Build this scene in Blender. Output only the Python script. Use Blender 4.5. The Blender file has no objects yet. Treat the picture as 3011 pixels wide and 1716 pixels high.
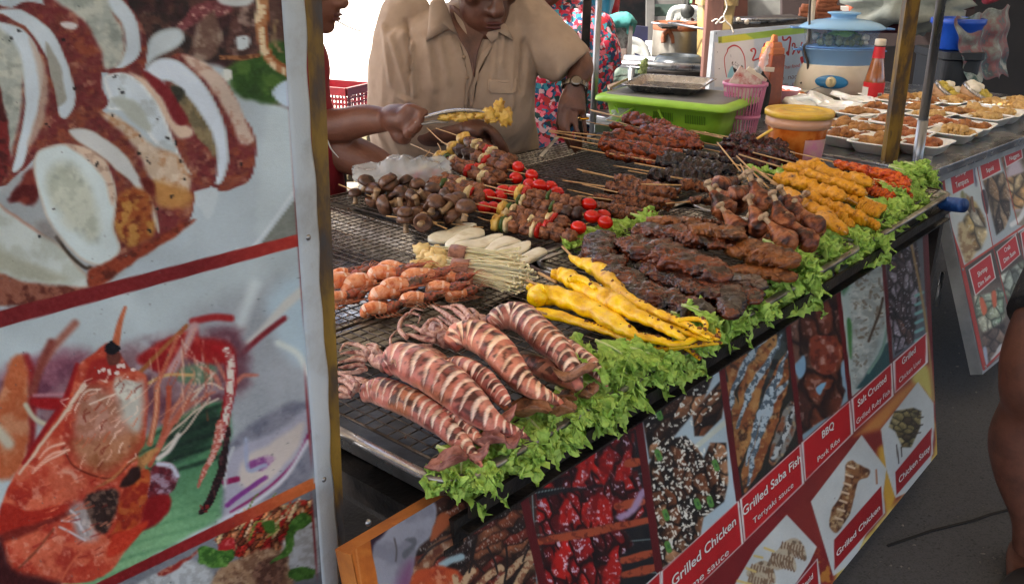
import bpy, math, random
import numpy as np
from mathutils import Vector, Matrix, noise as mn
R = math.radians
sc = bpy.context.scene
# ---------------------------------------------------------------- camera
FPX = 2650.; CH = 1.42; PITCH = R(20.56); ROLL = R(1.0)
_f = np.array([0, math.cos(PITCH), -math.sin(PITCH)]); _r0 = np.array([1., 0, 0]); _u0 = np.array([0, math.sin(PITCH), math.cos(PITCH)])
_r = _r0*math.cos(ROLL)+_u0*math.sin(ROLL); _u = _u0*math.cos(ROLL)-_r0*math.sin(ROLL)
CAMP = np.array([0, 0, CH])
cd = bpy.data.cameras.new('camera'); cam = bpy.data.objects.new('camera', cd); sc.collection.objects.link(cam)
cd.sensor_width = 36; cd.lens = 36*FPX/3011; cd.clip_start = .02; cd.clip_end = 400
mw = Matrix.Identity(4)
for i in range(3):
    mw[i][0] = _r[i]; mw[i][1] = _u[i]; mw[i][2] = -_f[i]
    mw[i][3] = CAMP[i]
cam.matrix_world = mw; sc.camera = cam
# ---------------------------------------------------------------- light
SUN_EL, SUN_AZ = 50, -108    # azimuth: degrees from +Y towards +X; the sun stands to the left
w = bpy.data.worlds.new('World'); sc.world = w; w.use_nodes = True
nt = w.node_tree; bg = nt.nodes['Background']; sky = nt.nodes.new('ShaderNodeTexSky')
sky.sky_type = 'NISHITA'; sky.sun_disc = False; sky.sun_elevation = R(SUN_EL); sky.sun_rotation = R(SUN_AZ); sky.dust_density = 4; sky.air_density = .8; sky.ozone_density = .3
nt.links.new(sky.outputs[0], bg.inputs[0]); bg.inputs[1].default_value = .15
sl = bpy.data.lights.new('sun', 'SUN'); sl.energy = 4.5; sl.angle = R(.5); sl.color = (1, .95, .87)
so = bpy.data.objects.new('sun', sl); sc.collection.objects.link(so)
sd = Vector((math.sin(R(SUN_AZ))*math.cos(R(SUN_EL)), math.cos(R(SUN_AZ))*math.cos(R(SUN_EL)), math.sin(R(SUN_EL))))
so.rotation_euler = sd.to_track_quat('Z', 'Y').to_euler()
sc.view_settings.view_transform = 'Standard'; sc.view_settings.look = 'None'; sc.view_settings.exposure = 2.15; sc.view_settings.gamma = 1
try:
    sc.cycles.use_denoising = True; sc.cycles.max_bounces = 8; sc.cycles.transparent_max_bounces = 8
    sc.cycles.sample_clamp_indirect = 6; sc.cycles.caustics_reflective = False; sc.cycles.caustics_refractive = False
except Exception: pass
# ---------------------------------------------------------------- pixel <-> world helpers (photo pixels, 3011 wide)
Z = dict(A=(0,0,1/1.693), B=(0,800,1/1.59), C=(900,0,.35714), D=(1700,0,.35714), E=(2300,0,.48073), K1=(940,360,.34345), K2=(1700,320,.43965),
         K3=(940,780,.42591), K4=(1500,680,.35714), K5=(940,1200,.41487), K6=(1850,750,.66357), K7=(2600,350,.93836), V=(0,0,1.17847), N=(0,0,1.),
         BG=(1700,0,.15798), TH=(2080,50,.17167), BK=(2640,0,.22664), SB=(2740,380,.50092), PR=(940,780,.18787))
def T(z, *pts):
    o = Z[z]; r = [(o[0]+p[0]*o[2], o[1]+p[1]*o[2]) for p in pts]
    return r if len(r) > 1 else r[0]
def TT(z, *pts): return [T(z, p) for p in pts]
def ray(x, y): return _f+(x-1505.5)/FPX*_r-(y-858)/FPX*_u
def P(p, z=.8):
    d = ray(*p); return CAMP+(z-CH)/d[2]*d
def PY(p, y):
    d = ray(*p); return CAMP+y/d[1]*d
def proj(V):
    q = np.asarray(V, float)-CAMP; zc = q@_f
    return 1505.5+FPX*(q@_r)/zc, 858-FPX*(q@_u)/zc
_d = ray(3915, -93)[:2]; DD = np.array([*(_d/np.linalg.norm(_d)), 0]); EE = np.array([-DD[1], DD[0], 0]); UP = np.array([0, 0, 1.])
def DE(d, e, z): return DD*d+EE*e+UP*z
# ---------------------------------------------------------------- object helpers
C = sc.collection
def nrm(v): v = np.asarray(v, float); return v/(np.linalg.norm(v)+1e-12)
def lin(c): 
    c = np.asarray(c, float)/255.; return np.where(c <= .04045, c/12.92, ((c+.055)/1.055)**2.4)
def absloc(o):
    L = np.zeros(3)
    while o is not None: L += np.array(o.location); o = o.parent
    return L
def mk(name, V, F, mat=None, parent=None, smooth=True, col=None, mats=None, mi=None, loc=None):
    V = np.asarray(V, float).reshape(-1, 3); me = bpy.data.meshes.new(name)
    o = bpy.data.objects.new(name, me); C.objects.link(o)
    base = np.zeros(3)
    if parent is not None: base = absloc(parent); o.parent = parent
    if loc is not None: o.location = np.asarray(loc)-base; base = np.asarray(loc, float)
    V = V-base
    if isinstance(F, np.ndarray):
        n, k = F.shape; me.vertices.add(len(V)); me.vertices.foreach_set('co', V.ravel().astype('f'))
        me.loops.add(n*k); me.loops.foreach_set('vertex_index', F.ravel().astype('i'))
        me.polygons.add(n); me.polygons.foreach_set('loop_start', np.arange(0, n*k, k, dtype='i'))
        me.update(calc_edges=True); me.validate()
    else:
        me.from_pydata(V.tolist(), [], [list(map(int, f)) for f in F]); me.update()
    if smooth: me.polygons.foreach_set('use_smooth', np.ones(len(me.polygons), bool))
    for m in (mats or ([mat] if mat else [])): me.materials.append(m)
    if mi is not None: me.polygons.foreach_set('material_index', np.asarray(mi, 'i'))
    if col is not None:
        a = me.color_attributes.new('Col', 'FLOAT_COLOR', 'POINT'); c4 = np.ones((len(V), 4), 'f'); c4[:, :3] = col; a.data.foreach_set('color', c4.ravel())
    return o
def tag(o, label=None, cat=None, group=None, kind=None):
    if label: o['label'] = label
    if cat: o['category'] = cat
    if group: o['group'] = group
    if kind: o['kind'] = kind
    return o
def thing(name, label, cat, loc=(0, 0, 0), group=None):
    o = bpy.data.objects.new(name, None); C.objects.link(o); o.location = loc; o.empty_display_size = .05
    return tag(o, label, cat, group)
def kids(o): return [c for c in bpy.data.objects if c.parent == o]
_kc = {}
def dup(root, label=None, group=None):
    if root.name not in _kc: _kc[root.name] = [(c, kids(c)) for c in kids(root)]
    r = root.copy(); C.objects.link(r)
    if label: r['label'] = label
    if group: r['group'] = group
    for ch, gs in _kc[root.name]:
        c = ch.copy(); C.objects.link(c); c.parent = r
        for g in gs:
            d = g.copy(); C.objects.link(d); d.parent = c
    return r
_used = set()
def use(root, label=None, group=None):            # first use takes the prototype itself
    if root.name in _used: return dup(root, label, group)
    _kc[root.name] = [(c, kids(c)) for c in kids(root)]
    _used.add(root.name)
    if label: root['label'] = label
    if group: root['group'] = group
    return root
def lay(o, A, B, length, up=(0, 0, 1), roll=0, sy=1, flip=False):   # local +X from A to B
    A = Vector(A); B = Vector(B); x = (B-A); L = x.length; x.normalize(); u = Vector(up)
    y = u.cross(x).normalized(); z = x.cross(y)
    m = Matrix((x, y, z)).transposed().to_4x4(); s = L/length
    o.matrix_world = Matrix.Translation(A) @ m @ Matrix.Rotation(roll, 4, 'X') @ Matrix.Diagonal((s, sy*s if sy > 0 else s, s, 1))
    return o
# ---------------------------------------------------------------- geometry helpers
def cr(pts, n):                                   # Catmull-Rom resample (any dimension)
    p = np.asarray(pts, float)
    if p.ndim == 1: p = p[:, None]
    k = len(p)
    if k == 2: t = np.linspace(0, 1, n)[:, None]; return p[0]*(1-t)+p[1]*t
    p = np.vstack([2*p[0]-p[1], p, 2*p[-1]-p[-2]]); u = np.linspace(0, k-1-1e-9, n); i = u.astype(int); t = (u-i)[:, None]
    a, b, c, d = p[i], p[i+1], p[i+2], p[i+3]
    return .5*((2*b)+(-a+c)*t+(2*a-5*b+4*c-d)*t*t+(-a+3*b-3*c+d)*t**3)
def grid_faces(n, m, wrap=True):                  # n rings of m points
    i = np.arange(n-1)[:, None]; j = np.arange(m if wrap else m-1)[None, :]; j2 = (j+1) % m
    return np.stack([i*m+j, i*m+j2, (i+1)*m+j2, (i+1)*m+j], -1).reshape(-1, 4)
def tube(path, rad, n=40, m=12, up=None, disp=None, cap=True, want=False, power=None):
    """path (k,3); rad scalar / (k,) / (k,2) [side, up]; disp(u, th, pos)->scale factor"""
    p = np.asarray(path, float); k = len(p); r = np.asarray(rad, float)
    if r.ndim == 0: r = np.full((k, 2), float(r))
    if r.ndim == 1: r = np.stack([r, r], 1)
    if len(r) != k: r = cr(r, k)
    if n: q = cr(np.hstack([p, r]), n); p, r = q[:, :3], np.maximum(q[:, 3:], 1e-5)
    n = len(p); t = np.gradient(p, axis=0); t /= np.linalg.norm(t, axis=1)[:, None]+1e-12
    u0 = np.array(up if up is not None else (0, 0, 1.)); N = np.zeros_like(p)
    a = u0-t[0]*(u0@t[0]); 
    if np.linalg.norm(a) < 1e-3: a = np.array([1., .1, 0])-t[0]*(t[0]@np.array([1., .1, 0]))
    N[0] = nrm(a)
    for i in range(1, n):
        a = (u0 if up is not None else N[i-1]); a = a-t[i]*(a@t[i]); N[i] = nrm(a) if np.linalg.norm(a) > 1e-3 else N[i-1]
    S = np.cross(t, N); th = np.arange(m)/m*2*np.pi; U = np.linspace(0, 1, n)
    cs, sn = np.cos(th), np.sin(th)
    if power: cs = np.sign(cs)*abs(cs)**power; sn = np.sign(sn)*abs(sn)**power
    off = S[:, None]*cs[None, :, None]*r[:, 0][:, None, None]+N[:, None]*sn[None, :, None]*r[:, 1][:, None, None]
    V = p[:, None]+off
    if disp is not None:
        UU, TH = np.meshgrid(U, th, indexing='ij'); f = disp(UU.ravel(), TH.ravel(), V.reshape(-1, 3)).reshape(n, m)
        V = p[:, None]+off*f[:, :, None]
    F = grid_faces(n, m)
    V = V.reshape(-1, 3)
    if cap:
        V = np.vstack([V, p[0], p[-1]]); a, b = n*m, n*m+1
        j = np.arange(m); F = F.tolist()+[[a, (x+1) % m, x] for x in j]+[[b, (n-1)*m+x, (n-1)*m+(x+1) % m] for x in j]
    if want:
        UU, TH = np.meshgrid(U, th, indexing='ij'); u = UU.ravel(); h = TH.ravel()
        if cap: u = np.append(u, [0, 1]); h = np.append(h, [0, 0])
        return V, F, u, h
    return V, F
def join(parts):
    Vs, Fs, o = [], [], 0
    for V, F in parts:
        V = np.asarray(V); Vs.append(V); Fs += (np.asarray(F)+o).tolist() if isinstance(F, np.ndarray) else [[int(i)+o for i in f] for f in F]; o += len(V)
    return np.vstack(Vs), Fs
def nz(V, s, seed=0.):                            # perlin at points
    return np.array([mn.noise((v[0]*s+seed*7.3, v[1]*s-seed*3.1, v[2]*s+seed)) for v in V])
def nz3(V, s, seed=0., o=3): return sum(nz(V, s*2**k, seed+k*5)*.5**k for k in range(o))
def blob(c, r, seed=0, amp=.15, freq=1.6, boxy=1., n=14, m=18, R3=None, amp2=0, f2=5):
    r = np.ones(3)*r; ph = np.linspace(-np.pi/2, np.pi/2, n); th = np.arange(m)/m*2*np.pi
    PH, TH = np.meshgrid(ph, th, indexing='ij')
    sp = lambda x, e: np.sign(x)*np.abs(x)**e
    q = np.stack([sp(np.cos(PH), boxy)*sp(np.cos(TH), boxy), sp(np.cos(PH), boxy)*sp(np.sin(TH), boxy), sp(np.sin(PH), boxy)], -1).reshape(-1, 3)
    f = 1+amp*nz(q, freq, seed)*2
    if amp2: f += amp2*nz(q, f2, seed+9)*2
    q = q*f[:, None]*r
    if R3 is not None: q = q@np.asarray(R3).T
    return q+np.asarray(c), grid_faces(n, m)
def box(c, s, ax=None, bev=0):
    ax = np.eye(3) if ax is None else np.asarray([nrm(a) for a in ax]); s = np.asarray(s, float)/2; c = np.asarray(c, float)
    if not bev:
        q = np.array([[x, y, z] for x in (-1, 1) for y in (-1, 1) for z in (-1, 1)])*s
        return q@ax+c, [[0, 1, 3, 2], [4, 6, 7, 5], [0, 4, 5, 1], [2, 3, 7, 6], [0, 2, 6, 4], [1, 5, 7, 3]]
    import bmesh
    bm = bmesh.new(); bmesh.ops.create_cube(bm, size=1)
    for v in bm.verts: v.co = Vector(np.array(v.co)*s*2)
    bmesh.ops.bevel(bm, geom=bm.edges[:], offset=bev, segments=2, affect='EDGES', profile=.7)
    V = np.array([v.co[:] for v in bm.verts]); F = [[v.index for v in f.verts] for f in bm.faces]; bm.free()
    return V@ax+c, F
def bar(a, b, w, h=None, up=(0, 0, 1), bev=0):
    a, b = np.asarray(a, float), np.asarray(b, float); x = nrm(b-a); u = np.asarray(up, float); y = nrm(np.cross(u, x)); z = np.cross(x, y)
    return box((a+b)/2, (np.linalg.norm(b-a), w, h or w), (x, y, z), bev)
def rod(a, b, r, m=8, r2=None): return tube([a, b], [r, r2 if r2 is not None else r], n=2, m=m)
def lathe(c, prof, m=32, ax=None, wob=0, seed=0):
    ax = np.eye(3) if ax is None else np.asarray([nrm(a) for a in ax]); th = np.arange(m)/m*2*np.pi; prof = np.asarray(prof, float)
    V = np.stack([prof[:, None, 0]*np.cos(th), prof[:, None, 0]*np.sin(th), np.repeat(prof[:, 1][:, None], m, 1)], -1).reshape(-1, 3)
    if wob: V = V*(1+wob*nz(V, 12, seed))[:, None]
    return V@ax+np.asarray(c), grid_faces(len(prof), m)
def rrect(w, h, r, k=5):                          # rounded rectangle outline, centred
    pts = []
    for cx, cy, a in ((w/2-r, h/2-r, 0), (-w/2+r, h/2-r, 90), (-w/2+r, -h/2+r, 180), (w/2-r, -h/2+r, 270)):
        for i in range(k+1):
            t = R(a+90*i/k); pts.append((cx+r*math.cos(t), cy+r*math.sin(t)))
    return np.array(pts)
def rings(rs, ax, c, cap0=False, cap1=False):     # rs: list of (outline(n,2), z)
    ax = np.asarray([nrm(a) for a in ax]); n = len(rs[0][0])
    V = np.vstack([np.hstack([o, np.full((n, 1), z)]) for o, z in rs])@ax+np.asarray(c); F = grid_faces(len(rs), n).tolist()
    if cap0: F.append(list(range(n))[::-1])
    if cap1: F.append([(len(rs)-1)*n+i for i in range(n)])
    return V, F
def slab(pts, th, normal):                        # polygon (k,3) extruded by th along -normal
    p = np.asarray(pts, float); n = nrm(normal)*th; k = len(p); V = np.vstack([p, p-n])
    return V, [list(range(k)), [k+i for i in range(k)][::-1]]+[[i, i+k, (i+1) % k+k, (i+1) % k] for i in range(k)]
def remesh(parts, name, mat, parent=None, voxel=.006, smooth=4, col=None, disp=None):
    V, F = join(parts); me = bpy.data.meshes.new('tmp'); me.from_pydata(V.tolist(), [], F); o = bpy.data.objects.new('tmp', me); C.objects.link(o)
    m = o.modifiers.new('r', 'REMESH'); m.mode = 'VOXEL'; m.voxel_size = voxel
    if smooth: s = o.modifiers.new('s', 'SMOOTH'); s.iterations = smooth; s.factor = .5
    dg = bpy.context.evaluated_depsgraph_get(); ev = o.evaluated_get(dg); m2 = bpy.data.meshes.new_from_object(ev)
    V = np.empty(len(m2.vertices)*3, 'f'); m2.vertices.foreach_get('co', V); V = V.reshape(-1, 3).astype(float); F = [list(p.vertices) for p in m2.polygons]
    N = np.empty(len(m2.vertices)*3, 'f'); m2.vertex_normals.foreach_get('vector', N); N = N.reshape(-1, 3)
    bpy.data.objects.remove(o)
    if disp is not None: V = V+N*disp(V, N)[:, None]
    return mk(name, V, F, mat, parent, True, col(V, N) if col else None)
# ---------------------------------------------------------------- materials
def nodes(name):
    m = bpy.data.materials.new(name); m.use_nodes = True; return m, m.node_tree.nodes, m.node_tree.links, m.node_tree.nodes['Principled BSDF']
def M(name, cols, scale=10, rough=.5, bump=0, bscale=None, metal=0, spec=.5, detail=4, trans=0, rr=None, stretch=None, coat=0, sss=0, rnd=True, voro=False, ior=None, contrast=.22, alpha=1):
    """cols: sRGB 0-255 colours spread by noise in object space"""
    m, N, L, b = nodes(name); cols = [cols] if np.ndim(cols[0]) == 0 else cols
    tc = N.new('ShaderNodeTexCoord'); vec = tc.outputs['Object']
    if rnd:
        oi = N.new('ShaderNodeObjectInfo'); mu = N.new('ShaderNodeMath'); mu.operation = 'MULTIPLY'; mu.inputs[1].default_value = 37.
        L.new(oi.outputs['Random'], mu.inputs[0]); ad = N.new('ShaderNodeVectorMath'); L.new(vec, ad.inputs[0]); L.new(mu.outputs[0], ad.inputs[1]); vec = ad.outputs[0]
    if stretch:
        mp = N.new('ShaderNodeMapping'); mp.inputs['Scale'].default_value = stretch; L.new(vec, mp.inputs[0]); vec = mp.outputs[0]
    if len(cols) > 1 or rr:
        if voro: t = N.new('ShaderNodeTexVoronoi'); t.inputs['Scale'].default_value = scale; fac = t.outputs['Distance']
        else: t = N.new('ShaderNodeTexNoise'); t.inputs['Scale'].default_value = scale; t.inputs['Detail'].default_value = detail; t.inputs['Roughness'].default_value = .6; fac = t.outputs[0]
        L.new(vec, t.inputs['Vector'])
    if len(cols) > 1:
        r = N.new('ShaderNodeValToRGB'); L.new(fac, r.inputs[0]); e = r.color_ramp.elements; lo, hi = (.5-contrast, .5+contrast) if not voro else (.05, .7)
        for i, c in enumerate(cols):
            x = lo+(hi-lo)*i/(len(cols)-1)
            el = e[i] if i < 2 else e.new(x)
            el.position = x; el.color = (*lin(c), 1)
        L.new(r.outputs[0], b.inputs['Base Color'])
    else: b.inputs['Base Color'].default_value = (*lin(cols[0]), 1)
    if rr:
        mr = N.new('ShaderNodeMapRange'); mr.inputs['From Min'].default_value = .3; mr.inputs['From Max'].default_value = .7; mr.inputs['To Min'].default_value = rr[0]; mr.inputs['To Max'].default_value = rr[1]
        L.new(fac, mr.inputs[0]); L.new(mr.outputs[0], b.inputs['Roughness'])
    else: b.inputs['Roughness'].default_value = rough
    fin(b, m, N, L, vec, bump, bscale or scale*3, metal, spec, trans, coat, sss, alpha); return m
def fin(b, m, N, L, vec, bump, bscale, metal, spec, trans, coat, sss, alpha=1):
    b.inputs['Metallic'].default_value = metal; b.inputs['Specular IOR Level'].default_value = spec; b.inputs['Transmission Weight'].default_value = trans
    b.inputs['Coat Weight'].default_value = coat; b.inputs['Coat Roughness'].default_value = .16; b.inputs['Alpha'].default_value = alpha
    if sss: b.inputs['Subsurface Weight'].default_value = sss; b.inputs['Subsurface Radius'].default_value = (.008, .004, .002); b.inputs['Subsurface Scale'].default_value = 1
    if bump:
        t = N.new('ShaderNodeTexNoise'); t.inputs['Scale'].default_value = bscale; t.inputs['Detail'].default_value = 5; L.new(vec, t.inputs['Vector'])
        bp = N.new('ShaderNodeBump'); bp.inputs['Strength'].default_value = bump; bp.inputs['Distance'].default_value = .004; L.new(t.outputs[0], bp.inputs['Height']); L.new(bp.outputs[0], b.inputs['Normal']); L.new(bp.outputs[0], b.inputs['Coat Normal'])
def MA(name, rough=.5, bump=0, bscale=60, gain=1, spec=.5, coat=0, sss=0, metal=0, vary=0, transl=0, vscale=40):
    """colour from the mesh's own attribute, varied by fine noise"""
    m, N, L, b = nodes(name); a = N.new('ShaderNodeAttribute'); a.attribute_name = 'Col'; tc = N.new('ShaderNodeTexCoord'); vec = tc.outputs['Object']; out = a.outputs['Color']
    if vary:
        t = N.new('ShaderNodeTexNoise'); t.inputs['Scale'].default_value = vscale; t.inputs['Detail'].default_value = 4; L.new(vec, t.inputs['Vector'])
        mr = N.new('ShaderNodeMapRange'); mr.inputs['From Min'].default_value = .3; mr.inputs['From Max'].default_value = .7; mr.inputs['To Min'].default_value = 1-vary; mr.inputs['To Max'].default_value = 1+vary; L.new(t.outputs[0], mr.inputs[0])
        vm = N.new('ShaderNodeVectorMath'); vm.operation = 'MULTIPLY'; L.new(out, vm.inputs[0]); L.new(mr.outputs[0], vm.inputs[1]); out = vm.outputs[0]
    if gain != 1:
        vm = N.new('ShaderNodeVectorMath'); vm.operation = 'SCALE'; vm.inputs[3].default_value = gain; L.new(out, vm.inputs[0]); out = vm.outputs[0]
    L.new(out, b.inputs['Base Color']); b.inputs['Roughness'].default_value = rough
    fin(b, m, N, L, vec, bump, bscale, metal, spec, 0, coat, sss)
    if transl:
        tr = N.new('ShaderNodeBsdfTranslucent'); L.new(out, tr.inputs[0]); mx = N.new('ShaderNodeMixShader'); mx.inputs[0].default_value = transl
        o = N['Material Output']; L.new(b.outputs[0], mx.inputs[1]); L.new(tr.outputs[0], mx.inputs[2]); L.new(mx.outputs[0], o.inputs['Surface'])
    return m
# ---------------------------------------------------------------- printed pictures: a small painter for vertex colours
rs = np.random.RandomState(7)
_perm = rs.rand(512, 512)
def vn(x, y):
    xi = np.floor(x).astype(int); yi = np.floor(y).astype(int); fx = x-xi; fy = y-yi; fx = fx*fx*(3-2*fx); fy = fy*fy*(3-2*fy)
    g = lambda a, b: _perm[a % 512, b % 512]
    return (g(xi, yi)*(1-fx)+g(xi+1, yi)*fx)*(1-fy)+(g(xi, yi+1)*(1-fx)+g(xi+1, yi+1)*fx)*fy
def fbm(x, y, s, o=4, seed=0): 
    r = 0; a = .5
    for k in range(o): r = r+a*vn(x/s*2**k+seed*17.3+k*31, y/s*2**k+seed*9.1+k*57); a *= .5
    return r/(1-.5**o)
def worley(x, y, seed=0):
    xi = np.floor(x).astype(int); yi = np.floor(y).astype(int); d1 = np.full(x.shape, 9.); d2 = d1.copy(); idd = np.zeros(x.shape); ox = d1*0; oy = d1*0
    for a in (-1, 0, 1):
        for b_ in (-1, 0, 1):
            cx, cy = xi+a, yi+b_; px = cx+_perm[(cx+seed*13) % 512, (cy+3) % 512]; py = cy+_perm[(cx+91) % 512, (cy+seed*7) % 512]
            d = np.hypot(x-px, y-py); c = d < d1; d2 = np.where(c, d1, np.minimum(d2, d)); idd = np.where(c, _perm[(cx+17) % 512, (cy+29+seed) % 512], idd)
            ox = np.where(c, x-px, ox); oy = np.where(c, y-py, oy); d1 = np.where(c, d, d1)
    return d1, d2, idd, ox, oy
def sst(a, b, x): t = np.clip((x-a)/(b-a), 0, 1); return t*t*(3-2*t)
class Paint:
    def __init__(s, X, Y, base): s.X, s.Y = X.ravel(), Y.ravel(); s.C = np.tile(np.array(base, float), (len(s.X), 1)); s.wx = (fbm(s.X, s.Y, 40, 3, 3)-.5)*2; s.wy = (fbm(s.X, s.Y, 40, 3, 5)-.5)*2
    def sd(s, pts, idx, warp):
        x, y = s.X[idx]+warp*s.wx[idx], s.Y[idx]+warp*s.wy[idx]; p = np.asarray(pts, float); d = np.full(len(x), 1e9); ins = np.zeros(len(x), bool)
        for i in range(len(p)):
            a, b = p[i], p[(i+1) % len(p)]; e = b-a; l = e@e+1e-9; t = np.clip(((x-a[0])*e[0]+(y-a[1])*e[1])/l, 0, 1)
            d = np.minimum(d, np.hypot(x-a[0]-t*e[0], y-a[1]-t*e[1]))
            if abs(b[1]-a[1]) > 1e-9:
                c = ((a[1] > y) != (b[1] > y)) & (x < (b[0]-a[0])*(y-a[1])/(b[1]-a[1])+a[0]); ins ^= c
        return np.where(ins, -d, d)
    def box(s, pts, pad): p = np.asarray(pts, float); return np.nonzero((s.X > p[:, 0].min()-pad) & (s.X < p[:, 0].max()+pad) & (s.Y > p[:, 1].min()-pad) & (s.Y < p[:, 1].max()+pad))[0]
    def mixin(s, idx, m, col): s.C[idx] = s.C[idx]*(1-m[:, None])+np.asarray(col, float)*m[:, None]
    def poly(s, pts, col, soft=2.5, warp=0, smooth=True, rim=None, grad=None, mott=None, alpha=1, dark=None):
        if smooth:
            p = np.asarray(pts, float); p = np.vstack([p[-1], p, p[0], p[1]]); q = []
            for i in range(1, len(p)-2):
                for t in (0, .25, .5, .75):
                    a, b, c, d = p[i-1], p[i], p[i+1], p[i+2]; q.append(.5*(2*b+(c-a)*t+(2*a-5*b+4*c-d)*t*t+(-a+3*b-3*c+d)*t**3))
            pts = q
        idx = s.box(pts, soft+warp+2)
        if not len(idx): return
        d = s.sd(pts, idx, warp); m = (1-sst(-soft, soft, d))*alpha; k = m > 0; idx, d, m = idx[k], d[k], m[k]
        if not len(idx): return
        c = np.tile(np.asarray(col, float), (len(idx), 1)); x, y = s.X[idx], s.Y[idx]
        if grad: 
            (p0, p1, c1) = grad; e = np.subtract(p1, p0); t = sst(0, 1, ((x-p0[0])*e[0]+(y-p0[1])*e[1])/(e@e))[:, None]; c = c*(1-t)+np.asarray(c1, float)*t
        if rim: t = (1-sst(0, rim[1], -d))[:, None]*(rim[2] if len(rim) > 2 else 1); c = c*(1-t)+np.asarray(rim[0], float)*t
        if mott:                                    # (colour, scale px, threshold, strength)
            for (mc, ms, th, st) in (mott if isinstance(mott, list) else [mott]):
                t = (sst(th-.11, th+.13, fbm(x, y, ms, 4, ms))*st)[:, None]; c = c*(1-t)+np.asarray(mc, float)*t
        s.mixin(idx, m, c)
    def stroke(s, pts, w, col, soft=2.5, warp=0, alpha=1, col2=None, n=None, mott=None):
        q = cr(np.asarray(pts, float), n or max(8, len(pts)*6)); w = cr(np.atleast_1d(np.asarray(w, float)) if np.size(w) > 1 else [w, w], len(q))[:, 0]
        idx = s.box(q, w.max()+soft+warp+2)
        if not len(idx): return
        x, y = s.X[idx]+warp*s.wx[idx], s.Y[idx]+warp*s.wy[idx]; best = np.full(len(x), 1e9); tt = np.zeros(len(x)); sgn = np.zeros(len(x))
        for i in range(len(q)-1):
            a, e = q[i], q[i+1]-q[i]; t = np.clip(((x-a[0])*e[0]+(y-a[1])*e[1])/(e@e+1e-9), 0, 1); dx, dy = x-a[0]-t*e[0], y-a[1]-t*e[1]
            d = np.hypot(dx, dy)-(w[i]*(1-t)+w[i+1]*t)/2; k = d < best; best = np.where(k, d, best); tt = np.where(k, (i+t)/(len(q)-1), tt)
        m = (1-sst(-soft, soft, best))*alpha; c = np.tile(np.asarray(col, float), (len(x), 1))
        if col2 is not None: c = c*(1-tt[:, None])+np.asarray(col2, float)*tt[:, None]
        if mott:
            t = (sst(mott[2]-.06, mott[2]+.06, fbm(x, y, mott[1], 4, mott[1]))*mott[3])[:, None]; c = c*(1-t)+np.asarray(mott[0], float)*t
        s.mixin(idx, m, c)
    def mask(s, pts, soft=2, warp=0):
        idx = s.box(pts, soft+warp+2); d = s.sd(pts, idx, warp); m = 1-sst(-soft, soft, d); k = m > 0; return idx[k], m[k]
    def food(s, pts, pal, size, ang=0, asp=1, edge=.6, spec=None, seed=1, warp=8, cover=1., soft=2, gap=None, poly_smooth=False, sh=.35):
        """pieces of food as lit cells: pal = list of colours"""
        idx, m = s.mask(pts, soft, 0); 
        if not len(idx): return
        x, y = s.X[idx]+s.wx[idx]*warp, s.Y[idx]+s.wy[idx]*warp; ca, sa = math.cos(R(ang)), math.sin(R(ang)); u, v = (x*ca+y*sa)/(size*asp), (-x*sa+y*ca)/size
        d1, d2, idd, ox, oy = worley(u, v, seed); pal = np.asarray(pal, float); c = pal[(idd*len(pal)).astype(int) % len(pal)]
        e = np.clip((d2-d1)/.35, 0, 1); lit = (1-edge)+edge*e**.7; lit = lit*(1-sh*(oy+.0))
        lit *= .75+.5*fbm(x, y, size*.35, 3, seed+2); c = c*lit[:, None]
        if gap is not None: t = (1-sst(.02, .12, d2-d1))[:, None]; c = c*(1-t)+np.asarray(gap, float)*t
        if spec is not None: t = (sst(.60, .72, fbm(x, y, size*.22, 3, seed+5))*sst(.1, .4, d2-d1)*spec[1])[:, None]; c = c*(1-t)+np.asarray(spec[0], float)*t
        if cover < 1: m = m*sst(1-cover-.05, 1-cover+.05, idd)
        s.mixin(idx, m, np.clip(c, 0, 255))
    def dots(s, pts, n, r, col, seed=0, alpha=1, asp=1, ang=None, soft=1.2):
        rr = np.random.RandomState(seed); p = np.asarray(pts, float); lo, hi = p.min(0), p.max(0); k = 0; tries = 0
        while k < n and tries < n*20:
            tries += 1; c = lo+rr.rand(2)*(hi-lo); ins = False
            for i in range(len(p)):
                a, b = p[i], p[(i+1) % len(p)]
                if (a[1] > c[1]) != (b[1] > c[1]) and c[0] < (b[0]-a[0])*(c[1]-a[1])/(b[1]-a[1])+a[0]: ins = not ins
            if not ins: continue
            k += 1; q = r*(.5+rr.rand()); th = (rr.rand()*6.28 if ang is None else R(ang)+rr.randn()*.4); e = np.array([math.cos(th), math.sin(th)])*q*(asp-1)
            s.stroke([c-e, c+e], q*1.2, col, soft, 0, alpha, n=3)
    def grain(s, a=4, sc=2.5): s.C += ((fbm(s.X, s.Y, sc, 2, 9)-.5)*2*a)[:, None]
    def out(s, gain=1.): return lin(np.clip(s.C, 2, 253))*gain
class Plane:                                      # a leaning printed board: along dirv, from a top point down to a bottom pixel
    def __init__(s, top, dirv, bottom_px=None):
        s.T = np.asarray(top, float); s.d = nrm(dirv); 
        if bottom_px is None: s.g = np.array([0, 0, -1.])
        else:
            d = ray(*bottom_px); t = ((s.T-CAMP)@s.d)/(d@s.d); s.g = nrm(CAMP+t*d-s.T)
        s.n = nrm(np.cross(s.d, s.g));
        if s.n@(CAMP-s.T) < 0: s.n = -s.n
    def at(s, px, off=0):
        d = ray(*px); t = ((s.T+s.n*off-CAMP)@s.n)/(d@s.n); return CAMP+t*d
    def uv(s, px): q = s.at(px)-s.T; return q@s.d, -(q@s.g)
    def pt(s, u, v, off=0): return s.T+s.d*u-s.g*v+s.n*off
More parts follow.
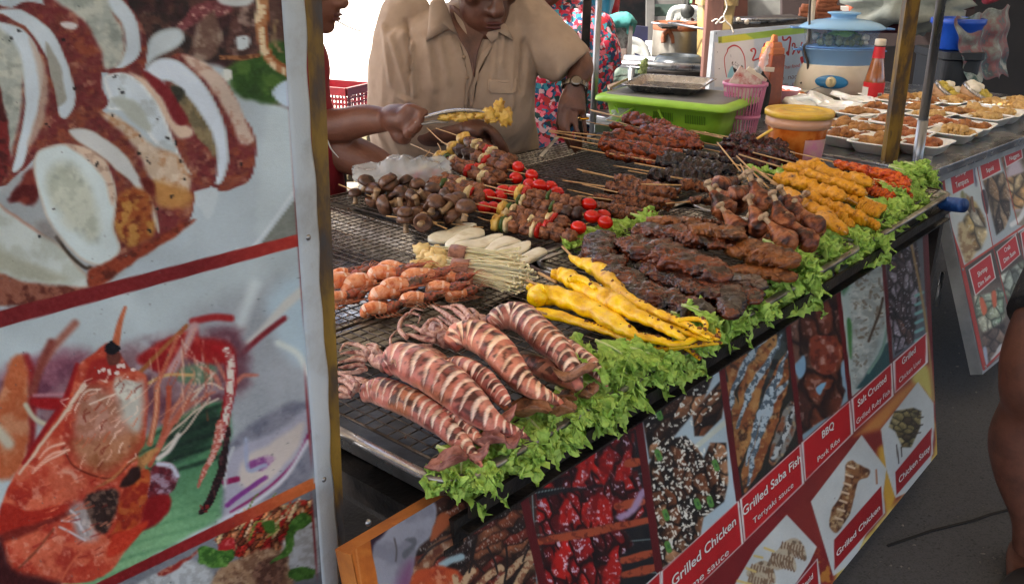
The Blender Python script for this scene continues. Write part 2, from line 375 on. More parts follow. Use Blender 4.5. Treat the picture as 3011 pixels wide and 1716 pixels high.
def printed(pl, quad_uv, nu, nv, paint_fn, name, mat, parent, gain=1., off=0, thick=0, inv_u=True):
    """grid on the plane between u0..u1, v0..v1, coloured by the printed picture"""
    u0, u1, v0, v1 = quad_uv; c = (CAMP-pl.T)@pl.d
    if inv_u and u0-c > .1: a, b = 1/(u0-c), 1/(u1-c); u = c+1/np.linspace(a, b, nu)
    else: u = np.linspace(u0, u1, nu)
    v = np.linspace(v1, v0, nv); UU, VV = np.meshgrid(u, v); V = pl.T+pl.d*UU[..., None]-pl.g*VV[..., None]+pl.n*off; V = V.reshape(-1, 3)
    X, Y = proj(V); pc = paint_fn(X, Y); i = np.arange(nv-1)[:, None]; j = np.arange(nu-1)[None]
    F = np.stack([i*nu+j, (i+1)*nu+j, (i+1)*nu+j+1, i*nu+j+1], -1).reshape(-1, 4)
    return mk(name, V, F, mat, parent, True, pc.out(gain))
def lettering(text, pl, p0, p1, hpx, mat, parent, name='lettering', off=.0015, font_bold=False, th=.0006, z='N', xs=None, shear=0):
    """flat raised letters from photo pixel p0 to p1 along the board; hpx = cap height in pixels at p0"""
    cu = bpy.data.curves.new('t', 'FONT'); cu.body = text; cu.align_x = 'LEFT'; cu.offset = .012 if font_bold else 0; cu.shear = shear
    cu.resolution_u = 4
    o = bpy.data.objects.new('t', cu); C.objects.link(o); dg = bpy.context.evaluated_depsgraph_get(); me = bpy.data.meshes.new_from_object(o.evaluated_get(dg))
    V = np.array([v.co[:] for v in me.vertices]); F = [list(p.vertices) for p in me.polygons]; bpy.data.objects.remove(o)
    if not len(V): return None
    p0, p1 = T(z, p0), T(z, p1); hp = hpx*Z[z][2]
    A, B = pl.at(p0, off), pl.at(p1, off); x0, x1 = V[:, 0].min(), V[:, 0].max(); Hh = np.linalg.norm(pl.at((p0[0], p0[1]-hp), off)-A)/.72
    dirx = (B-A)/(x1-x0); upv = -pl.g; W = A+(V[:, 0]-x0)[:, None]*dirx+(V[:, 1])[:, None]*upv*Hh
    k = len(W); W2 = W-pl.n*0; return mk(name, W2, F, mat, parent, False)
# ================================================================ setting
asph = M('asphalt', [(28,30,33),(56,58,62),(72,74,78),(52,54,58),(104,104,102)], 75, .85, .4, 260, rnd=False, detail=8)
pave_m = M('sunlit_concrete', [(205,198,185),(222,216,205)], 3, .8, .2, 60, rnd=False)
g = mk('road', *box((6, 10, -.05), (60, 60, .1)), asph, smooth=False); tag(g, kind='structure')
g = mk('pavement', *box((-6.2, 12, .0), (10, 16, .16)), pave_m, smooth=False); tag(g, kind='structure')
crk = M('road_joint', (20,20,21), rough=.9)
V, F = join([bar(P(a, .0)+[0, 0, .002], P(b, .0)+[0, 0, .002], .007, .004) for a, b in zip(TT('K7', (10,1338),(150,1290),(280,1258),(330,1240)), TT('K7', (150,1290),(280,1258),(330,1240),(400,1222)))])
tag(mk('road_crack', V, F, crk, smooth=False), kind='structure')
# ---------------------------------------------------------------- printed boards
print_m = MA('printed_vinyl', .55, .25, 900, vary=.05, vscale=9, spec=.3)
vinyl_w = M('white_vinyl', [(150,160,168),(172,182,188),(160,165,165)], 9, .6, .1, 200, rnd=False)
screw_m = M('steel_screw', (150,150,150), rough=.3, metal=1)
D2 = nrm([*ray(3530, -71)[:2], 0])
postA = P((975, 1290), .82)
n2 = nrm(np.cross(D2, UP)); n2 = n2 if n2@(CAMP-postA) > 0 else -n2
LB = Plane(postA+n2*.004+UP*.9, D2)
W, Rr = (176,190,196), (118,28,34)
def paint_left(X, Y):
    p = Paint(X, Y, (168,182,190)); A = lambda *q: TT('A', *q); B = lambda *q: TT('B', *q)
    # --- top picture: stuffed squid rings
    p.poly(A((0,900),(170,900),(600,1200),(560,1400),(0,1500)), (150,158,162), 20, 6)
    p.poly(A((1350,500),(1480,480),(1490,900),(1300,1180),(1280,1000)), (176,190,196), 14)
    p.poly(A((1500,950),(1500,1170),(1290,1225)), (118,124,118), 3, smooth=False)
    p.stroke(A((1500,905),(1270,1215),(1180,1245)), 9, (196,206,212), 5)
    p.poly(A((640,-60),(1600,-60),(1600,520),(1300,480),(1100,330),(720,330),(640,100)), (58,36,38), 12, 6, mott=[((84,60,52),60,.55,.8),((34,30,30),35,.6,.8),((112,92,84),40,.68,.8)])
    p.poly(A((1150,330),(1420,200),(1440,480),(1330,510),(1200,480),(1140,400)), (48,78,34), 12, 10, mott=[((80,110,52),50,.5,.7),((36,58,28),30,.6,.6)])
    p.poly(A((890,120),(990,20),(1120,10),(1150,60),(980,120),(900,160)), (112,62,66), 5, 8, mott=[((190,150,140),12,.6,.9),((80,40,44),26,.55,.6)])
    p.poly(A((960,230),(1010,90),(1080,60),(1100,200),(1060,300),(980,300)), (138,122,110), 8, 10, mott=[((90,66,58),30,.5,.8)])
    p.poly(A((1180,40),(1280,20),(1290,250),(1200,300),(1120,240)), (88,60,56), 8, 8, mott=[((50,38,36),24,.5,.7),((150,130,120),30,.68,.8)])
    p.poly(A((720,310),(740,200),(800,150),(890,140),(920,190),(880,240),(780,290),(735,330)), (182,194,200), 5, 0, rim=((148,158,160),14))
    p.poly(A((1175,190),(1235,180),(1240,230),(1190,250)), (176,186,190), 4); p.poly(A((1110,350),(1150,350),(1150,395),(1115,400)), (200,204,200), 3)
    p.poly(A((1085,-20),(1260,-20),(1230,30),(1110,25)), (176,182,184), 6); p.poly(A((1355,460),(1410,405),(1460,410),(1460,525),(1400,520)), (180,198,214), 5)
    p.stroke(A((1100,285),(1200,290),(1290,275)), 13, (140,98,66), 3, 3, mott=((86,50,36),8,.55,.8))
    p.stroke(A((1310,-20),(1300,110),(1320,250),(1380,330),(1460,370)), [36,34,30,28,30], (196,180,150), 4, 3, mott=((150,96,60),16,.5,.8))
    p.stroke(A((1335,60),(1325,180),(1360,290),(1450,350)), 9, (140,84,50), 3, 3); p.stroke(A((1375,100),(1365,200),(1400,260)), 8, (130,110,80), 3, 3)
    skin = dict(mott=[((140,80,52),30,.54,.7),((86,36,40),20,.58,.75),((176,136,112),26,.66,.6),((112,64,56),12,.55,.5)])
    def ring(out, face, rim_w=22, face_c=(158,166,160), skc=(108,46,48), hole=None):
        p.poly(A(*out), skc, 3, 3, **skin)
        if face: p.poly(A(*face), (190,203,212), 3, 2, rim=((168,178,182),8))
        if hole: p.poly(A(*hole), face_c, 9, 6, mott=[((182,186,176),26,.5,.8),((128,136,130),34,.62,.7)])
    p.poly(A((60,950),(400,560),(480,540),(260,800),(180,1000),(100,1010)), (80,26,26), 8, 8, mott=((128,62,50),34,.55,.7))
    ring(((200,-60),(560,-60),(640,20),(720,160),(720,340),(640,350),(520,360),(400,300)), ((480,-60),(560,-40),(660,60),(696,170),(690,280),(600,345),(530,370),(585,320),(625,230),(600,110),(520,20)), hole=((200,-60),(470,-60),(560,60),(615,160),(615,270),(570,340),(520,340),(505,260),(430,120),(330,40)))
    ring(((-60,90),(60,40),(140,8),(260,40),(380,110),(450,200),(500,320),(510,440),(540,520),(440,590),(350,640),(300,720),(180,780),(0,800)), ((-40,60),(80,45),(180,90),(270,170),(330,300),(370,430),(372,520),(330,590),(280,560),(300,480),(270,360),(200,230),(120,140),(-40,130)))
    p.poly(A((230,210),(300,330),(320,440),(330,500),(270,530),(250,400)), (150,152,144), 5, 3)
    ring(((-60,120),(100,120),(170,190),(230,300),(270,450),(290,560),(310,640),(250,740),(160,800),(100,860),(-40,880)), ((-60,110),(70,125),(150,180),(200,280),(215,400),(190,560),(150,700),(110,830),(60,850),(95,700),(120,560),(120,420),(80,300),(20,210),(-60,200)), hole=((-60,180),(40,180),(110,300),(115,450),(95,600),(60,760),(-10,840),(-60,800)))
    p.poly(A((150,190),(215,300),(240,440),(210,620),(160,720),(140,700),(195,520),(195,400),(170,280)), (176,160,146), 8, 4, alpha=.8)
    p.poly(A((-20,440),(30,560),(50,720),(30,860),(-30,900)), (110,40,40), 5, 8, mott=((60,24,24),22,.55,.8))
    p.poly(A((300,115),(340,110),(385,125),(370,145),(320,140)), (200,196,196), 4, 2)
    # right group: long ring behind
    ring(((860,275),(960,285),(1080,370),(1150,440),(1200,560),(1260,650),(1275,760),(1250,880),(1200,925),(1110,950),(1060,930),(1000,820),(820,420)), None)
    p.poly(A((900,275),(1000,300),(1110,390),(1180,500),(1240,640),(1262,700),(1200,715),(1150,600),(1060,450),(960,340)), (188,172,160), 7, 4, mott=((160,120,104),20,.62,.6))
    p.poly(A((850,420),(930,470),(1040,600),(1080,720),(1060,790),(960,660),(880,540)), (128,116,88), 8, 4, mott=((90,84,66),30,.5,.7))
    p.poly(A((725,350),(770,300),(850,290),(930,330),(1010,410),(1080,520),(1120,630),(1140,780),(1120,880),(1090,920),(1068,900),(1080,780),(1050,660),(990,560),(920,470),(850,410),(780,400)), (194,206,218), 3, 2, rim=((160,168,172),10))
    p.poly(A((850,430),(900,440),(920,470),(880,520),(860,480)), (50,52,44), 5, 4)
    ring(((540,370),(640,345),(740,370),(840,450),(920,570),(980,680),(1040,740),(1080,830),(1070,910),(1000,950),(930,920),(800,640)), None)
    p.poly(A((640,362),(730,400),(830,500),(900,600),(960,650),(930,690),(870,670),(760,500),(680,400)), (196,176,158), 8, 4)
    p.poly(A((700,350),(800,400),(880,500),(935,600),(880,620),(800,480)), (112,34,40), 6, 4)
    p.poly(A((515,390),(570,365),(640,370),(720,430),(800,540),(860,680),(900,780),(950,870),(900,830),(830,760),(750,690),(700,590),(620,550),(540,545),(545,490)), (186,198,206), 4, 3, rim=((206,212,214),16), mott=((150,160,160),30,.6,.5))
    p.poly(A((560,490),(660,500),(720,560),(750,650),(700,640),(620,560)), (158,166,160), 9, 4)
    p.poly(A((960,960),(1075,935),(1080,1000),(1040,1095),(1000,1040),(970,1020)), (180,192,198), 4)
    # front big ring
    ring(((180,760),(300,690),(470,550),(560,590),(640,650),(740,740),(860,840),(950,900),(965,1000),(940,1100),(880,1140),(760,1210),(600,1280),(540,1340),(480,1320)), None)
    p.poly(A((500,560),(600,590),(700,680),(790,740),(880,770),(950,900),(930,960),(860,940),(760,900),(690,760),(590,650)), (184,166,146), 9, 6, mott=[((160,110,70),30,.58,.6),((206,196,182),22,.62,.6)])
    p.poly(A((340,650),(430,640),(540,700),(640,790),(720,920),(780,1060),(790,1160),(740,1060),(660,920),(560,830),(470,760),(380,700)), (192,196,196), 4, 3, rim=((160,150,140),8))
    p.poly(A((570,1010),(640,940),(740,960),(770,1080),(760,1170),(660,1230),(600,1180),(560,1090)), (170,124,66), 12, 10, mott=[((140,70,38),26,.5,.8),((100,40,26),18,.62,.8)])
    p.poly(A((760,900),(860,930),(950,960),(940,1010),(860,1040),(790,1020)), (176,132,76), 14, 8, alpha=.9); p.poly(A((700,890),(760,900),(770,960),(730,960)), (92,32,26), 8, 6)
    p.poly(A((175,770),(230,730),(330,715),(450,750),(550,850),(580,1000),(570,1130),(600,1230),(560,1300),(490,1322),(400,1290),(300,1190),(230,1080),(190,960),(165,850)), (192,206,208), 4, 3, rim=((172,160,146),12,.7))
    p.poly(A((250,830),(340,810),(400,850),(450,930),(480,1040),(500,1130),(480,1200),(400,1170),(300,1080),(230,940)), (164,172,160), 22, 10, mott=[((186,192,180),30,.5,.8),((132,142,134),34,.6,.6)])
    p.poly(A((330,718),(450,745),(545,840),(572,980),(556,1020),(520,900),(440,800)), (196,178,160), 7, 4, mott=((150,120,104),14,.6,.6))
    # bottom-left ring
    p.poly(A((-30,1030),(60,1060),(200,1150),(300,1220),(400,1330),(445,1400),(430,1440),(200,1460),(-30,1420)), (186,196,194), 5, 4, rim=((160,110,90),14,.8), mott=((160,168,158),50,.55,.6))
    p.poly(A((-30,1240),(100,1290),(260,1350),(340,1390),(200,1400),(-30,1330)), (160,164,150), 14, 8)
    p.poly(A((-30,1370),(120,1400),(280,1420),(420,1445),(360,1500),(-30,1520)), (138,88,72), 8, 8, mott=((86,40,32),22,.55,.8))
    p.stroke(A((280,1180),(350,1270),(420,1330),(450,1330)), 10, (60,52,44), 4); p.poly(A((440,1350),(560,1290),(700,1220),(960,1090),(900,1160),(760,1240),(560,1380),(450,1440)), (132,60,40), 7, 6, mott=((80,34,26),22,.52,.8))
    p.poly(A((180,1110),(240,1100),(300,1200),(220,1180)), (120,112,108), 14, 6, alpha=.6)
    for q in ((55,196),(100,160),(375,440),(570,378),(603,452),(553,578),(835,690),(780,588),(922,895),(856,972),(686,766),(238,622),(740,1145),(265,1037),(190,1172),(788,1032),(1208,815),(310,195),(875,712),(905,800),(480,818),(700,676),(742,806)): p.dots(A((q[0]-9,q[1]-9),(q[0]+9,q[1]-9),(q[0]+9,q[1]+9),(q[0]-9,q[1]+9)), 2, 5.5, (30,28,30), int(q[0]), soft=2)
    # --- second picture: giant prawn
    p.poly([(-800,1180),(-400,1075),(0,965),(884,722),(940,1420),(340,1740),(0,1900),(-800,2200)], (170,184,190), 2, smooth=False)
    p.poly(B((850,240),(1410,60),(1440,620),(1100,760),(1000,500)), (150,158,166), 50, 20); p.poly(B((1250,120),(1420,20),(1430,420),(1300,330)), (170,192,204), 30, 8)
    p.stroke(B((1190,60),(1150,170),(1110,280)), 34, (190,202,206), 18); p.stroke(B((1450,60),(1340,150),(1210,290),(1100,380)), [30,26,22,16], (192,196,194), 8)
    p.stroke(B((1330,215),(1220,300),(1120,390)), 15, (120,30,40), 6); p.stroke(B((1300,330),(1390,380),(1440,470)), 18, (200,210,208), 9)
    p.poly(B((150,560),(400,400),(1050,260),(1140,330),(1120,560),(700,760),(300,800)), (130,104,112), 34, 20, mott=[((86,44,58),70,.6,.7),((170,160,168),60,.6,.6)])
    p.poly(B((0,470),(160,400),(400,360),(330,500),(150,640),(-20,600)), (130,84,100), 30, 12, mott=((80,40,60),60,.55,.6))
    p.poly(B((850,440),(1000,430),(980,520),(840,510)), (96,122,100), 10, 6)
    # leaf
    p.poly(B((620,820),(1050,600),(1060,1000),(1060,1120),(900,1220),(430,1480),(300,1456),(560,1250),(700,1000)), (76,126,92), 10, 4, grad=(B((800,760))[0], B((700,1400))[0], (124,170,128)))
    for k in range(13):
        y0 = 640+k*62; p.stroke(B((1060-k*6, y0-30),(820-k*22, y0+70),(600-k*30, y0+190)), [14,9,4], (30,54,42) if k < 5 else (84,132,96), 6, 3, alpha=.85 if k < 6 else .5)
    p.poly(B((790,740),(1010,640),(1020,760),(800,900)), (24,40,34), 20, 8, alpha=.75)
    # plate with cabbage
    p.poly(B((1090,770),(1440,600),(1460,960),(1190,1090),(1050,1150),(1050,960)), (124,128,142), 14, 4, mott=((96,100,116),40,.55,.6))
    p.poly(B((1130,800),(1300,740),(1440,640),(1440,760),(1370,890),(1250,1010),(1100,1110),(1050,1150),(1060,900)), (158,160,176), 10, 4)
    p.poly(B((1150,860),(1280,790),(1420,700),(1400,800),(1300,940),(1180,1020),(1110,960)), (188,182,178), 10, 6); p.poly(B((1150,890),(1240,860),(1280,870),(1240,920),(1170,925)), (126,70,130), 6, 6, mott=((186,170,184),14,.5,.7))
    p.stroke(B((1450,740),(1380,880),(1250,1010),(1080,1120)), 8, (128,40,96), 4); p.stroke(B((1240,960),(1120,1040),(1060,1090)), 14, (120,60,130), 4, 3); p.stroke(B((1050,980),(1110,965)), 16, (130,30,80), 4)
    p.stroke(B((1440,790),(1330,960),(1180,1080),(1050,1150)), 12, (186,190,200), 6); p.stroke(B((1150,780),(1160,920),(1240,900)), 12, (150,160,184), 5)
    p.stroke(B((1090,820),(1060,900),(1052,1000)), 10, (178,184,190), 5)
    # antennae, legs
    p.stroke(B((585,165),(560,240),(540,340)), [9,16,24], (170,96,66), 4); p.stroke(B((120,400),(150,520),(140,900)), 26, (124,30,36), 10); p.poly(B((60,400),(130,440),(120,880),(-20,960),(-20,640)), (168,92,58), 12, 8, mott=((196,160,130),50,.55,.5))
    p.stroke(B((350,240),(260,340),(200,420)), 22, (150,100,88), 10); p.stroke(B((240,330),(190,440),(150,560)), 24, (120,60,52), 10); p.stroke(B((120,620),(160,680),(210,710)), 15, (184,180,160), 6); p.poly(B((150,590),(290,590),(270,640),(170,630)), (144,22,28), 7); p.stroke(B((160,575),(300,570)), 9, (170,120,130), 6)
    p.stroke(B((-10,740),(40,800)), 34, (180,176,160), 12)
    p.poly(B((650,380),(900,260),(940,300),(1080,330),(1090,420),(960,420),(840,400),(780,470),(690,440)), (142,28,32), 10, 8, mott=((190,80,70),26,.62,.6)); p.stroke(B((900,230),(1000,210),(1080,215)), 20, (150,40,44), 7); p.stroke(B((800,460),(870,340),(910,250)), 24, (184,150,150), 8)
    p.stroke(B((650,470),(760,360),(830,290),(870,250)), 13, (150,92,54), 4, 3); p.stroke(B((690,520),(780,480),(900,480)), 9, (190,160,110), 4)
    for a in (((1000,400),(1080,520),(1140,480),(1200,480)),((960,520),(860,620),(760,760),(700,900)),((900,500),(840,600),(760,700)),((1000,560),(860,640),(820,700)),((940,440),(1000,480),(1030,540))): p.stroke(B(*a), [6,14,11,8][:len(a)], (176,110,96), 5, 3)
    for a in (((1020,590),(900,660),(740,800)),((1040,545),(980,520),(910,560)),((1000,470),(960,520),(900,600)),((980,590),(860,740),(760,830))): p.stroke(B(*a), 6, (196,180,166), 3, 3)
    p.stroke(B((735,540),(730,660),(700,800)), 17, (176,100,74), 4); p.stroke(B((735,540),(728,660),(706,790)), 6, (200,150,120), 3); p.stroke(B((790,540),(785,650),(755,790),(700,900)), 15, (168,84,62), 4); p.stroke(B((830,300),(780,420),(735,530)), 12, (178,106,84), 4); p.stroke(B((880,600),(800,720),(740,830)), 12, (182,100,80), 4); p.stroke(B((835,760),(790,830),(740,870)), 14, (200,196,190), 5)
    # claw
    p.stroke(B((1000,350),(1070,390),(1080,520),(1060,640),(1040,760)), [16,34,32,30,24], (150,26,34), 4, 3); p.stroke(B((1060,360),(1080,420),(1075,560),(1060,660),(1030,780),(980,900)), [18,22,20,18,16,8], (206,198,190), 3, 4, mott=((150,40,44),9,.58,.7))
    p.stroke(B((1030,700),(1000,840),(960,920),(925,1005)), [20,20,16,6], (176,92,80), 3, 4, mott=((208,180,170),7,.52,.7)); p.stroke(B((1068,730),(1045,880),(1010,990),(970,1080),(940,1120)), [13,22,24,24,18], (34,22,26), 2, 6, mott=((96,56,60),8,.58,.7)); p.dots(B((935,1090),(990,1080),(970,1130),(930,1130)), 4, 9, (110,34,34), 3)
    # head and body
    body = B((520,330),(420,390),(350,450),(300,600),(200,750),(80,930),(10,1080),(0,1240),(40,1380),(110,1430),(280,1456),(480,1420),(590,1300),(680,1180),(700,1090),(690,940),(640,860),(680,780),(690,600),(680,480),(600,440))
    p.poly(body, (172,62,44), 5, 4, mott=[((200,112,84),60,.48,.65),((142,36,28),50,.6,.7),((216,160,140),20,.68,.5)])
    p.poly(B((330,800),(460,700),(620,640),(660,780),(600,880),(480,950),(400,900)), (150,96,66), 30, 10, mott=[((176,128,100),40,.5,.7),((128,66,40),30,.6,.6)])
    p.poly(B((380,560),(480,540),(560,600),(620,620),(600,730),(500,780),(350,760)), (156,108,88), 26, 10, mott=((180,140,126),30,.5,.7)); p.poly(B((540,500),(620,520),(670,520),(665,700),(620,740),(560,640)), (176,176,168), 18, 8, mott=((140,136,128),26,.58,.6))
    p.stroke(B((360,430),(300,600),(200,750),(110,890)), [10,16,14,10], (140,24,28), 5); p.stroke(B((520,430),(420,500),(340,600),(260,720),(150,860),(90,940)), [18,14,12,10,8,5], (202,180,160), 4, 5)
    for a in (((500,510),(440,500),(380,560)),((470,545),(400,560),(350,640)),((560,560),(480,590),(420,620)),((440,470),(380,540),(330,610))): p.stroke(B(*a), 5, (216,196,180), 3, 3)
    p.poly(B((430,420),(520,400),(560,430),(530,500),(470,500),(400,520)), (150,40,36), 7, 5); p.dots(B((430,420),(640,440),(600,500),(440,480)), 14, 8, (214,196,190), 4); p.poly(B((540,520),(600,500),(650,540),(640,600),(560,590)), (200,200,190), 8, 8, mott=((160,150,144),12,.55,.6))
    p.poly(B((500,380),(560,375),(556,425),(510,432)), (96,52,44), 4); p.dots(B((489,355),(520,330),(552,355),(520,385)), 9, 15, (18,18,26), 2); p.poly(B((496,340),(520,327),(545,338),(552,355),(540,380),(512,384),(492,368)), (20,20,28), 2.5)
    p.stroke(B((300,820),(340,900),(440,950),(530,960),(600,900),(640,850)), 5, (110,40,26), 3); p.poly(B((640,860),(540,960),(440,1010),(520,960),(700,830),(740,830),(640,940)), (176,128,80), 6, 6, mott=((120,80,48),20,.5,.6))
    for a in (((300,800),(230,820),(180,870)),((320,830),(240,850),(160,920)),((300,840),(220,880),(150,940))): p.stroke(B(*a), [7,6,3], (220,176,156), 4, 2)
    p.stroke(B((300,930),(340,940),(360,975)), 10, (206,150,130), 6)
    p.poly(B((10,1080),(120,1110),(260,1090),(400,1060),(320,1120),(160,1180),(0,1230)), (150,40,28), 6, 4); p.poly(B((0,1225),(200,1160),(400,1080),(380,1110),(200,1190),(30,1260)), (96,28,24), 8, 4, alpha=.8); p.poly(B((330,1090),(420,1090),(450,1230),(380,1250),(340,1180)), (148,140,140), 18, 8, mott=((190,180,176),22,.52,.7))
    for a in (((290,1160),(360,1170),(400,1220)),((280,1190),(340,1220),(400,1250)),((330,1110),(360,1140),(380,1200))): p.stroke(B(*a), 6, (190,186,190), 4, 3)
    p.stroke(B((250,1200),(170,1300),(90,1380)), 5, (110,60,44), 5); p.stroke(B((420,1270),(340,1350),(280,1450)), 5, (190,96,70), 5); p.poly(B((0,1240),(60,1380),(280,1456),(180,1500),(-40,1500)), (60,20,22), 14, 6)
    p.poly(B((410,1040),(520,1010),(560,1040),(540,1130),(500,1210),(450,1200),(410,1130)), (44,30,28), 8, 10, mott=((120,96,84),14,.55,.7))
    p.poly(B((540,1190),(560,1060),(600,980),(680,920),(710,950),(690,1080),(650,1170),(560,1240),(500,1240)), (160,66,34), 4, 4, mott=[((128,30,26),26,.55,.7),((184,110,54),30,.6,.6)]); p.poly(B((610,930),(650,910),(660,960),(620,990),(560,1000)), (44,24,22), 6, 6)
    p.poly(B((720,900),(790,885),(835,940),(825,1000),(790,1040),(720,1080),(690,1040),(705,960)), (104,36,46), 4, 5, mott=[((160,150,168),22,.52,.8),((60,20,30),14,.6,.6)]); p.stroke(B((740,895),(800,905),(830,950)), 14, (186,190,206), 5); p.poly(B((690,1060),(790,1040),(790,1110),(720,1180),(660,1200)), (124,22,26), 7, 5)
    p.poly(B((520,1230),(600,1200),(690,1160),(660,1220),(590,1290),(500,1330)), (180,56,36), 6, 4)
    rr = np.random.RandomState(8)
    for k in range(60):
        a = rr.rand(); x0, y0 = 330+a*330+rr.randn()*20, 470+rr.rand()*420; p.stroke(B((x0,y0),(x0-12+rr.randn()*8,y0+16),(x0-26+rr.randn()*10,y0+30+rr.rand()*16)), 2.5+rr.rand()*2.5, [(214,170,150),(120,44,30),(190,96,66),(226,206,190)][k % 4], 2.5, 3, .7)
    for k in range(50): x0, y0 = 60+rr.rand()*480, 960+rr.rand()*420; p.stroke(B((x0,y0),(x0+20+rr.rand()*24,y0-6-rr.rand()*16)), 2.5+rr.rand()*3, [(200,90,60),(120,22,20),(224,140,110)][k % 3], 3, 3, .55)
    for k in range(16): x0 = 640+rr.rand()*360; y0 = 250+rr.rand()*160; p.stroke(B((x0,y0),(x0+rr.randn()*50,y0+120+rr.rand()*60),(x0+rr.randn()*60-60,y0+240+rr.rand()*160)), [2,4,2], [(206,150,120),(170,70,50),(224,200,180)][k % 3], 3, 4, .6)
    # --- third picture
    p.poly([(920,1430),(990,1430),(990,1800),(300,1800),(340,1716)], (110,116,124), 2, smooth=False)
    p.food(B((1100,1130),(1460,1060),(1465,1140),(1330,1290),(1180,1350),(1050,1310),(1000,1250)), [(150,44,36),(176,120,84),(96,50,36),(186,160,120),(130,30,30),(150,82,50)], 12, -60, 2.6, .6, seed=4)
    for k in range(16): rr = np.random.RandomState(k); x = 1100+rr.rand()*300; y = 1120+rr.rand()*150; p.stroke(B((x,y),(x+20+rr.rand()*30,y-40-rr.rand()*40),(x+30+rr.rand()*60,y-90)), 4, [(200,180,150),(170,60,40),(90,120,50)][k % 3], 2)
    p.poly(B((1020,1300),(1040,1250),(1090,1240),(1100,1290),(1060,1320)), (150,36,40), 4, mott=((190,110,110),10,.6,.6)); p.poly(B((1230,1170),(1280,1160),(1285,1210),(1250,1220)), (60,96,40), 4, 4)
    p.poly(B((640,1456),(760,1390),(900,1340),(980,1400),(980,1500),(640,1500)), (168,176,180), 8, 8, mott=((140,146,150),12,.5,.7)); p.poly(B((1340,1240),(1480,1150),(1490,1400),(1380,1400),(1320,1330)), (176,184,190), 8, 8, mott=((146,150,152),12,.5,.7))
    p.poly(B((740,1400),(860,1340),(940,1290),(920,1310),(820,1390),(760,1420)), (128,40,36), 5, 5, mott=((170,120,100),14,.55,.7)); p.poly(B((980,1456),(1050,1370),(1200,1310),(1330,1300),(1340,1500),(980,1500)), (146,120,96), 7, 10, mott=[((104,76,60),16,.5,.8),((176,156,130),12,.62,.6)]); p.poly(B((1180,1400),(1240,1340),(1330,1310),(1330,1400),(1250,1500)), (84,58,50), 6, 8, mott=((130,100,84),10,.5,.7))
    gm = [((44,80,34),18,.5,.8),((104,146,76),12,.62,.6)]
    for g_ in (((920,1330),(940,1280),(990,1290),(1060,1310),(1080,1340),(1060,1380),(1000,1390),(960,1370)),((1260,1360),(1290,1320),(1340,1270),(1340,1200),(1390,1130),(1450,1130),(1460,1160),(1380,1220),(1380,1280),(1320,1330)),((1340,1410),(1400,1380),(1460,1390),(1460,1440),(1380,1440)),((1000,1330),(1080,1290),(1090,1340),(1040,1370))): p.poly(B(*g_), (72,116,52), 3, 10, mott=gm)
    # --- red stripes, hem
    def stripe(q, c0, g_): p.poly(q, c0, 2, smooth=False, grad=g_)
    stripe([(-900,1178),(0,912),(877,688),(884,722),(0,963),(-900,1240)], (112,32,36), ((560,800),(900,700),(160,52,44)))
    stripe([(200,1763),(270,1720),(918,1404),(935,1432),(340,1718),(260,1780)], (118,28,32), ((560,1590),(930,1420),(190,106,60)))
    for q, w_ in (([(830,-300),(833,0),(880,732),(931,1716),(940,1900)], 4),): p.stroke(q, w_, (130,44,50), 1.5)
    p.C *= (1+.10*(fbm(p.X, p.Y, 160, 3, 2)-.5)*2)[:, None]
    p.dots([(0,740),(1000,740),(1000,1716),(0,1716)], 130, 2.6, (96,104,108), 5, .6); p.dots([(0,0),(1000,0),(1000,1716),(0,1716)], 60, 3.5, (70,74,78), 8, .5)
    f_ = fbm(p.X+6*p.wx, p.Y+6*p.wy, 9, 4, 12)-.5; p.C = 122+(p.C-122)*1.08+3; p.C += (f_*26)[:, None]*sst(200, 120, p.C.mean(1))[:, None]; p.grain(5, 3); return p
lb = thing('banner', 'tall printed banner of grilled squid rings and a red prawn, filling the left side', 'banner', LB.at((925, 1100)))
u1, _ = LB.uv((905, 900)); uL = LB.uv((0, 900))[0]-.16
def hem_u(v):                                     # photo border between picture and white hem, as u along the board
    return 0
uA = LB.uv((884, 800))[0]; uB = LB.uv((948, 900))[0]
printed(LB, (uL, uA, -1.32, -.26), 460, 760, paint_left, 'printed_sheet', print_m, lb, gain=1.22)
rsx = np.random.RandomState(3)
hemc = lambda V: lin(np.array((176,188,196)))
Vh = []; nh = 90
for i in range(nh):
    v = -1.32+1.06*i/(nh-1); wv = .0016*math.sin(i*.33)+.001*math.sin(i*.9)
    for k, (uu, oo) in enumerate(((uA-.0005, .001), (uA+.004, .0025), (uB-.004+wv, .0025), (uB+wv, .0005), (uB-.002+wv, -.003), (uA, -.003))): Vh.append(LB.pt(uu, v, oo))
hem_m = M('stained_white_vinyl', [(128,118,108),(190,200,206),(200,210,216)], 7, .65, .15, 300, rnd=False, detail=9, contrast=.3)
mk('hem', np.array(Vh), grid_faces(nh, 6), hem_m, lb)
for px in ((907,698),(953,1409)):
    c = LB.at(px, .003); V1, F1 = lathe(c, [(.0001,.0022),(.002,.002),(.0034,.0008),(.0038,0)], 16, (LB.d, np.cross(LB.n, LB.d), LB.n)); V2, F2 = box(c+LB.n*.0022, (.003,.0006,.0006), (LB.d, UP, LB.n))
    mk('screw', *join([(V1, F1), (V2, F2)]), screw_m, lb)
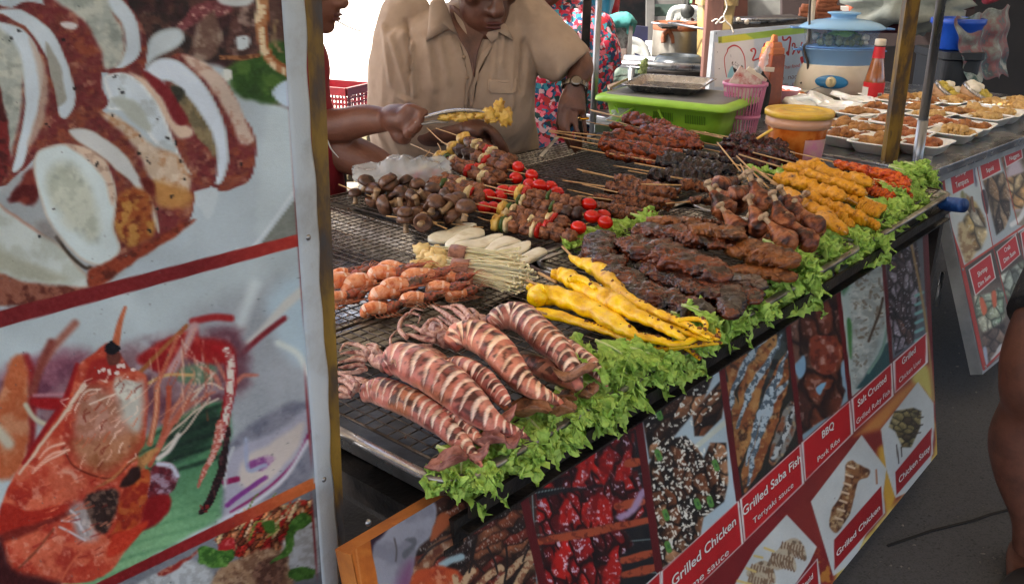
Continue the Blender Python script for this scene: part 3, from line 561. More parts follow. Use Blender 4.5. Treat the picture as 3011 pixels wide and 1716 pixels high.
# ================================================================ grill cart
dark_metal = M('blackened_steel', [(18,17,17),(44,40,38),(70,62,56)], 16, .45, .35, 120, metal=.6, rnd=False, rr=(.3,.7), detail=8)
tray_m = M('used_steel_tray', [(110,106,102),(186,184,182),(150,146,142),(80,70,62)], 10, .3, .12, 90, metal=.8, rnd=False, rr=(.16,.42), detail=7)
burnt_m = M('burnt_tray_floor', [(9,8,8),(22,19,18),(46,38,34)], 9, .3, .3, 60, metal=.1, rnd=False, rr=(.25,.6), detail=7)
shiny_m = M('shiny_tray_floor', [(20,17,15),(190,192,196),(226,228,230),(80,74,68),(206,206,208),(24,20,18)], 6, .12, .08, 30, metal=.9, rnd=False, rr=(.04,.3), detail=5)
wire_m = M('sooty_wire', [(28,24,22),(70,60,52),(110,100,92)], 40, .4, 0, metal=.8, rnd=False)
yellow_m = M('worn_yellow_paint', [(28,22,18),(52,50,50),(70,50,26),(112,84,14),(126,96,18),(50,40,30),(122,94,18)], 16, .6, .4, 90, rnd=False, stretch=(1,1,.3), detail=9, contrast=.22)
silver_m = M('galvanised_pipe', [(110,112,116),(168,170,174)], 20, .3, 0, metal=.9, rnd=False, rr=(.2,.45), stretch=(1,1,.2))
rust_m = M('rusty_iron', [(40,24,18),(78,48,36),(96,70,56)], 22, .75, .3, 80, rnd=False)
cart = thing('food_cart', 'long grill cart with worn yellow corner post, steel frame and blue push handle', 'food cart', DE(1.7, 1.2, 0))
pr = []
D0, D1_, E0, E1 = .69, 2.72, .69, 1.88
for a, b in (((D0,E0),(D1_,E0)),((D0,E1),(D1_,E1)),((D0,E0),(D0,E1)),((D1_,E0),(D1_,E1)),((1.385,E0),(1.385,E1)),((D0,1.145),(D1_,1.145))):
    pr.append(bar(DE(*a, .732), DE(*b, .732), .035, .035))
mk('frame', *join(pr), dark_metal, cart, smooth=False)
mk('bottom_shelf', *box(DE((D0+D1_)/2, (E0+E1)/2, .30), (D1_-D0-.05, E1-E0-.06, .02), (DD, EE, UP)), dark_metal, cart, smooth=False)
mk('coal_pan', *box(DE((D0+D1_)/2, (E0+E1)/2, .665), (D1_-D0-.1, E1-E0-.14, .06), (DD, EE, UP)), dark_metal, cart, smooth=False)
for a in ((D0,E0),(D1_-.02,E0),(D0,E1),(D1_-.02,E1)): mk('leg', *bar(DE(*a, .0), DE(*a, .714), .035, .035, up=DD), dark_metal, cart, smooth=False)
mk('front_rail', *join([bar(DE(.70,.655,.768), DE(2.70,.655,.768), .006, .022), bar(DE(.70,.665,.733), DE(2.70,.665,.733), .02, .004)]), dark_metal, cart, smooth=False)
def post_pts(pt_top, pt_bot, ydist_top, ydist_bot=None): return PY(pt_top, ydist_top), PY(pt_bot, ydist_bot or ydist_top)
# near yellow angle-iron post: photo centre line (924,0) -> (1003,1716)
pc = postA+nrm([postA[0], postA[1], 0])*.012
t_, b_ = PY((923,0), pc[1]+.004), PY((1000,1716), pc[1]-.012)
dv = nrm(b_-t_); t_ = t_-dv*.8; b_ = b_+dv*.72
side = nrm(np.cross(dv, nrm(pc-CAMP)))
side = side if side[0] > 0 else -side; bk = nrm(np.cross(side, dv)); bk = bk if bk[1] > 0 else -bk
V, F = join([bar(t_, b_, .0175, .0025, up=bk), bar(t_-side*.0085+bk*.011, b_-side*.0085+bk*.011, .0025, .022, up=bk)])
mk('corner_post', V, F, yellow_m, cart, smooth=False)
for px in ((994,1217),(992,1309),(998,1452),(990,1130)):
    d = ray(*px); tt = ((pc-CAMP)@bk)/(d@bk); q = CAMP+d*tt-bk*.004
    mk('screw', *lathe(q, [(.0001,.002),(.002,.0018),(.0032,.0006),(.0034,-.001)], 12, (side, dv, -bk)), screw_m, cart)
# frayed string tied round the near post
q = [CAMP+ray(x, y)*((pc-CAMP)@bk)/(ray(x, y)@bk)-bk*.008 for x, y in TT('K1', (-18,150),(-5,100),(15,88),(45,100),(75,170),(100,220),(160,290))]
s_ = mk('string', *tube(q, [.0012,.0012,.0012,.0011,.001,.0008,.0004], 40, 6), M('white_string', (190,186,178), rough=.8)); tag(s_, 'frayed white string knotted round the near yellow post', 'string')
# trays and racks
def tray(d0, d1, e0, e1, label, floor, zt=.812, dep=.046, parent=None):
    w_, h_ = d1-d0, e1-e0; c = DE((d0+d1)/2, (e0+e1)/2, 0); o = lambda gr, r: rrect(w_+2*gr, h_+2*gr, r+gr)
    t = thing('steel_tray', label, 'tray', c+UP*(zt-dep), 'steel trays on the grill cart')
    r = .05
    V, F = rings([(o(-.016,r), zt-dep-.001), (o(-.012,r), zt-dep), (o(-.004,r), zt-.004), (o(.002,r), zt-.0035), (o(.011,r), zt-.0035), (o(.013,r), zt-.006), (o(.0142,r), zt-.006), (o(.0142,r), zt-.001), (o(.010,r), zt), (o(.001,r), zt), (o(-.003,r), zt-.003), (o(-.0125,r), zt-dep+.003), (o(-.017,r), zt-dep+.0015)], (DD, EE, UP), c, True, False)
    mk('rim', V, F, tray_m, t)
    V, F = rings([(o(-.0165,r)*k, zt-dep+.002) for k in (1, .9, .5)], (DD, EE, UP), c, False, True)
    mk('pan', V, F, floor, t, smooth=False)
    return t
tray(.682, 1.372, .668, 1.128, 'steel tray with blackened floor under the striped grilled squid', burnt_m)
tray(.70, 1.375, 1.165, 1.86, 'bright shiny steel tray under the prawns and mushrooms', shiny_m)
tray(1.405, 2.02, .668, 1.128, 'steel tray under the dark glazed ribs, its round corner beside the yellow squid', burnt_m)
tray(2.055, 2.70, .668, 1.128, 'steel tray under the yellow chicken skewers beside the blue handle', burnt_m)
tray(1.405, 2.70, 1.165, 1.86, 'large dark tray at the back of the cart under the brown meat skewers', burnt_m)
def rack(d0, d1, e0, e1, label, sp=.0215, z=.8155, seed=0, r=.0012):
    rr = np.random.RandomState(seed); ps = []; t = thing('wire_rack', label, 'wire rack', DE((d0+d1)/2, (e0+e1)/2, z), 'wire racks over the trays')
    sag = lambda d, e: z+.002*math.sin(d*9+seed)*math.sin(e*7)-.001
    for k in range(int((e1-e0)/sp)+1):
        e = e0+k*sp; j = rr.randn()*.0008; ps.append(tube([DE(d, e+j, sag(d, e)) for d in np.linspace(d0, d1, 9)], r, 9, 5))
    for k in range(int((d1-d0)/sp)+1):
        d = d0+k*sp; j = rr.randn()*.0008; ps.append(tube([DE(d+j, e, sag(d, e)+.0016) for e in np.linspace(e0, e1, 9)], r, 9, 5))
    mk('mesh_wires', *join(ps), wire_m, t)
    mk('border_wire', *tube([DE(d0,e0,z),DE(d1,e0,z),DE(d1,e1,z),DE(d0,e1,z),DE(d0,e0,z)], .0022, 0, 8), wire_m, t)
rack(.70, 1.36, .705, 1.115, 'square mesh wire rack holding the grilled squid', seed=1)
rack(.71, 1.385, 1.135, 1.84, 'square mesh wire rack holding the mushrooms, bright tray below', seed=2, z=.817)
rack(1.415, 2.0, .69, 1.115, 'wire rack half hidden under the ribs', seed=3)
rack(2.07, 2.68, .69, 1.115, 'wire rack hidden under the yellow chicken skewers', seed=4)
rack(1.415, 2.03, 1.18, 1.85, 'dark wire rack showing empty between tomatoes and brown skewers', seed=5, z=.8158)
rack(2.05, 2.68, 1.18, 1.85, 'dark wire rack under the back pork skewers by the green tub', seed=6, z=.8158)
# push handle with blue grip
a, b = P(T('E',(880,1235)), .78), P(T('E',(985,1245)), .79); c = b+(b-a)*1.15
hb = mk('handle_bar', *rod(a-(b-a)*1.2, b, .011, 14), silver_m, cart)
grip_m = M('blue_rubber_grip', [(20,50,110),(36,84,150)], 60, .55, .2, 200)
hg = mk('handle_grip', *tube([b-(c-b)*.05, b, b+(c-b)*.2, c-(c-b)*.05, c], [.0165,.019,.0195,.0195,.017], 12, 18), grip_m, cart)
# ---------------------------------------------------------------- front printed banner
FB = Plane(DE(2.582, .68, .7414), DD, (2756, 1334))
def paint_front(X, Y):
    p = Paint(X, Y, (96,24,30)); K = lambda *q: TT('K6', *q); L5 = lambda *q: TT('K5', *q)
    # background of the lower band
    p.poly(K((100,1500),(480,1250),(780,1000),(990,790),(1320,480),(1420,400),(1420,1500),(600,1900)), (112,30,34), 3, smooth=False)
    p.poly(K((700,1150),(1000,780),(1130,720),(1200,900),(1140,1100),(900,1300)), (120,44,40), 30, 10)
    p.poly(K((1180,615),(1330,490),(1350,650),(1290,560),(1115,770),(1000,800)), (176,120,66), 14, smooth=False); p.poly(K((1250,545),(1320,485),(1345,640),(1300,590)), (176,166,92), 10)
    p.poly(K((1120,840),(1150,880),(1180,1060),(1140,1140),(1100,920)), (186,146,60), 10, 10); p.poly(K((1330,660),(1370,880),(1200,1080),(940,1456),(860,1500),(900,1420),(1140,1140),(1350,880)), (180,160,84), 6, 4, mott=((200,190,130),30,.6,.7)); p.poly(K((820,1300),(905,1420),(860,1520),(830,1400)), (160,108,50), 10, 14, mott=((112,30,34),16,.5,.9))
    # P0 lobster panel (left)
    p.poly(L5((120,790),(560,560),(1500,420),(1620,1300),(1400,1500),(-100,1500)), (66,40,34), 4, smooth=False)
    p.food(L5((620,900),(900,640),(1450,480),(1590,1244),(1550,1500),(560,1500)), [(110,60,40),(70,44,34),(134,100,76),(96,40,30),(50,34,30),(120,76,54)], 26, -32, 3.2, .6, ((190,196,196),.5), 3, soft=8, warp=14)
    p.poly(L5((320,790),(700,600),(680,650),(600,720),(470,870),(370,1030),(330,900)), (44,26,42), 4)
    p.poly(L5((370,1035),(450,900),(560,760),(700,640),(800,650),(830,740),(790,900),(690,1010),(660,1244),(640,1600),(420,1600)), (140,142,154), 6, 0, mott=[((112,112,124),60,.55,.6)])
    p.poly(L5((480,1500),(560,1200),(650,1080),(660,1300),(600,1600)), (122,84,116), 24); p.stroke(L5((530,920),(545,1000),(540,1080)), 5, (90,84,88), 3); p.poly(L5((600,930),(670,920),(680,960),(610,1060),(590,1020),(650,960)), (96,98,106), 4, 6)
    p.poly(L5((800,860),(840,760),(900,740),(930,800),(850,900),(790,940)), (150,84,54), 5, 5)
    p.poly(L5((680,1100),(760,1000),(900,900),(1040,870),(1020,940),(900,1020),(820,1080),(720,1200),(660,1260)), (122,82,60), 5, 8, mott=[((160,140,120),18,.56,.8),((80,40,30),20,.62,.7)]); p.stroke(L5((860,1120),(930,1080),(1000,1050)), 22, (140,162,170), 5, 5); p.stroke(L5((700,1090),(800,980),(960,900)), 7, (40,34,36), 3)
    p.poly(L5((660,1200),(800,1120),(900,1130),(1000,1180),(1050,1300),(900,1500),(640,1500)), (168,76,44), 6, 8, mott=[((130,50,34),34,.55,.7),((196,140,110),18,.68,.7)])
    for a in (((1260,1244),(1380,1120),(1500,1020)),((1400,1244),(1460,1140),(1520,1060)),((1100,1290),(1200,1180),(1280,1130)),((1000,1270),(1060,1170),(1090,1150)),((960,1200),(970,1280))): p.stroke(L5(*a), 20, (176,150,120), 3, 4, mott=((120,70,50),10,.6,.7))
    for a in (((1100,970),(1080,1080),(1060,1160)),((1190,980),(1240,1080),(1260,1160)),((1320,960),(1330,1100),(1310,1230)),((1080,1070),(1160,1160)),((1480,980),(1440,1080))): p.stroke(L5(*a), 6, (32,24,24), 2)
    # P1 glossy red wings
    P1 = TT('N', (1560,1330),(1600,1260),(1740,1150),(1869,1060),(1936,1672),(1960,1760),(1620,1760))
    p.poly(P1, (30,30,34), 2, smooth=False)
    for k in range(7): p.stroke(L5((1510,600+k*100),(2400,440+k*120)), 3, (110,124,126), 1.5); 
    p.stroke(L5((1500,480),(1540,1244)), 4, (110,124,126), 2); p.stroke(L5((2250,60),(2400,1244)), 5, (110,124,126), 2)
    for q, sd_ in ((((1830,230),(1960,40),(2150,40),(2230,120),(2230,400),(2150,480),(1900,560),(1560,560),(1560,440),(1700,330)),2),(((1540,650),(1700,600),(1960,560),(2250,500),(2300,640),(2250,760),(2150,820),(1580,900),(1540,800)),5),(((1560,940),(1800,880),(2150,850),(2220,960),(2100,1080),(1990,1200),(1950,1456),(1640,1456)),8),(((2040,500),(2250,440),(2320,700),(2250,790),(2120,800)),4)):
        p.food(L5(*q), [(116,22,24),(142,26,24),(86,20,24),(160,34,28),(70,18,24)], 36, 70, 1.9, .8, ((196,186,206),.85), sd_, 16, soft=7, gap=(34,12,18), sh=.5)
    for q in (((1800,560),(1900,480),(1960,330),(1920,300),(1830,420)),((1980,480),(2010,330),(2070,280),(2080,400),(2020,540)),((2090,500),(2160,330),(2210,300),(2200,480)),((1700,790),(1720,660),(1760,640),(1790,740),(1760,830)),((1860,740),(1960,600),(2060,660),(2080,800),(1980,820)),((1640,1150),(1700,1000),(1760,1010),(1740,1200)),((2000,1244),(2060,1060),(2130,1100),(2120,1244))):
        p.poly(L5(*q), (158,30,26), 6, 6, mott=[((206,196,214),9,.66,.9),((100,16,20),24,.6,.7)])
    for a in (((1560,940),(1800,900),(2040,850),(2330,790)),((2110,690),(2290,660)),((2180,390),(2290,375)),((2230,120),(2290,118)),((2150,1080),(2370,1020)),((2160,1180),(2400,1120))): p.stroke(L5(*a), [20,26,18], (150,74,50), 3, 3, mott=((96,40,30),12,.6,.7))
    p.stroke(L5((2130,770),(2230,700),(2300,580)), 20, (150,130,160), 7, 8)
    # P2 sesame chicken
    P2 = TT('N', (1869,1060),(2110,850),(2114,1015),(2172,1467),(2175,1490),(1943,1676),(1936,1672)); p.poly(P2, (158,176,186), 2, smooth=False)
    p.poly(K((395,400),(330,420),(380,470),(420,560),(420,620)), (150,172,186), 5); p.stroke(K((300,845),(420,745),(470,700)), 15, (176,184,176), 3, smooth if False else 0)
    pal2 = [(60,38,28),(120,84,60),(96,60,40),(34,24,22),(150,112,84)]
    p.food(K((45,640),(90,560),(200,500),(330,480),(370,540),(330,640),(250,740),(200,800),(120,900),(90,900)), pal2, 30, -60, 2.4, .8, ((200,190,180),.3), 12, 14, soft=4, gap=(24,18,18))
    p.food(K((280,700),(330,640),(400,560),(425,620),(410,720),(330,800),(290,800)), pal2, 24, -50, 2.4, .8, None, 9, 12, soft=4, gap=(20,16,16))
    p.food(K((85,930),(140,820),(250,800),(300,850),(330,900),(360,830),(430,830),(440,1000),(420,1090),(330,1160),(310,1270),(140,1390),(110,1140)), pal2, 34, 70, 1.6, .8, ((216,200,180),.45), 6, 14, soft=4, gap=(22,18,18))
    p.dots(K((120,820),(250,800),(330,860),(430,840),(430,1060),(330,1180),(300,1270),(150,1350),(100,1120)), 330, 3.2, (206,208,200), 21, .95, 1.9); p.dots(K((50,640),(330,560),(400,620),(330,760),(260,760),(110,880)), 70, 3.2, (206,208,200), 22, .95, 1.9)
    for c_ in ((135,705),(130,885),(305,1100),(385,930),(165,1150),(360,1090),(175,1290)): p.stroke(K((c_[0]-6,c_[1]-14),(c_[0]+4,c_[1]+14)), 17, (84,130,66), 2, 2); p.stroke(K((c_[0]-2,c_[1]-5),(c_[0]+2,c_[1]+5)), 6, (56,96,56), 2)
    # P3 saba
    P3 = TT('N', (2112,1015),(2100,900),(2300,760),(2315,916),(2354,1301),(2172,1467)); p.poly(P3, (40,40,36), 2, smooth=False)
    p.poly(K((560,330),(700,280),(690,480),(640,640),(560,700)), (58,66,66), 10, 10, mott=((30,30,32),20,.5,.7))
    for q, c1 in ((((420,430),(500,350),(520,330),(540,380),(500,520),(460,640),(440,560)),(140,100,62)),(((500,560),(560,420),(620,340),(660,360),(640,440),(580,640),(540,800),(500,900),(470,960),(470,740)),(150,112,70)),(((640,520),(700,430),(705,560),(660,720),(600,900),(540,1020),(510,1050),(500,960),(560,760)),(138,92,56)),(((430,560),(470,620),(500,800),(470,930),(450,700)),(140,104,64)),(((640,800),(715,640),(740,720),(700,860),(630,930)),(120,120,116))):
        p.poly(K(*q), c1, 3, 8, mott=[((112,62,38),26,.5,.75),((52,34,28),16,.64,.8),((176,150,104),14,.68,.6)])
    for a in (((430,720),(480,560),(560,420),(640,320)),((470,760),(560,560),(680,360)),((530,1020),(560,860),(640,640),(700,560)),((520,930),(560,760),(650,560),(700,430))): p.stroke(K(*a), [8,18,20,8], (150,166,176), 3, 10, mott=((70,84,96),9,.5,.9))
    p.stroke(K((640,900),(700,760),(740,650)), 16, (160,168,170), 4, 6, mott=((50,52,54),9,.5,.9))
    # P4 ribs
    P4 = TT('N', (2315,916),(2312,780),(2455,700),(2464,816),(2500,1171),(2354,1301)); p.poly(P4, (116,140,154), 2, smooth=False)
    p.food(K((700,260),(760,170),(850,110),(920,100),(945,300),(970,560),(930,690),(840,740),(760,800),(740,560),(720,420)), [(86,46,34),(110,60,42),(66,38,32),(96,70,60)], 56, 80, 1.7, .7, ((190,170,170),.4), 14, 18, soft=4, gap=(40,24,24), cover=.92)
    p.poly(K((720,110),(740,210),(715,290),(695,200)), (150,160,168), 4); p.poly(K((735,490),(775,440),(780,520),(750,550)), (116,150,176), 4, 6); p.poly(K((830,590),(870,560),(850,620)), (116,160,190), 3, 5); p.poly(K((940,480),(975,470),(985,600),(950,580)), (122,150,170), 4, 5)
    p.poly(K((800,370),(900,360),(935,420),(900,520),(820,500)), (120,58,42), 5, 5, mott=[((170,140,134),20,.58,.8),((80,34,28),16,.62,.7)])
    # P5 salt fish
    P5 = TT('N', (2464,816),(2450,740),(2590,640),(2600,750),(2620,1062),(2500,1171)); p.poly(P5, (150,166,166), 2, smooth=False)
    p.poly(K((940,100),(1000,30),(990,100),(950,180)), (70,110,84), 8, 6); p.poly(K((990,80),(1050,0),(1130,0),(1140,200),(1130,320),(1060,500),(1000,590),(980,400)), (148,158,158), 8, 8, mott=[((120,128,126),18,.5,.6),((176,182,180),12,.6,.7),((96,80,60),14,.74,.8)]); p.dots(K((1000,60),(1130,0),(1140,300),(1060,480),(1000,500)), 40, 5, (104,96,84), 3, .7, 2)
    p.stroke(K((1125,190),(1100,280),(1060,380)), 7, (70,54,40), 3, 3); p.poly(K((1010,590),(1080,480),(1150,380),(1155,470),(1100,540)), (44,76,80), 5, 6); p.stroke(K((1150,290),(1120,420),(1060,520)), 8, (110,140,130), 3)
    p.poly(K((965,290),(985,300),(985,450),(975,430)), (60,110,60), 5)
    # P6 liver
    P6 = TT('N', (2600,750),(2595,660),(2715,600),(2728,975),(2720,985),(2620,1062)); p.poly(P6, (90,96,104), 2, smooth=False)
    p.food(K((1140,0),(1270,-80),(1290,60),(1280,240),(1260,380),(1180,440),(1150,250)), [(70,60,66),(110,104,114),(54,44,48),(136,130,142),(84,64,62)], 18, 80, 2.2, .7, ((196,200,214),.6), 31, 10, soft=4, gap=(36,30,34))
    for k in range(7): p.stroke(K((1270,180+k*40),(1300,165+k*40)), 9, (112,160,160), 3)
    p.stroke(K((1240,-100),(1290,150),(1320,340),(1350,640)), 7, (150,126,84), 3)
    # separators
    for a, b, w_ in (((1505,1300),(1606,1760),25),((1845,1000),(1937,1672),23),((2095,880),(2173,1467),19),((2300,800),(2355,1301),15),((2450,720),(2500,1171),13),((2588,640),(2621,1062),11),((2708,560),(2727,900),7)): p.stroke([a, b], w_, (86,20,26), 1.5)
    # red labels
    for q in (((-40,1560),(138,1398),(150,1600),(-60,1800)),((140,1400),(485,1085),(507,1275),(145,1620)),((490,1080),(760,835),(775,1010),(510,1268)),((763,830),(980,641),(992,790),(778,1002)),((984,637),(1165,475),(1172,622),(997,782)),((1168,472),(1320,340),(1323,475),(1178,611))):
        q = np.array(K(*q)); c = q.mean(0); p.poly(q, (196,196,196), 1.5, smooth=False); q2 = q+(c-q)/np.linalg.norm(c-q, axis=1)[:, None]*6.5; p.poly(q2, (162,30,36), 2.0, smooth=False)
    # lower cards
    cards = [((1115,770),(1280,560),(1350,655),(1352,760),(1330,1000),(1180,1075),(1140,950)),((805,1090),(1030,795),(1140,945),(1125,1060),(1000,1350),(905,1420)),((460,1470),(560,1300),(698,1148),(832,1290),(800,1360),(640,1600))]
    for q in cards: p.poly(K(*q), (176,182,182), 2, smooth=False)
    p.food(K((1175,690),(1260,675),(1295,690),(1290,760),(1250,850),(1210,850),(1180,780),(1150,760)), [(96,84,56),(122,112,76),(70,60,44),(140,130,94)], 17, 20, 1.5, .7, None, 8, 6, soft=3, gap=(50,44,34))
    for a in (((1280,720),(1302,716)),((1270,755),(1300,750)),((1255,790),(1290,785)),((1185,840),(1195,920)),((1205,850),(1208,890))): p.stroke(K(*a), 4, (60,50,44), 1.5)
    p.poly(K((950,1020),(960,930),(985,905),(1010,920),(1040,935),(1065,950),(1055,985),(1020,1000),(1000,1060),(985,1130),(950,1190),(915,1230),(890,1190),(895,1130),(930,1080)), (128,90,60), 3, 4, mott=[((70,40,30),16,.52,.8),((176,156,120),12,.62,.8)])
    for k in range(7): p.stroke(K((915-k*0+k*9,1160-k*38),(945+k*9,1170-k*38)), 6, (196,176,150), 2)
    p.stroke(K((1095,950),(1098,1010)), 5, (160,110,80), 2)
    for cc, s_ in (((735,1290),1.),((690,1340),1.),((600,1390),1.1),((590,1440),1.)):
        q = [(cc[0]-75*s_,cc[1]+20),(cc[0]-40,cc[1]-30),(cc[0]+10,cc[1]-38),(cc[0]+45,cc[1]+10),(cc[0]+48,cc[1]+60),(cc[0]+10,cc[1]+45),(cc[0]-40,cc[1]+50)]
        p.poly(K(*q), (166,156,136), 3, 3, mott=[((96,76,60),12,.6,.8)])
        for k in range(8): a = k/8; p.stroke(K((cc[0]-55+k*13,cc[1]-22+k*3),(cc[0]-60+k*13,cc[1]+5+k*4),(cc[0]-50+k*13,cc[1]+32+k*4)), 4, (116,90,70), 1.5)
    for a in (((555,1330),(590,1338)),((600,1295),(640,1310)),((520,1385),(560,1400)),((480,1440),(540,1456))): p.stroke(K(*a), 7, (190,170,110), 2)
    for q in (((1170,965),(1345,755),(1347,880),(1180,1070)),((898,1265),(1122,1012),(1135,1140),(905,1402)),((700,1500),(835,1340),(850,1456),(760,1600))):
        q = np.array(K(*q)); c = q.mean(0); p.poly(q, (176,180,180), 2, smooth=False); q2 = q+(c-q)/np.linalg.norm(c-q, axis=1)[:, None]*7; p.poly(q2, (138,28,34), 1.6, smooth=False)
    # orange cloth border at the near end
    p.poly(TT('N', (990,1525),(1180,1420),(1230,1400),(1230,1440),(1078,1528),(1120,1760),(1000,1760)), (184,106,44), 3, 2, smooth=False, mott=[((150,82,34),60,.5,.5),((200,130,60),30,.6,.5)])
    p.stroke([(1036,1530),(1048,1620),(1066,1740)], 5, (196,128,72), 3)
    p.C = 118+(p.C-118)*1.1; p.C *= (1+.08*(fbm(p.X, p.Y, 120, 3, 4)-.5)*2)[:, None]; p.dots(TT('N',(1300,1300),(2700,700),(2740,1300),(2300,1716),(1300,1716)), 90, 2.2, (84,74,70), 4, .5); p.grain(4, 3); return p
fb = thing('banner', 'long printed food banner of seven picture panels leaning along the cart front', 'banner', FB.pt(-1, -.7))
uL_, vL_ = FB.uv((1016, 1530)); 
printed(FB, (uL_, .0, -.69, .04), 900, 330, paint_front, 'printed_sheet', print_m, fb)
bt = .03
V, F = box(FB.pt(uL_/2, -.3275, -.004-bt/2), (abs(uL_)-.002, .722, bt), (FB.d, -FB.g, FB.n))
wood_or = M('orange_cloth_wrap', [(150,84,34),(190,116,48),(206,140,70)], 12, .8, .3, 200, rnd=False)
mk('backing_frame', V, F, wood_or, fb, smooth=False)
mk('screw', *lathe(FB.at(T('K5',(347,808)), .001), [(.0001,.002),(.0025,.0018),(.004,.0005),(.0042,-.001)], 14, (FB.d, np.cross(FB.n, FB.d), FB.n)), screw_m, fb)
let_w = M('white_print', (206,206,204), rough=.6, rnd=False)
ARIAL = [('Grilled Chicken',(192,1470),(474,1190),56),('Sesame sauce',(192,1560),(442,1322),40),('Grilled Saba Fish',(504,1158),(762,912),50),('Teriyaki sauce',(550,1192),(728,1024),33),
 ('BBQ',(856,812),(908,763),40),('Pork Ribs',(836,916),(934,823),29),('Salt Crusted',(1014,672),(1140,556),38),('Grilled Ruby Fish',(1008,750),(1155,610),29),('Grilled',(1210,486),(1270,428),34),('Chicken Liver',(1197,566),(1295,470),26),
 ('Chicken Satay',(1196,1010),(1334,858),33),('Grilled Chicken',(920,1336),(1112,1124),33),('Grilled Squid',(690,1570),(815,1428),33)]
for tx, a, b, h in ARIAL: lettering(tx, FB, a, b, h*.86, let_w, fb, font_bold=('sauce' not in tx and 'Ribs' not in tx and 'Liver' not in tx and 'Ruby' not in tx), z='K6')
# ================================================================ second stall with the fried snacks
steel_m = M('brushed_steel_top', [(120,122,126),(168,170,174),(140,142,148)], 6, .25, .05, 40, metal=.9, rnd=False, rr=(.12,.35))
greysteel_m = M('grey_painted_steel', [(112,116,120),(148,152,156)], 9, .5, .2, 80, metal=.3, rnd=False)
D3 = nrm([*ray(4331, -110)[:2], 0]); B3 = np.array([-D3[1], D3[0], 0])
c3 = P((2742, 497), .80)
S3 = lambda a, b, z: c3*[1, 1, 0]+D3*a+B3*b+UP*z
st = thing('snack_stall', 'steel topped snack stall with spoked wheel beyond the grill cart', 'food stall', S3(.9, .6, 0))
mk('table_top', *box(S3(1.0, .85, .785), (2.1, 1.72, .03), (D3, B3, UP), .004), steel_m, st, smooth=False)
mk('front_rail', *join([bar(S3(-.04, .01, .758), S3(2.05, .01, .758), .03, .022), bar(S3(-.05,.02,.775), S3(-.05,1.6,.775), .03, .03)]), greysteel_m, st, smooth=False)
# square tube end
sq = T('E', (868, 1037)); q = P(sq, .79); o1 = rrect(.036, .036, .003, 2); V, F = rings([(o1, 0), (o1, .3), (o1*.86, .3), (o1*.86, .1)], (nrm(np.cross(UP, -(B3*-.3-D3))), UP, nrm(B3*-.35-D3)), q-nrm(B3*-.35-D3)*.3, False, False)
mk('square_tube', V, F, greysteel_m, st, smooth=False)
for a, b in ((.05,.1),(1.95,.1),(.05,1.5),(1.95,1.5)): mk('leg', *bar(S3(a,b,0), S3(a,b,.77), .03, .03, up=D3), greysteel_m, st, smooth=False)
mk('side_panel', *box(S3(.06,.8,.55), (.01,1.4,.42), (D3, B3, UP)), M('dim_sheet_metal', [(52,56,60),(80,84,88)], 5, .6, .1, 40, metal=.3, rnd=False), st, smooth=False)
for px0, px1 in (((2712,690),(2672,880)),((2745,745),(2716,905)),((2772,800),(2752,900))): mk('brace', *rod(CAMP+ray(*px0)*3.35, CAMP+ray(*px1)*3.35, .007), silver_m, st)
# wheel seen below the stall: tyre, rim and spokes
wc = CAMP+ray(2775, 915)*3.42; wr = .27; wx = nrm(D3+B3*.1); tyre_m = M('tyre_rubber', (20,20,21), rough=.8)
th = np.linspace(0, 2*np.pi, 49); cyc = lambda r: np.array([wc+wx*math.cos(t)*r+UP*math.sin(t)*r for t in th])
wc = S3(.16, .30, wr)
mk('tyre', *tube(cyc(wr), .019, 0, 8, cap=False), tyre_m, st); mk('rim', *tube(cyc(wr-.03), .009, 0, 8, cap=False), silver_m, st)
mk('spokes', *join([rod(wc+nrm(np.cross(wx, UP))*.03*(-1)**k, wc+wx*math.cos(k*.3927/1.)*(wr-.03)+UP*math.sin(k*.3927)*(wr-.03), .0022, 5) for k in range(32)]), silver_m, st); mk('hub', *rod(wc-nrm(np.cross(wx, UP))*.04, wc+nrm(np.cross(wx, UP))*.04, .02, 12), silver_m, st)
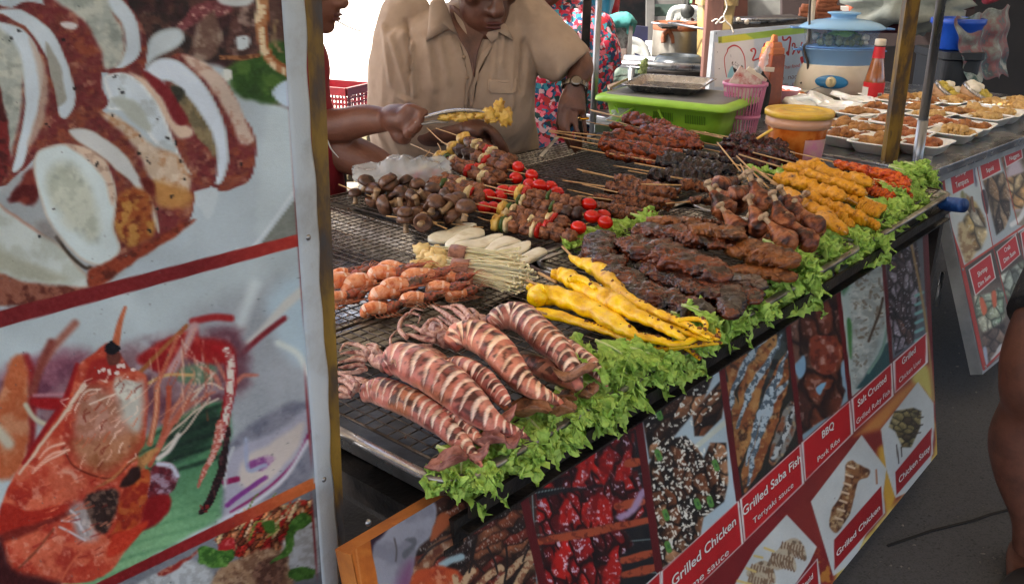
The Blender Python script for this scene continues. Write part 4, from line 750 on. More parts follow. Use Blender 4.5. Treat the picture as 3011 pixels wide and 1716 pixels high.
# leaning printed board
SBp = Plane(P(T('SB', (45,225)), .772)+np.zeros(3), D3, T('SB', (300,1400)))
def paint_sb(X, Y):
    p = Paint(X, Y, (172,182,186)); S = lambda *q: TT('SB', *q)
    p.poly(S((60,200),(250,140),(360,690),(190,800)), (174,186,190), 3, smooth=False)
    p.food(S((200,380),(260,430),(310,520),(325,620),(290,700),(200,770),(150,640),(170,560),(200,500)), [(160,140,90),(186,170,130),(120,96,58),(196,190,170)], 30, 70, 1.8, .6, ((210,206,190),.5), 41, 8, soft=6)
    p.poly(S((160,560),(200,570),(240,660),(250,740),(200,780),(170,680)), (176,160,120), 7, 6, mott=((120,90,60),16,.5,.7)); p.stroke(S((235,400),(240,450),(250,480)), 7, (110,80,60), 2); p.poly(S((170,370),(190,370),(200,470),(180,480)), (120,120,80), 5, 6)
    p.poly(S((250,130),(390,80),(400,120),(560,560),(360,680)), (160,166,176), 2, smooth=False); p.poly(S((250,150),(330,100),(390,90),(400,130),(280,170),(260,330)), (44,32,66), 8)
    p.poly(S((262,200),(300,330),(340,360),(350,430),(320,510),(295,440),(280,340),(255,260)), (190,196,200), 3); p.poly(S((290,370),(310,355),(335,400),(330,490),(315,490),(300,440)), (50,34,40), 3); p.poly(S((290,180),(380,160),(440,260),(500,460),(520,560),(380,640),(340,480)), (150,164,172), 8)
    p.food(S((300,300),(420,250),(460,330),(460,500),(430,580),(380,620),(350,500)), [(120,96,70),(90,66,48),(140,120,96),(70,56,44)], 22, 75, 2.6, .7, ((180,176,160),.5), 43, 6, soft=4)
    p.poly(S((390,70),(545,-10),(700,-60),(700,600),(500,560),(400,130)), (130,124,110), 3, smooth=False); p.poly(S((400,60),(545,0),(560,200),(430,240)), (110,100,80), 8, mott=((70,60,50),14,.5,.7)); p.poly(S((440,240),(520,190),(560,420),(480,470)), (178,168,180), 10)
    p.food(S((430,290),(520,260),(620,220),(620,460),(480,470)), [(176,140,90),(140,100,60),(190,170,130)], 30, 60, 1.5, .7, ((200,180,150),.4), 44, 6, soft=6); p.stroke(S((470,560),(520,520),(560,440)), 14, (206,210,212), 4)
    p.poly(S((190,810),(360,690),(540,590),(700,500),(700,1500),(320,1420)), (70,60,54), 2, smooth=False)
    p.poly(S((230,960),(400,900),(440,1000),(440,1280),(320,1380),(250,1100)), (96,86,80), 12)
    p.food(S((250,980),(340,960),(390,930),(430,960),(430,1100),(390,1160),(300,1200),(260,1100)), [(150,164,150),(120,140,120),(176,180,160),(140,150,130)], 24, 80, 1.6, .5, ((206,214,204),.6), 47, 8, soft=5)
    for q in (((280,1000),(300,990),(325,1060),(300,1090)),((350,960),(375,950),(380,1030),(360,1040))): p.poly(S(*q), (190,96,66), 4)
    p.food(S((290,1200),(430,1120),(440,1280),(320,1360)), [(90,76,70),(112,96,86),(70,60,56)], 30, 0, 1, .5, None, 48, 8, soft=8); p.poly(S((300,1290),(320,1280),(330,1370),(318,1380)), (150,160,180), 4); p.poly(S((400,1270),(440,1250),(440,1290),(345,1350)), (176,180,180), 4, 8)
    p.food(S((400,860),(540,760),(545,900),(480,1050),(430,960)), [(140,150,140),(110,120,104),(170,180,170),(96,110,70)], 24, 80, 1.6, .5, None, 49, 8, soft=5); p.poly(S((560,800),(700,700),(700,1100),(500,1100)), (150,164,170), 8)
    for a, b, w_ in (((250,140),(358,685),5),((392,80),(505,560),4),((360,690),(450,1050),5),((500,600),(540,760),4)): p.stroke(S(a, b), w_*.5, (150,50,46), 1.2)
    p.stroke(S((180,812),(360,690),(560,555),(720,455)), 6, (168,64,54), 1.5)
    for q in (((105,247),(237,195),(247,315),(125,380)),((272,150),(380,108),(404,240),(298,295)),((414,85),(516,43),(530,165),(440,218)),((222,825),(343,735),(370,870),(258,968)),((385,718),(490,625),(515,735),(412,828)),((525,610),(640,520),(640,640),(545,740))):
        q = np.array(S(*q)); c = q.mean(0); k = q[0][0] > S((200,0),(0,0))[0][0] or 1
        if q[0][0] > T('SB',(250,0))[0] or q[0][1] > T('SB',(0,700))[1]: p.poly(q+(q-c)*.09, (200,204,204), 1.5, smooth=False)
        p.poly(q, (170,36,40), 1.5, smooth=False)
    # red border
    p.stroke(S((48,215),(100,560),(180,820),(305,1400)), 15, (150,52,44), 1.5); p.stroke(S((60,215),(240,145),(400,75),(560,5),(720,-60)), 6, (150,60,50), 1.5); p.stroke(S((310,1405),(440,1270),(600,1100)), 6, (150,46,44), 1.5)
    p.grain(4, 3); return p
sb = thing('menu_board', 'red framed snack menu board leaning against the second stall', 'menu board', SBp.pt(.4, -.4))
_, vb = SBp.uv(T('SB', (305,1415)))
printed(SBp, (-.004, 1.15, vb, .012), 420, 330, paint_sb, 'printed_sheet', print_m, sb)
V, F = box(SBp.pt(.57, vb/2, -.022), (1.16, abs(vb)+.02, .04), (SBp.d, -SBp.g, SBp.n)); mk('backing_frame', V, F, greysteel_m, sb, smooth=False)
for tx, a, b, h in [('Shrimp',(140,284),(200,256),38),('Tempura',(143,345),(217,310),38),('Deep fried',(303,207),(372,172),30),('Squid',(322,255),(364,236),28),('Fish',(457,122),(486,110),32),('Nuggets',(458,185),(515,158),28),('Shrimp',(272,868),(327,824),36),('Dim Sum',(275,928),(345,870),32),('Crab',(428,723),(462,697),30),('Dim Sum',(425,785),(492,728),30)]:
    lettering(tx, SBp, a, b, h*.8, let_w, sb, font_bold=True, z='SB')
for px in ((55,225),(183,822),(316,1393),(238,135),(390,66)): mk('screw', *lathe(SBp.at(T('SB',px), .001), [(.0001,.003),(.003,.002),(.005,-.001)], 10, (SBp.d, np.cross(SBp.n, SBp.d), SBp.n)), screw_m, sb)
# posts of the second stall
def post(a, b, y, zt, zb, name, m, w_, sq_=False, dz=0):
    A, B = PY(a, y), PY(b, y-dz); dv = nrm(B-A); A2 = A+dv*((zt-A[2])/dv[2]); B2 = A+dv*((zb-A[2])/dv[2])
    V, F = bar(A2, B2, w_, w_*.8, up=(0, 1, 0)) if sq_ else rod(A2, B2, w_/2, 18); return mk(name, V, F, m, st, smooth=not sq_)
yb = P((2612, 500), .77)[1]; ys = P((2693, 498), .77)[1]
post((2680,0),(2610,500), yb, 2.6, .74, 'corner_post', yellow_m, .043, True)
post((2768,0),(2693,495), ys, 2.6, .74, 'pipe_post', silver_m, .030)
A, B = PY((2768,0), ys), PY((2693,495), ys); cp = A+(B-A)*.70; mk('pipe_sleeve', *rod(cp, cp+nrm(B-A)*.26, .0172, 18), silver_m, st)
# posts at the back of the grill cart
A, B = P(T('C',(2362,1010)), .80), None; ym = A[1]; B = PY(T('C',(2410,0)), ym); dv = nrm(B-A)
mk('back_post', *rod(A-dv*.1, A+dv*1.6, .011, 16), silver_m, cart); mk('post_sleeve', *rod(A-dv*.05, A+dv*.46, .0135, 16), silver_m, cart)
mk('back_rail', *join([bar(A+[0,0,-.02], A+[.55,.16,-.02], .05, .03), bar(A+[0,0,-.06], A+[.0,-.1,-.06], .05, .02)]), greysteel_m, cart, smooth=False)
dk = PY((1727,0), ym+.12); dk2 = PY((1712,330), ym+.12); dv2 = nrm(dk-dk2); mk('dark_post', *bar(dk2-dv2*.25, dk+dv2*.9, .032, .032, up=(0,1,0)), dark_metal, cart, smooth=False)
# ---------------------------------------------------------------- foam trays of fried snacks
foam_m = M('white_foam', [(232,232,228),(244,244,240)], 30, .5, .1, 400, sss=.1)
fry_m = [M('fried_batter_'+n, c, 45, .55, .8, 220, rr=(.35,.7), detail=6) for n, c in (('golden', [(120,74,34),(176,124,68),(206,160,98)]), ('pale', [(150,110,56),(196,156,92),(214,184,124)]), ('brown', [(96,52,24),(160,100,50),(190,134,78)]), ('red', [(130,60,34),(178,110,64),(150,50,30)]))]
def foam_box(pal, seed, big=False):
    t = thing('foam_tray', 'x', 'food tray', (0, 0, 0)); w_, h_, d_ = .20, .15, .034
    o = lambda g, r=.03: rrect(w_+2*g, h_+2*g, r)
    V, F = rings([(o(-.022), .0), (o(-.004), d_), (o(.004), d_+.001), (o(.004), d_+.004), (o(-.003), d_+.005), (o(-.024), .005)], np.eye(3), (0,0,0), True, True); mk('tray', V, F, foam_m, t)
    rr = np.random.RandomState(seed); n = rr.randint(5, 9) 
    for k in range(n):
        c = np.array([(rr.rand()-.5)*w_*.55, (rr.rand()-.5)*h_*.5, .026+rr.rand()*.018]); a = rr.rand()*6.28; L = .028+rr.rand()*.02
        if big: L *= 1.35
        ps = [c+np.array([math.cos(a), math.sin(a), (rr.rand()-.5)*.4])*L*s+np.array([-math.sin(a), math.cos(a), 0])*.008*math.sin(s*2) for s in (-1, -.3, .4, 1)]
        V, F = tube(ps, [.007,.014,.015,.006], 16, 12, disp=lambda U, TH, Q: 1+.35*nz(Q, 130, seed+k)+.25*nz(Q, 300, seed))
        mk('fried_piece', V, F, pal, t)
    if seed % 2: 
        V, F = join([blob((rr.randn()*.035, rr.randn()*.025, .024+rr.rand()*.012), .006+rr.rand()*.005, rr.randint(99), .35, n=6, m=8) for _ in range(26)]); tag(mk('batter_crumbs', V, F, pal, t), kind='stuff')
    return t
fbp = [foam_box(fry_m[k % 4], k, k in (1,)) for k in range(6)]
spots = [(345,800,0),(395,865,2),(500,830,0),(570,768,2),(470,725,0),(600,690,2),(575,905,0),(700,780,3),(795,800,3),(860,915,3),(760,860,3),(848,700,0),(850,655,2),(1045,845,5),(965,785,3),(900,735,5),(1070,720,0),(1150,805,2),(1245,750,5),(1010,650,1),(820,632,1),(1200,700,1),(1270,660,1),(1400,685,1),(1340,725,5),(1420,650,1),(1130,640,4),(690,640,4)]
wh = ['at the left edge beside the yellow lidded bucket','nearest row, left of the yellow post','behind the front left tray of the stall','in the second row left of the yellow post','holding thin strips near the bucket lid','just left of the yellow post at mid height','front row, immediately left of the yellow post','between the two posts, reddish','behind the silver pipe, middle of the table','front row to the right of the yellow post, reddish shrimp','between the posts in the second row','right of the silver pipe holding stacked sticks','behind the silver pipe, far row','at the front edge right of the silver pipe','touching the silver pipe on its right','in the middle of the table, golden pieces','with brown sticks right of the pipe','at the front edge, third tray from the right','near the table edge with brown pieces','in front of the bamboo steamers, large wontons','left of the silver pipe, pointed wontons','with big pale fritters below the lettuce bunch','below the leafy bunch at the back','at the right frame edge, big fritters','at the right with brown mixed pieces','farthest right at the back','directly in front of the second bamboo steamer','left of the yellow post in the back row']
for i, (x, y, k) in enumerate(spots):
    r = use(fbp[k] if k < 6 else fbp[0], 'foam tray of fried snacks '+wh[i], 'foam trays of fried snacks'); q = P(T('E', (x, y+14)), .802); yaw = math.atan2(D3[1], D3[0])+(i*37 % 7-3)*.04
    s = 1.0 if x < 900 else .97
    r.location = q; r.rotation_euler = (0, 0, yaw+(math.pi if i % 3 == 0 else 0)); r.scale = (s, s, s)
# empty open boxes at the back
def open_box(q, yaw, label):
    t = thing('foam_box', label, 'foam box', (0,0,0)); o = lambda g: rrect(.19+2*g, .14+2*g, .025)
    V, F = rings([(o(-.02), 0), (o(0), .035), (o(.005), .038), (o(-.003), .039), (o(-.022), .005)], np.eye(3), (0,0,0), True, True); mk('tray', V, F, foam_m, t)
    c_, s_ = math.cos(.35), math.sin(.35); V2, F2 = rings([(o(0), 0), (o(-.004), .02), (o(-.02), .026), (o(-.022), .023), (o(-.008), .0)], ((1,0,0),(0,c_,s_),(0,-s_,c_)), (0,.148,.012), True, False); mk('lid', V2, F2, foam_m, t)
    t.location = q; t.rotation_euler = (0,0,yaw); return t
for i, (x, y, l) in enumerate(((300,705,'empty white foam box with lid up behind the yellow bucket lid'),(345,690,'empty white foam box beside the first, left of the yellow post'),(450,655,'open white foam box in front of the electric steamer'),(600,640,'open white foam box by the sauce bottle'))): open_box(P(T('E',(x,y)), .802), math.atan2(D3[1], D3[0])+.4*i-.3, l)
# ================================================================ things on the stall tables
TZ = .80
def plast(name, c, rough=.35, **k): return M(name, c, 20, rough, 0, rnd=False, sss=.08, **k)
def yawax(a): c, s = math.cos(a), math.sin(a); return ((c, s, 0), (-s, c, 0), (0, 0, 1))
# green tub with grey lid: traced front edge of lid C-space (130,790)->(1150,900), right end (1350,800), back (400,600)
gm_ = plast('green_plastic', [(142,190,52),(158,206,66)]); gl = M('grey_plastic_lid', [(96,98,96),(124,124,122)], 14, .45, .1, 100, rnd=False)
q0, q1, q2 = P(T('D',(175,800)), .935), P(T('D',(1180,905)), .935), P(T('D',(1350,800)), .935)
gx = nrm((q1-q0)*[1,1,0]); gy = np.array([-gx[1], gx[0], 0]); W_ = np.linalg.norm((q1-q0)[:2])+.02; Dp = .36
gc = (q0+q1)/2*[1,1,0]+gy*Dp/2; gz = TZ
t = thing('plastic_tub', 'lime green plastic tub with grey lid carrying a baking tray', 'storage tub', gc+UP*gz)
o = lambda g, r=.04: rrect(W_+2*g, Dp+2*g, r)
V, F = rings([(o(-.05,.04), 0), (o(-.045,.04), .004), (o(-.028), .1), (o(-.018), .17), (o(-.006), .172), (o(-.004), .19), (o(-.02), .19), (o(-.055), .01)], (gx, gy, UP), gc+UP*gz, True, True); mk('body', V, F, gm_, t)
V, F = rings([(o(-.004), .188), (o(.012), .180), (o(.016), .186), (o(.014), .202), (o(.002), .214), (o(-.015), .217)], (gx, gy, UP), gc+UP*gz, False, True); mk('lid_rim', V, F, gm_, t)
V, F = rings([(o(-.014), .2165), (o(-.02), .222), (o(-.05), .222), (o(-.056), .219)], (gx, gy, UP), gc+UP*gz, False, True); mk('lid', V, F, gl, t)
slot_m = plast('dark_green_slot', (84,124,30))
for cx in (-.36, -.05, .2):
    sl_ = []
    for k in range(12): 
        u_ = cx*W_+k*.0065; fr = lambda z: gc-gy*(Dp/2-.0285+.01*(z-.1)/.07+.002)+gx*u_+UP*(gz+z)
        sl_.append(bar(fr(.105), fr(.15), .0024, .003, up=gy))
    mk('rib_slots', *join(sl_), slot_m, t, smooth=False)
for sx in (-.17, .0): 
    a = gc-gy*(Dp/2-.006)+gx*sx+UP*(gz+.165); mk('folding_handle', *tube([a, a+gx*.02-UP*.04-gy*.006, a+gx*.075-UP*.12-gy*.004], [(.006,.003)]*3, 8, 8), gm_, t)
mk('folding_handle', *tube([gc-gy*(Dp/2+.002)-gx*(W_*.36)+UP*(gz+.03), gc-gy*(Dp/2+.006)-gx*(W_*.30)+UP*(gz+.10), gc-gy*(Dp/2-.01)-gx*(W_*.2)+UP*(gz+.16)], .005, 8, 8), gm_, t)
t.scale.z = .68
# baking tray lying on the tub lid
bk_ = M('scorched_baking_tray', [(24,20,20),(60,52,50),(150,140,138)], 9, .3, .1, 60, metal=.75, rnd=False, rr=(.08,.4), contrast=.16)
tq = [P(T('D', p), gz+.165) for p in ((250,765),(930,815),(1190,640),(620,605))]; tc = sum(tq)/4; tx = nrm(((tq[1]-tq[0])+(tq[2]-tq[3]))*[1,1,0]); ty = np.array([-tx[1], tx[0], 0]); tw = (np.linalg.norm(tq[1]-tq[0])+np.linalg.norm(tq[2]-tq[3]))/2; th_ = np.linalg.norm(tq[3]-tq[0])
th_ = min(th_, .36); o2 = lambda g: rrect(tw+2*g, th_+2*g, .03)
tb = thing('baking_tray', 'dark scorched baking tray lying on the green tub lid', 'baking tray', tc*[1,1,0]+UP*(gz+.152))
V, F = rings([(o2(-.03), .0), (o2(-.01), .02), (o2(.002), .024), (o2(.004), .026), (o2(-.002), .027), (o2(-.011), .022), (o2(-.031), .002)], (tx, ty, UP), tc*[1,1,0]+UP*(gz+.153), True, False); mk('rim', V, F, tray_m, tb)
V, F = rings([(o2(-.03), .0025), (o2(-.07), .0025)], (tx, ty, UP), tc*[1,1,0]+UP*(gz+.153), False, True); mk('pan', V, F, bk_, tb, smooth=False)
mk('paper_pad', *slab([P(T('D', p), gz+.165) for p in ((240,700),(420,640),(330,680),(260,720))], .01, UP), M('brown_paper', (170,150,130), rough=.8), tb, smooth=False)
# clear bag tied with red beside the skewers
clear_m = M('crumpled_clear_plastic', (215,220,222), rough=.12, bump=1.0, bscale=60, spec=.8, rnd=False, alpha=.38)
def bag(c, r, label, seed, sz=(1,1,1)):
    V, F = blob(c, np.array(sz)*r, seed, .16, 1.6, 1, 40, 56); V = V+(-abs(nz(V, 26, seed))*.022+nz(V, 60, seed+3)*.004)[:, None]*(V-np.asarray(c))/r; return tag(mk('plastic_bag', V, F, clear_m), label, 'plastic bag')
bag(P(T('D', (420,960)), .87), .05, 'small clear plastic bag tied in front of the green tub', 3, (1.6,.8,.7))
bag(P(T('K1', (740,500)), .845)+[.0,.0,.01], .075, 'crumpled clear plastic bag lying behind the brown mushroom skewers', 5, (1.9,1.0,.85))
# pink basket and paper bags
pk = plast('pink_plastic', [(196,110,150),(214,136,170)]); pc_ = P(T('D', (1330,1130)), TZ)
t = thing('plastic_basket', 'pink slotted plastic basket holding paper bags beside the green tub', 'basket', pc_)
for z0, z1, r0, r1 in ((.0,.085,.052,.06),(.085,.2,.062,.075)):
    V, F = lathe(pc_+UP*z0, [(r0,.0),(r0+.001,.004)], 40); V2, F2 = lathe(pc_+UP*z1, [(r1,-.012),(r1+.006,-.01),(r1+.006,0),(r1-.002,0),(r1-.003,-.012)], 40); mk('hoop', V, F, pk, t); mk('hoop', V2, F2, pk, t)
    sl2 = [bar(pc_+np.array([r0*math.cos(a), r0*math.sin(a), z0]), pc_+np.array([r1*math.cos(a), r1*math.sin(a), z1-.01]), .0042, .003, up=(math.cos(a), math.sin(a), 0)) for a in np.arange(36)/36*2*np.pi]; mk('slats', *join(sl2), pk, t, smooth=False)
paper_m = M('printed_paper', [(206,190,178),(212,200,190),(176,80,74)], 26, .75, .1, 60, rnd=False, contrast=.2); cream = M('cream_paper', (216,206,190), rough=.8)
for k, (a, b, w_, m_) in enumerate((((1280,800),(1420,600),.09,paper_m),((1340,760),(1470,590),.07,cream),((1390,800),(1500,620),.06,paper_m))):
    A, B = PY(T('D', a), pc_[1]-.02+.02*k), PY(T('D', b), pc_[1]-.02+.03*k); mk('paper_bag', *bar(A, B, w_, .012, up=(0,-1,.3), bev=.004), m_, t)
mk('crumpled_wrapper', *tube([PY(T('D',p), pc_[1]+.02) for p in ((1420,640),(1500,560),(1540,480),(1565,380))], [.02,.016,.013,.006], 30, 16, disp=lambda U,TH,Q: 1+.6*nz(Q, 70, 2)), clear_m, t)
mk('wooden_clip', *bar(PY(T('D',(1530,570)), pc_[1]+.0), PY(T('D',(1615,575)), pc_[1]), .016, .006, up=(0,1,0), bev=.002), cream, t)
# brown caddy behind (tall plastic holder)
oc = plast('brown_plastic', [(110,50,34),(150,74,40)]); bc = P(T('D', (1550,900)), TZ)
t = thing('cutlery_caddy', 'tall brown plastic dispenser with stepped orange top behind the pink basket', 'dispenser', bc); s_ = bc[1]/FPX/.36*0+1
for z0, z1, w0, w1 in ((0,.235,.085,.078),(.235,.262,.072,.07),(.262,.285,.058,.05),(.285,.315,.026,.02)):
    mk('stepped_top' if z0 else 'body', *rings([(rrect(w0,w0,.006), z0+.001), (rrect(w1,w1,.006), z1-.003), (rrect(w1-.008,w1-.008,.004), z1)], yawax(.5), bc, True, True), oc if z0 == 0 else plast('orange_brown_plastic', (176,96,44)), t, smooth=False)
mk('black_cloth', *blob(bc+[-.07,-.08,.07], (.05,.05,.11), 3, .15), M('black_fabric', (18,18,20), rough=.9), t)
# sauce bucket with yellow lid
sx = P(T('D', (1770,1340)), TZ); t = thing('sauce_bucket', 'clear bucket of orange chilli sauce with yellow lid and handle', 'bucket', sx)
rb = .115*1.0; kk = np.linalg.norm(P(T('D',(2090,1010)), TZ+.17)-P(T('D',(1490,1000)), TZ+.17))/2; rb = kk*.93
sauce = M('orange_chilli_sauce', [(150,62,14),(190,92,26),(206,120,50),(140,50,20)], 18, .25, .1, 50, rnd=False, coat=.4); ylid = M('yellow_plastic_lid', [(206,160,44),(222,184,70),(196,120,50)], 10, .3, .1, 60, rnd=False)
hb_ = .165
mk('body', *lathe(sx, [(.001,0),(rb*.80,0),(rb*.83,.004),(rb*.93,hb_-.045)], 48), sauce, t); mk('rim', *lathe(sx, [(rb*.93,hb_-.046),(rb*1.02,hb_-.042),(rb*1.03,hb_-.02),(rb*.98,hb_-.016),(rb*.97,hb_)], 48), M('cloudy_orange_plastic', (200,150,120), rough=.3), t)
mk('lid', *lathe(sx+UP*hb_, [(rb*.99,-.012),(rb*1.07,-.012),(rb*1.085,.002),(rb*1.05,.007),(rb*.95,.006),(rb*.93,.002),(rb*.75,.002),(rb*.7,.006),(rb*.45,.006),(rb*.42,.003),(rb*.12,.003),(rb*.08,.005),(.0005,.005)], 56), ylid, t)
a0 = math.atan2(-sx[1], -sx[0]); hp_ = [sx+np.array([rb*1.08*math.cos(a), rb*1.08*math.sin(a), hb_-.03-z]) for a, z in ((a0-1.0,.0),(a0-.7,.03),(a0-.4,.055),(a0-.1,.075))]
mk('handle', *tube([PY(T('D',p), sx[1]-rb*1.1) for p in ((1600,1065),(1540,1100),(1470,1145))], [(.007,.004)]*3, 10, 8), ylid, t)
lb_, Fl = lathe(sx, [(rb*.845+.001,.012),(rb*.915+.001,.09)], 48); keep = [f for f in grid_faces(2, 48).tolist() if .2 < ((f[0] % 48)/48*2*math.pi-a0) % (2*math.pi) < 1.25]
mk('label', lb_, keep, M('milky_label', [(190,170,150),(206,160,150),(206,120,160)], 14, .5, 0, rnd=False), t)
# pink bowl, dish and fork
bw = P(T('D', (1655,862)), TZ); rbw = .085
t = thing('bowl', 'pink plastic bowl of dark sauce and chillies behind the dispenser', 'bowl', bw)
mk('shell', *lathe(bw, [(.001,0),(.032,0),(.034,.012),(.05,.022),(.078,.055),(.086,.072),(.088,.073),(.085,.073),(.074,.054),(.045,.024),(.001,.018)], 40), plast('pale_pink_plastic', (216,160,168)), t)
mk('filling', *blob(bw+UP*.052, (.066,.066,.018), 4, .3, 3), M('chilli_flakes', [(90,36,20),(140,60,40),(60,26,20)], 90, .6, .8, 200), t)
ds = P(T('D', (1830,820)), TZ); t = thing('dish', 'small white dish of seasoning with a spoon beside the steamer', 'dish', ds)
mk('shell', *lathe(ds, [(.001,0),(.035,0),(.06,.022),(.072,.036),(.069,.037),(.04,.012),(.001,.008)], 36), M('china', (206,200,184), rough=.2), t); mk('filling', *blob(ds+UP*.022, (.04,.035,.012), 8, .3, 3), M('orange_relish', [(190,120,60),(160,80,40)], 60, .5, .4), t)
mk('spoon', *tube([ds+[.02,0,.03], ds+[.07,.02,.05], ds+[.12,.04,.06]], [(.01,.003),(.004,.002),(.005,.002)], 14, 8), silver_m, t)
# electric steamer (traced in E)
sb_ = P(T('E', (310,585)), TZ); ky = sb_[1]; wpx = lambda a: a*Z['E'][2]/FPX*ky*1.03
hpx = lambda y: PY(T('E', (310, y)), ky)[2]
t = thing('electric_steamer', 'blue and cream two tier electric food steamer full of dumplings', 'food steamer', sb_)
cream_p = plast('cream_plastic', [(206,196,176),(216,206,188)], .4); blu = plast('blue_plastic', [(84,134,196),(104,150,206)], .3); 
ov = lambda w_, d_=.62: np.stack([np.cos(np.arange(48)/48*2*np.pi)*w_/2, np.sin(np.arange(48)/48*2*np.pi)*w_/2*d_], 1)*1.0
wB = wpx(470); V, F = rings([(ov(wB*.9), TZ), (ov(wB*.96), TZ+.01), (ov(wB), hpx(530)), (ov(wB*.93), hpx(450)), (ov(wB*.86), hpx(405)), (ov(wB*.83), hpx(390)), (ov(wB*.7), hpx(388))], np.eye(3), sb_*[1,1,0], True, True); mk('base', V, F, cream_p, t)
sxx = lambda x, y, back=.0: PY(T('E',(x,y)), ky-wB*.31-.004+back)
dv_ = nrm([-sb_[0]*.35, -1, 0.12]); 
for nme, (rw, rh), m_, dpt in (('control_panel', (wpx(90), wpx(37)), plast('blue_dial_plate', (30,110,160)), .006), ('dial', (wpx(28), wpx(30)), plast('beige_knob', (196,180,140)), .018)):
    c = sxx(300, 503); a_ = nrm(np.cross(UP, -dv_)); e = np.array([c+a_*rw*math.cos(k/32*2*np.pi)+UP*rh*math.sin(k/32*2*np.pi) for k in range(32)]); V = np.vstack([e-dv_*.02, e+dv_*(dpt-.004), (e-c)*.94+c+dv_*dpt]); mk(nme, V, grid_faces(3, 32).tolist()+[[64+i for i in range(32)]], m_, t)
mk('dial_grip', *bar(sxx(300,482)+dv_*.02, sxx(300,524)+dv_*.02, .009, .012, up=dv_, bev=.002), plast('beige_grip', (176,160,120)), t)
mk('power_slot', *bar(sxx(458,498)+[0,.03,0], sxx(458,530)+[0,.03,0], .01, .01, up=dv_, bev=.003), plast('dark_slot', (40,34,34)), t)
clr_b = M('clear_blue_plastic', (120,160,200), rough=.12, spec=.4, rnd=False, alpha=.12); wT = wpx(440)
cl2 = M('blue_tinted_bowl', (136,184,232), rough=.15, alpha=.75, spec=.5, rnd=False)
V, F = rings([(ov(wT*.80), hpx(418)), (ov(wT*.86), hpx(395)), (ov(wT*.98), hpx(300)), (ov(wT*1.05), hpx(296)), (ov(wT*1.05), hpx(291)), (ov(wT*.97), hpx(291))], np.eye(3), sb_*[1,1,0], True, True); mk('lower_bowl', V, F, cl2, t)
V, F = rings([(ov(wT*.90), hpx(285)), (ov(wT*.98), hpx(178)), (ov(wT*.965), hpx(178)), (ov(wT*.88), hpx(283))], np.eye(3), sb_*[1,1,0]); V2, F2 = rings([(ov(wT*.90), hpx(290)), (ov(wT*.98), hpx(288)), (ov(wT*.98), hpx(278)), (ov(wT*.90), hpx(278))], np.eye(3), sb_*[1,1,0], True, True)
mk('upper_bowl', V, F, clr_b, t); mk('steaming_plate', V2, F2, blu, t)
V, F = rings([(ov(wT*1.09), hpx(176)), (ov(wT*1.13), hpx(170)), (ov(wT*1.10), hpx(160)), (ov(wT*.95), hpx(140)), (ov(wT*.7), hpx(122)), (ov(wT*.45), hpx(114)), (ov(wpx(140)), hpx(110)), (ov(wpx(140),.8), hpx(92)), (ov(wpx(185),.8), hpx(82)), (ov(wpx(185),.8), hpx(74)), (ov(wpx(120),.8), hpx(70))], np.eye(3), sb_*[1,1,0], True, True); mk('lid', V, F, M('blue_lid_plastic', (150,198,236), rough=.18, alpha=.85, rnd=False), t)
for sg in (-1, 1): mk('side_lug', *box([sb_[0]+sg*wT*.60, sb_[1], hpx(172)], (wT*.12, .05, .008), bev=.003), blu, t); mk('side_lug', *box([sb_[0]+sg*wT*.54, sb_[1], hpx(306)], (wT*.12, .05, .008), bev=.003), blu, t)
dg = [M('green_dumpling', [(84,92,44),(124,130,76)], 60, .5, .6, 120), M('white_dumpling', [(200,196,180),(222,220,206)], 60, .5, .3, 120), M('lettuce_in_steamer', [(90,150,50),(130,180,80)], 60, .6, .3)]
rr = np.random.RandomState(5)
for k in range(46):
    a = rr.rand()*6.28; r_ = math.sqrt(rr.rand())*.80; x = math.cos(a)*r_*wT*.42; y = math.sin(a)*r_*wT*.26; lv = k % 2
    m_ = dg[0] if abs(x+wT*.03) < wT*.27 else dg[1]
    mk('dumpling', *blob([sb_[0]+x, sb_[1]+y, hpx(272)+.012+lv*.022], .0155*(.8+.4*rr.rand()), k, .2, 2.5, n=8, m=10), m_, t)
mk('salad_leaf', *blob([sb_[0]-.0, sb_[1]-.02, hpx(215)+.012], (.05,.04,.018), 3, .5, 3), dg[2], t)
# sauce bottle
bq = P(T('E', (545,628)), TZ); kb = bq[1]; pxm = Z['E'][2]/FPX*kb*1.03; hb = lambda y: PY(T('E',(545,y)), kb)[2]-bq[2]
t = thing('sauce_bottle', 'glass bottle of brown chilli sauce with red label and cream cap', 'bottle', bq)
gl_ = M('brown_sauce_glass', [(120,64,20),(150,86,34)], 12, .12, 0, rnd=False, coat=.6, spec=.6)
mk('glass', *lathe(bq, [(.001,0),(56*pxm,0),(58*pxm,.004),(58*pxm,hb(500)),(54*pxm,hb(470)),(44*pxm,hb(420)),(32*pxm,hb(350)),(28*pxm,hb(285)),(28*pxm,hb(275))], 32), gl_, t)
redl = M('red_label', (190,24,34), rough=.4); mk('front_label', *lathe(bq, [(59*pxm,hb(622)),(59.5*pxm,hb(500))], 40), redl, t); mk('neck_label', *lathe(bq, [(34*pxm,hb(355)),(29.5*pxm,hb(285))], 30), redl, t)
wl = M('white_label', (206,206,200), rough=.4); az = math.atan2(-bq[1], -bq[0]); V, F = lathe(bq, [(60.2*pxm,hb(618)),(60.8*pxm,hb(530))], 60)
ks = lambda lo, hi: [f for f in F.tolist() if lo < (((f[0] % 60)/60*2*math.pi-az+math.pi) % (2*math.pi))-math.pi < hi]
mk('side_label', V, ks(-1.5, -.55), wl, t); V, F = lathe(bq, [(60.2*pxm,hb(600)),(60.8*pxm,hb(560))], 60); mk('barcode_label', V, ks(.45,.9), wl, t)
blk = M('black_ink', (20,20,20)); bars_ = []
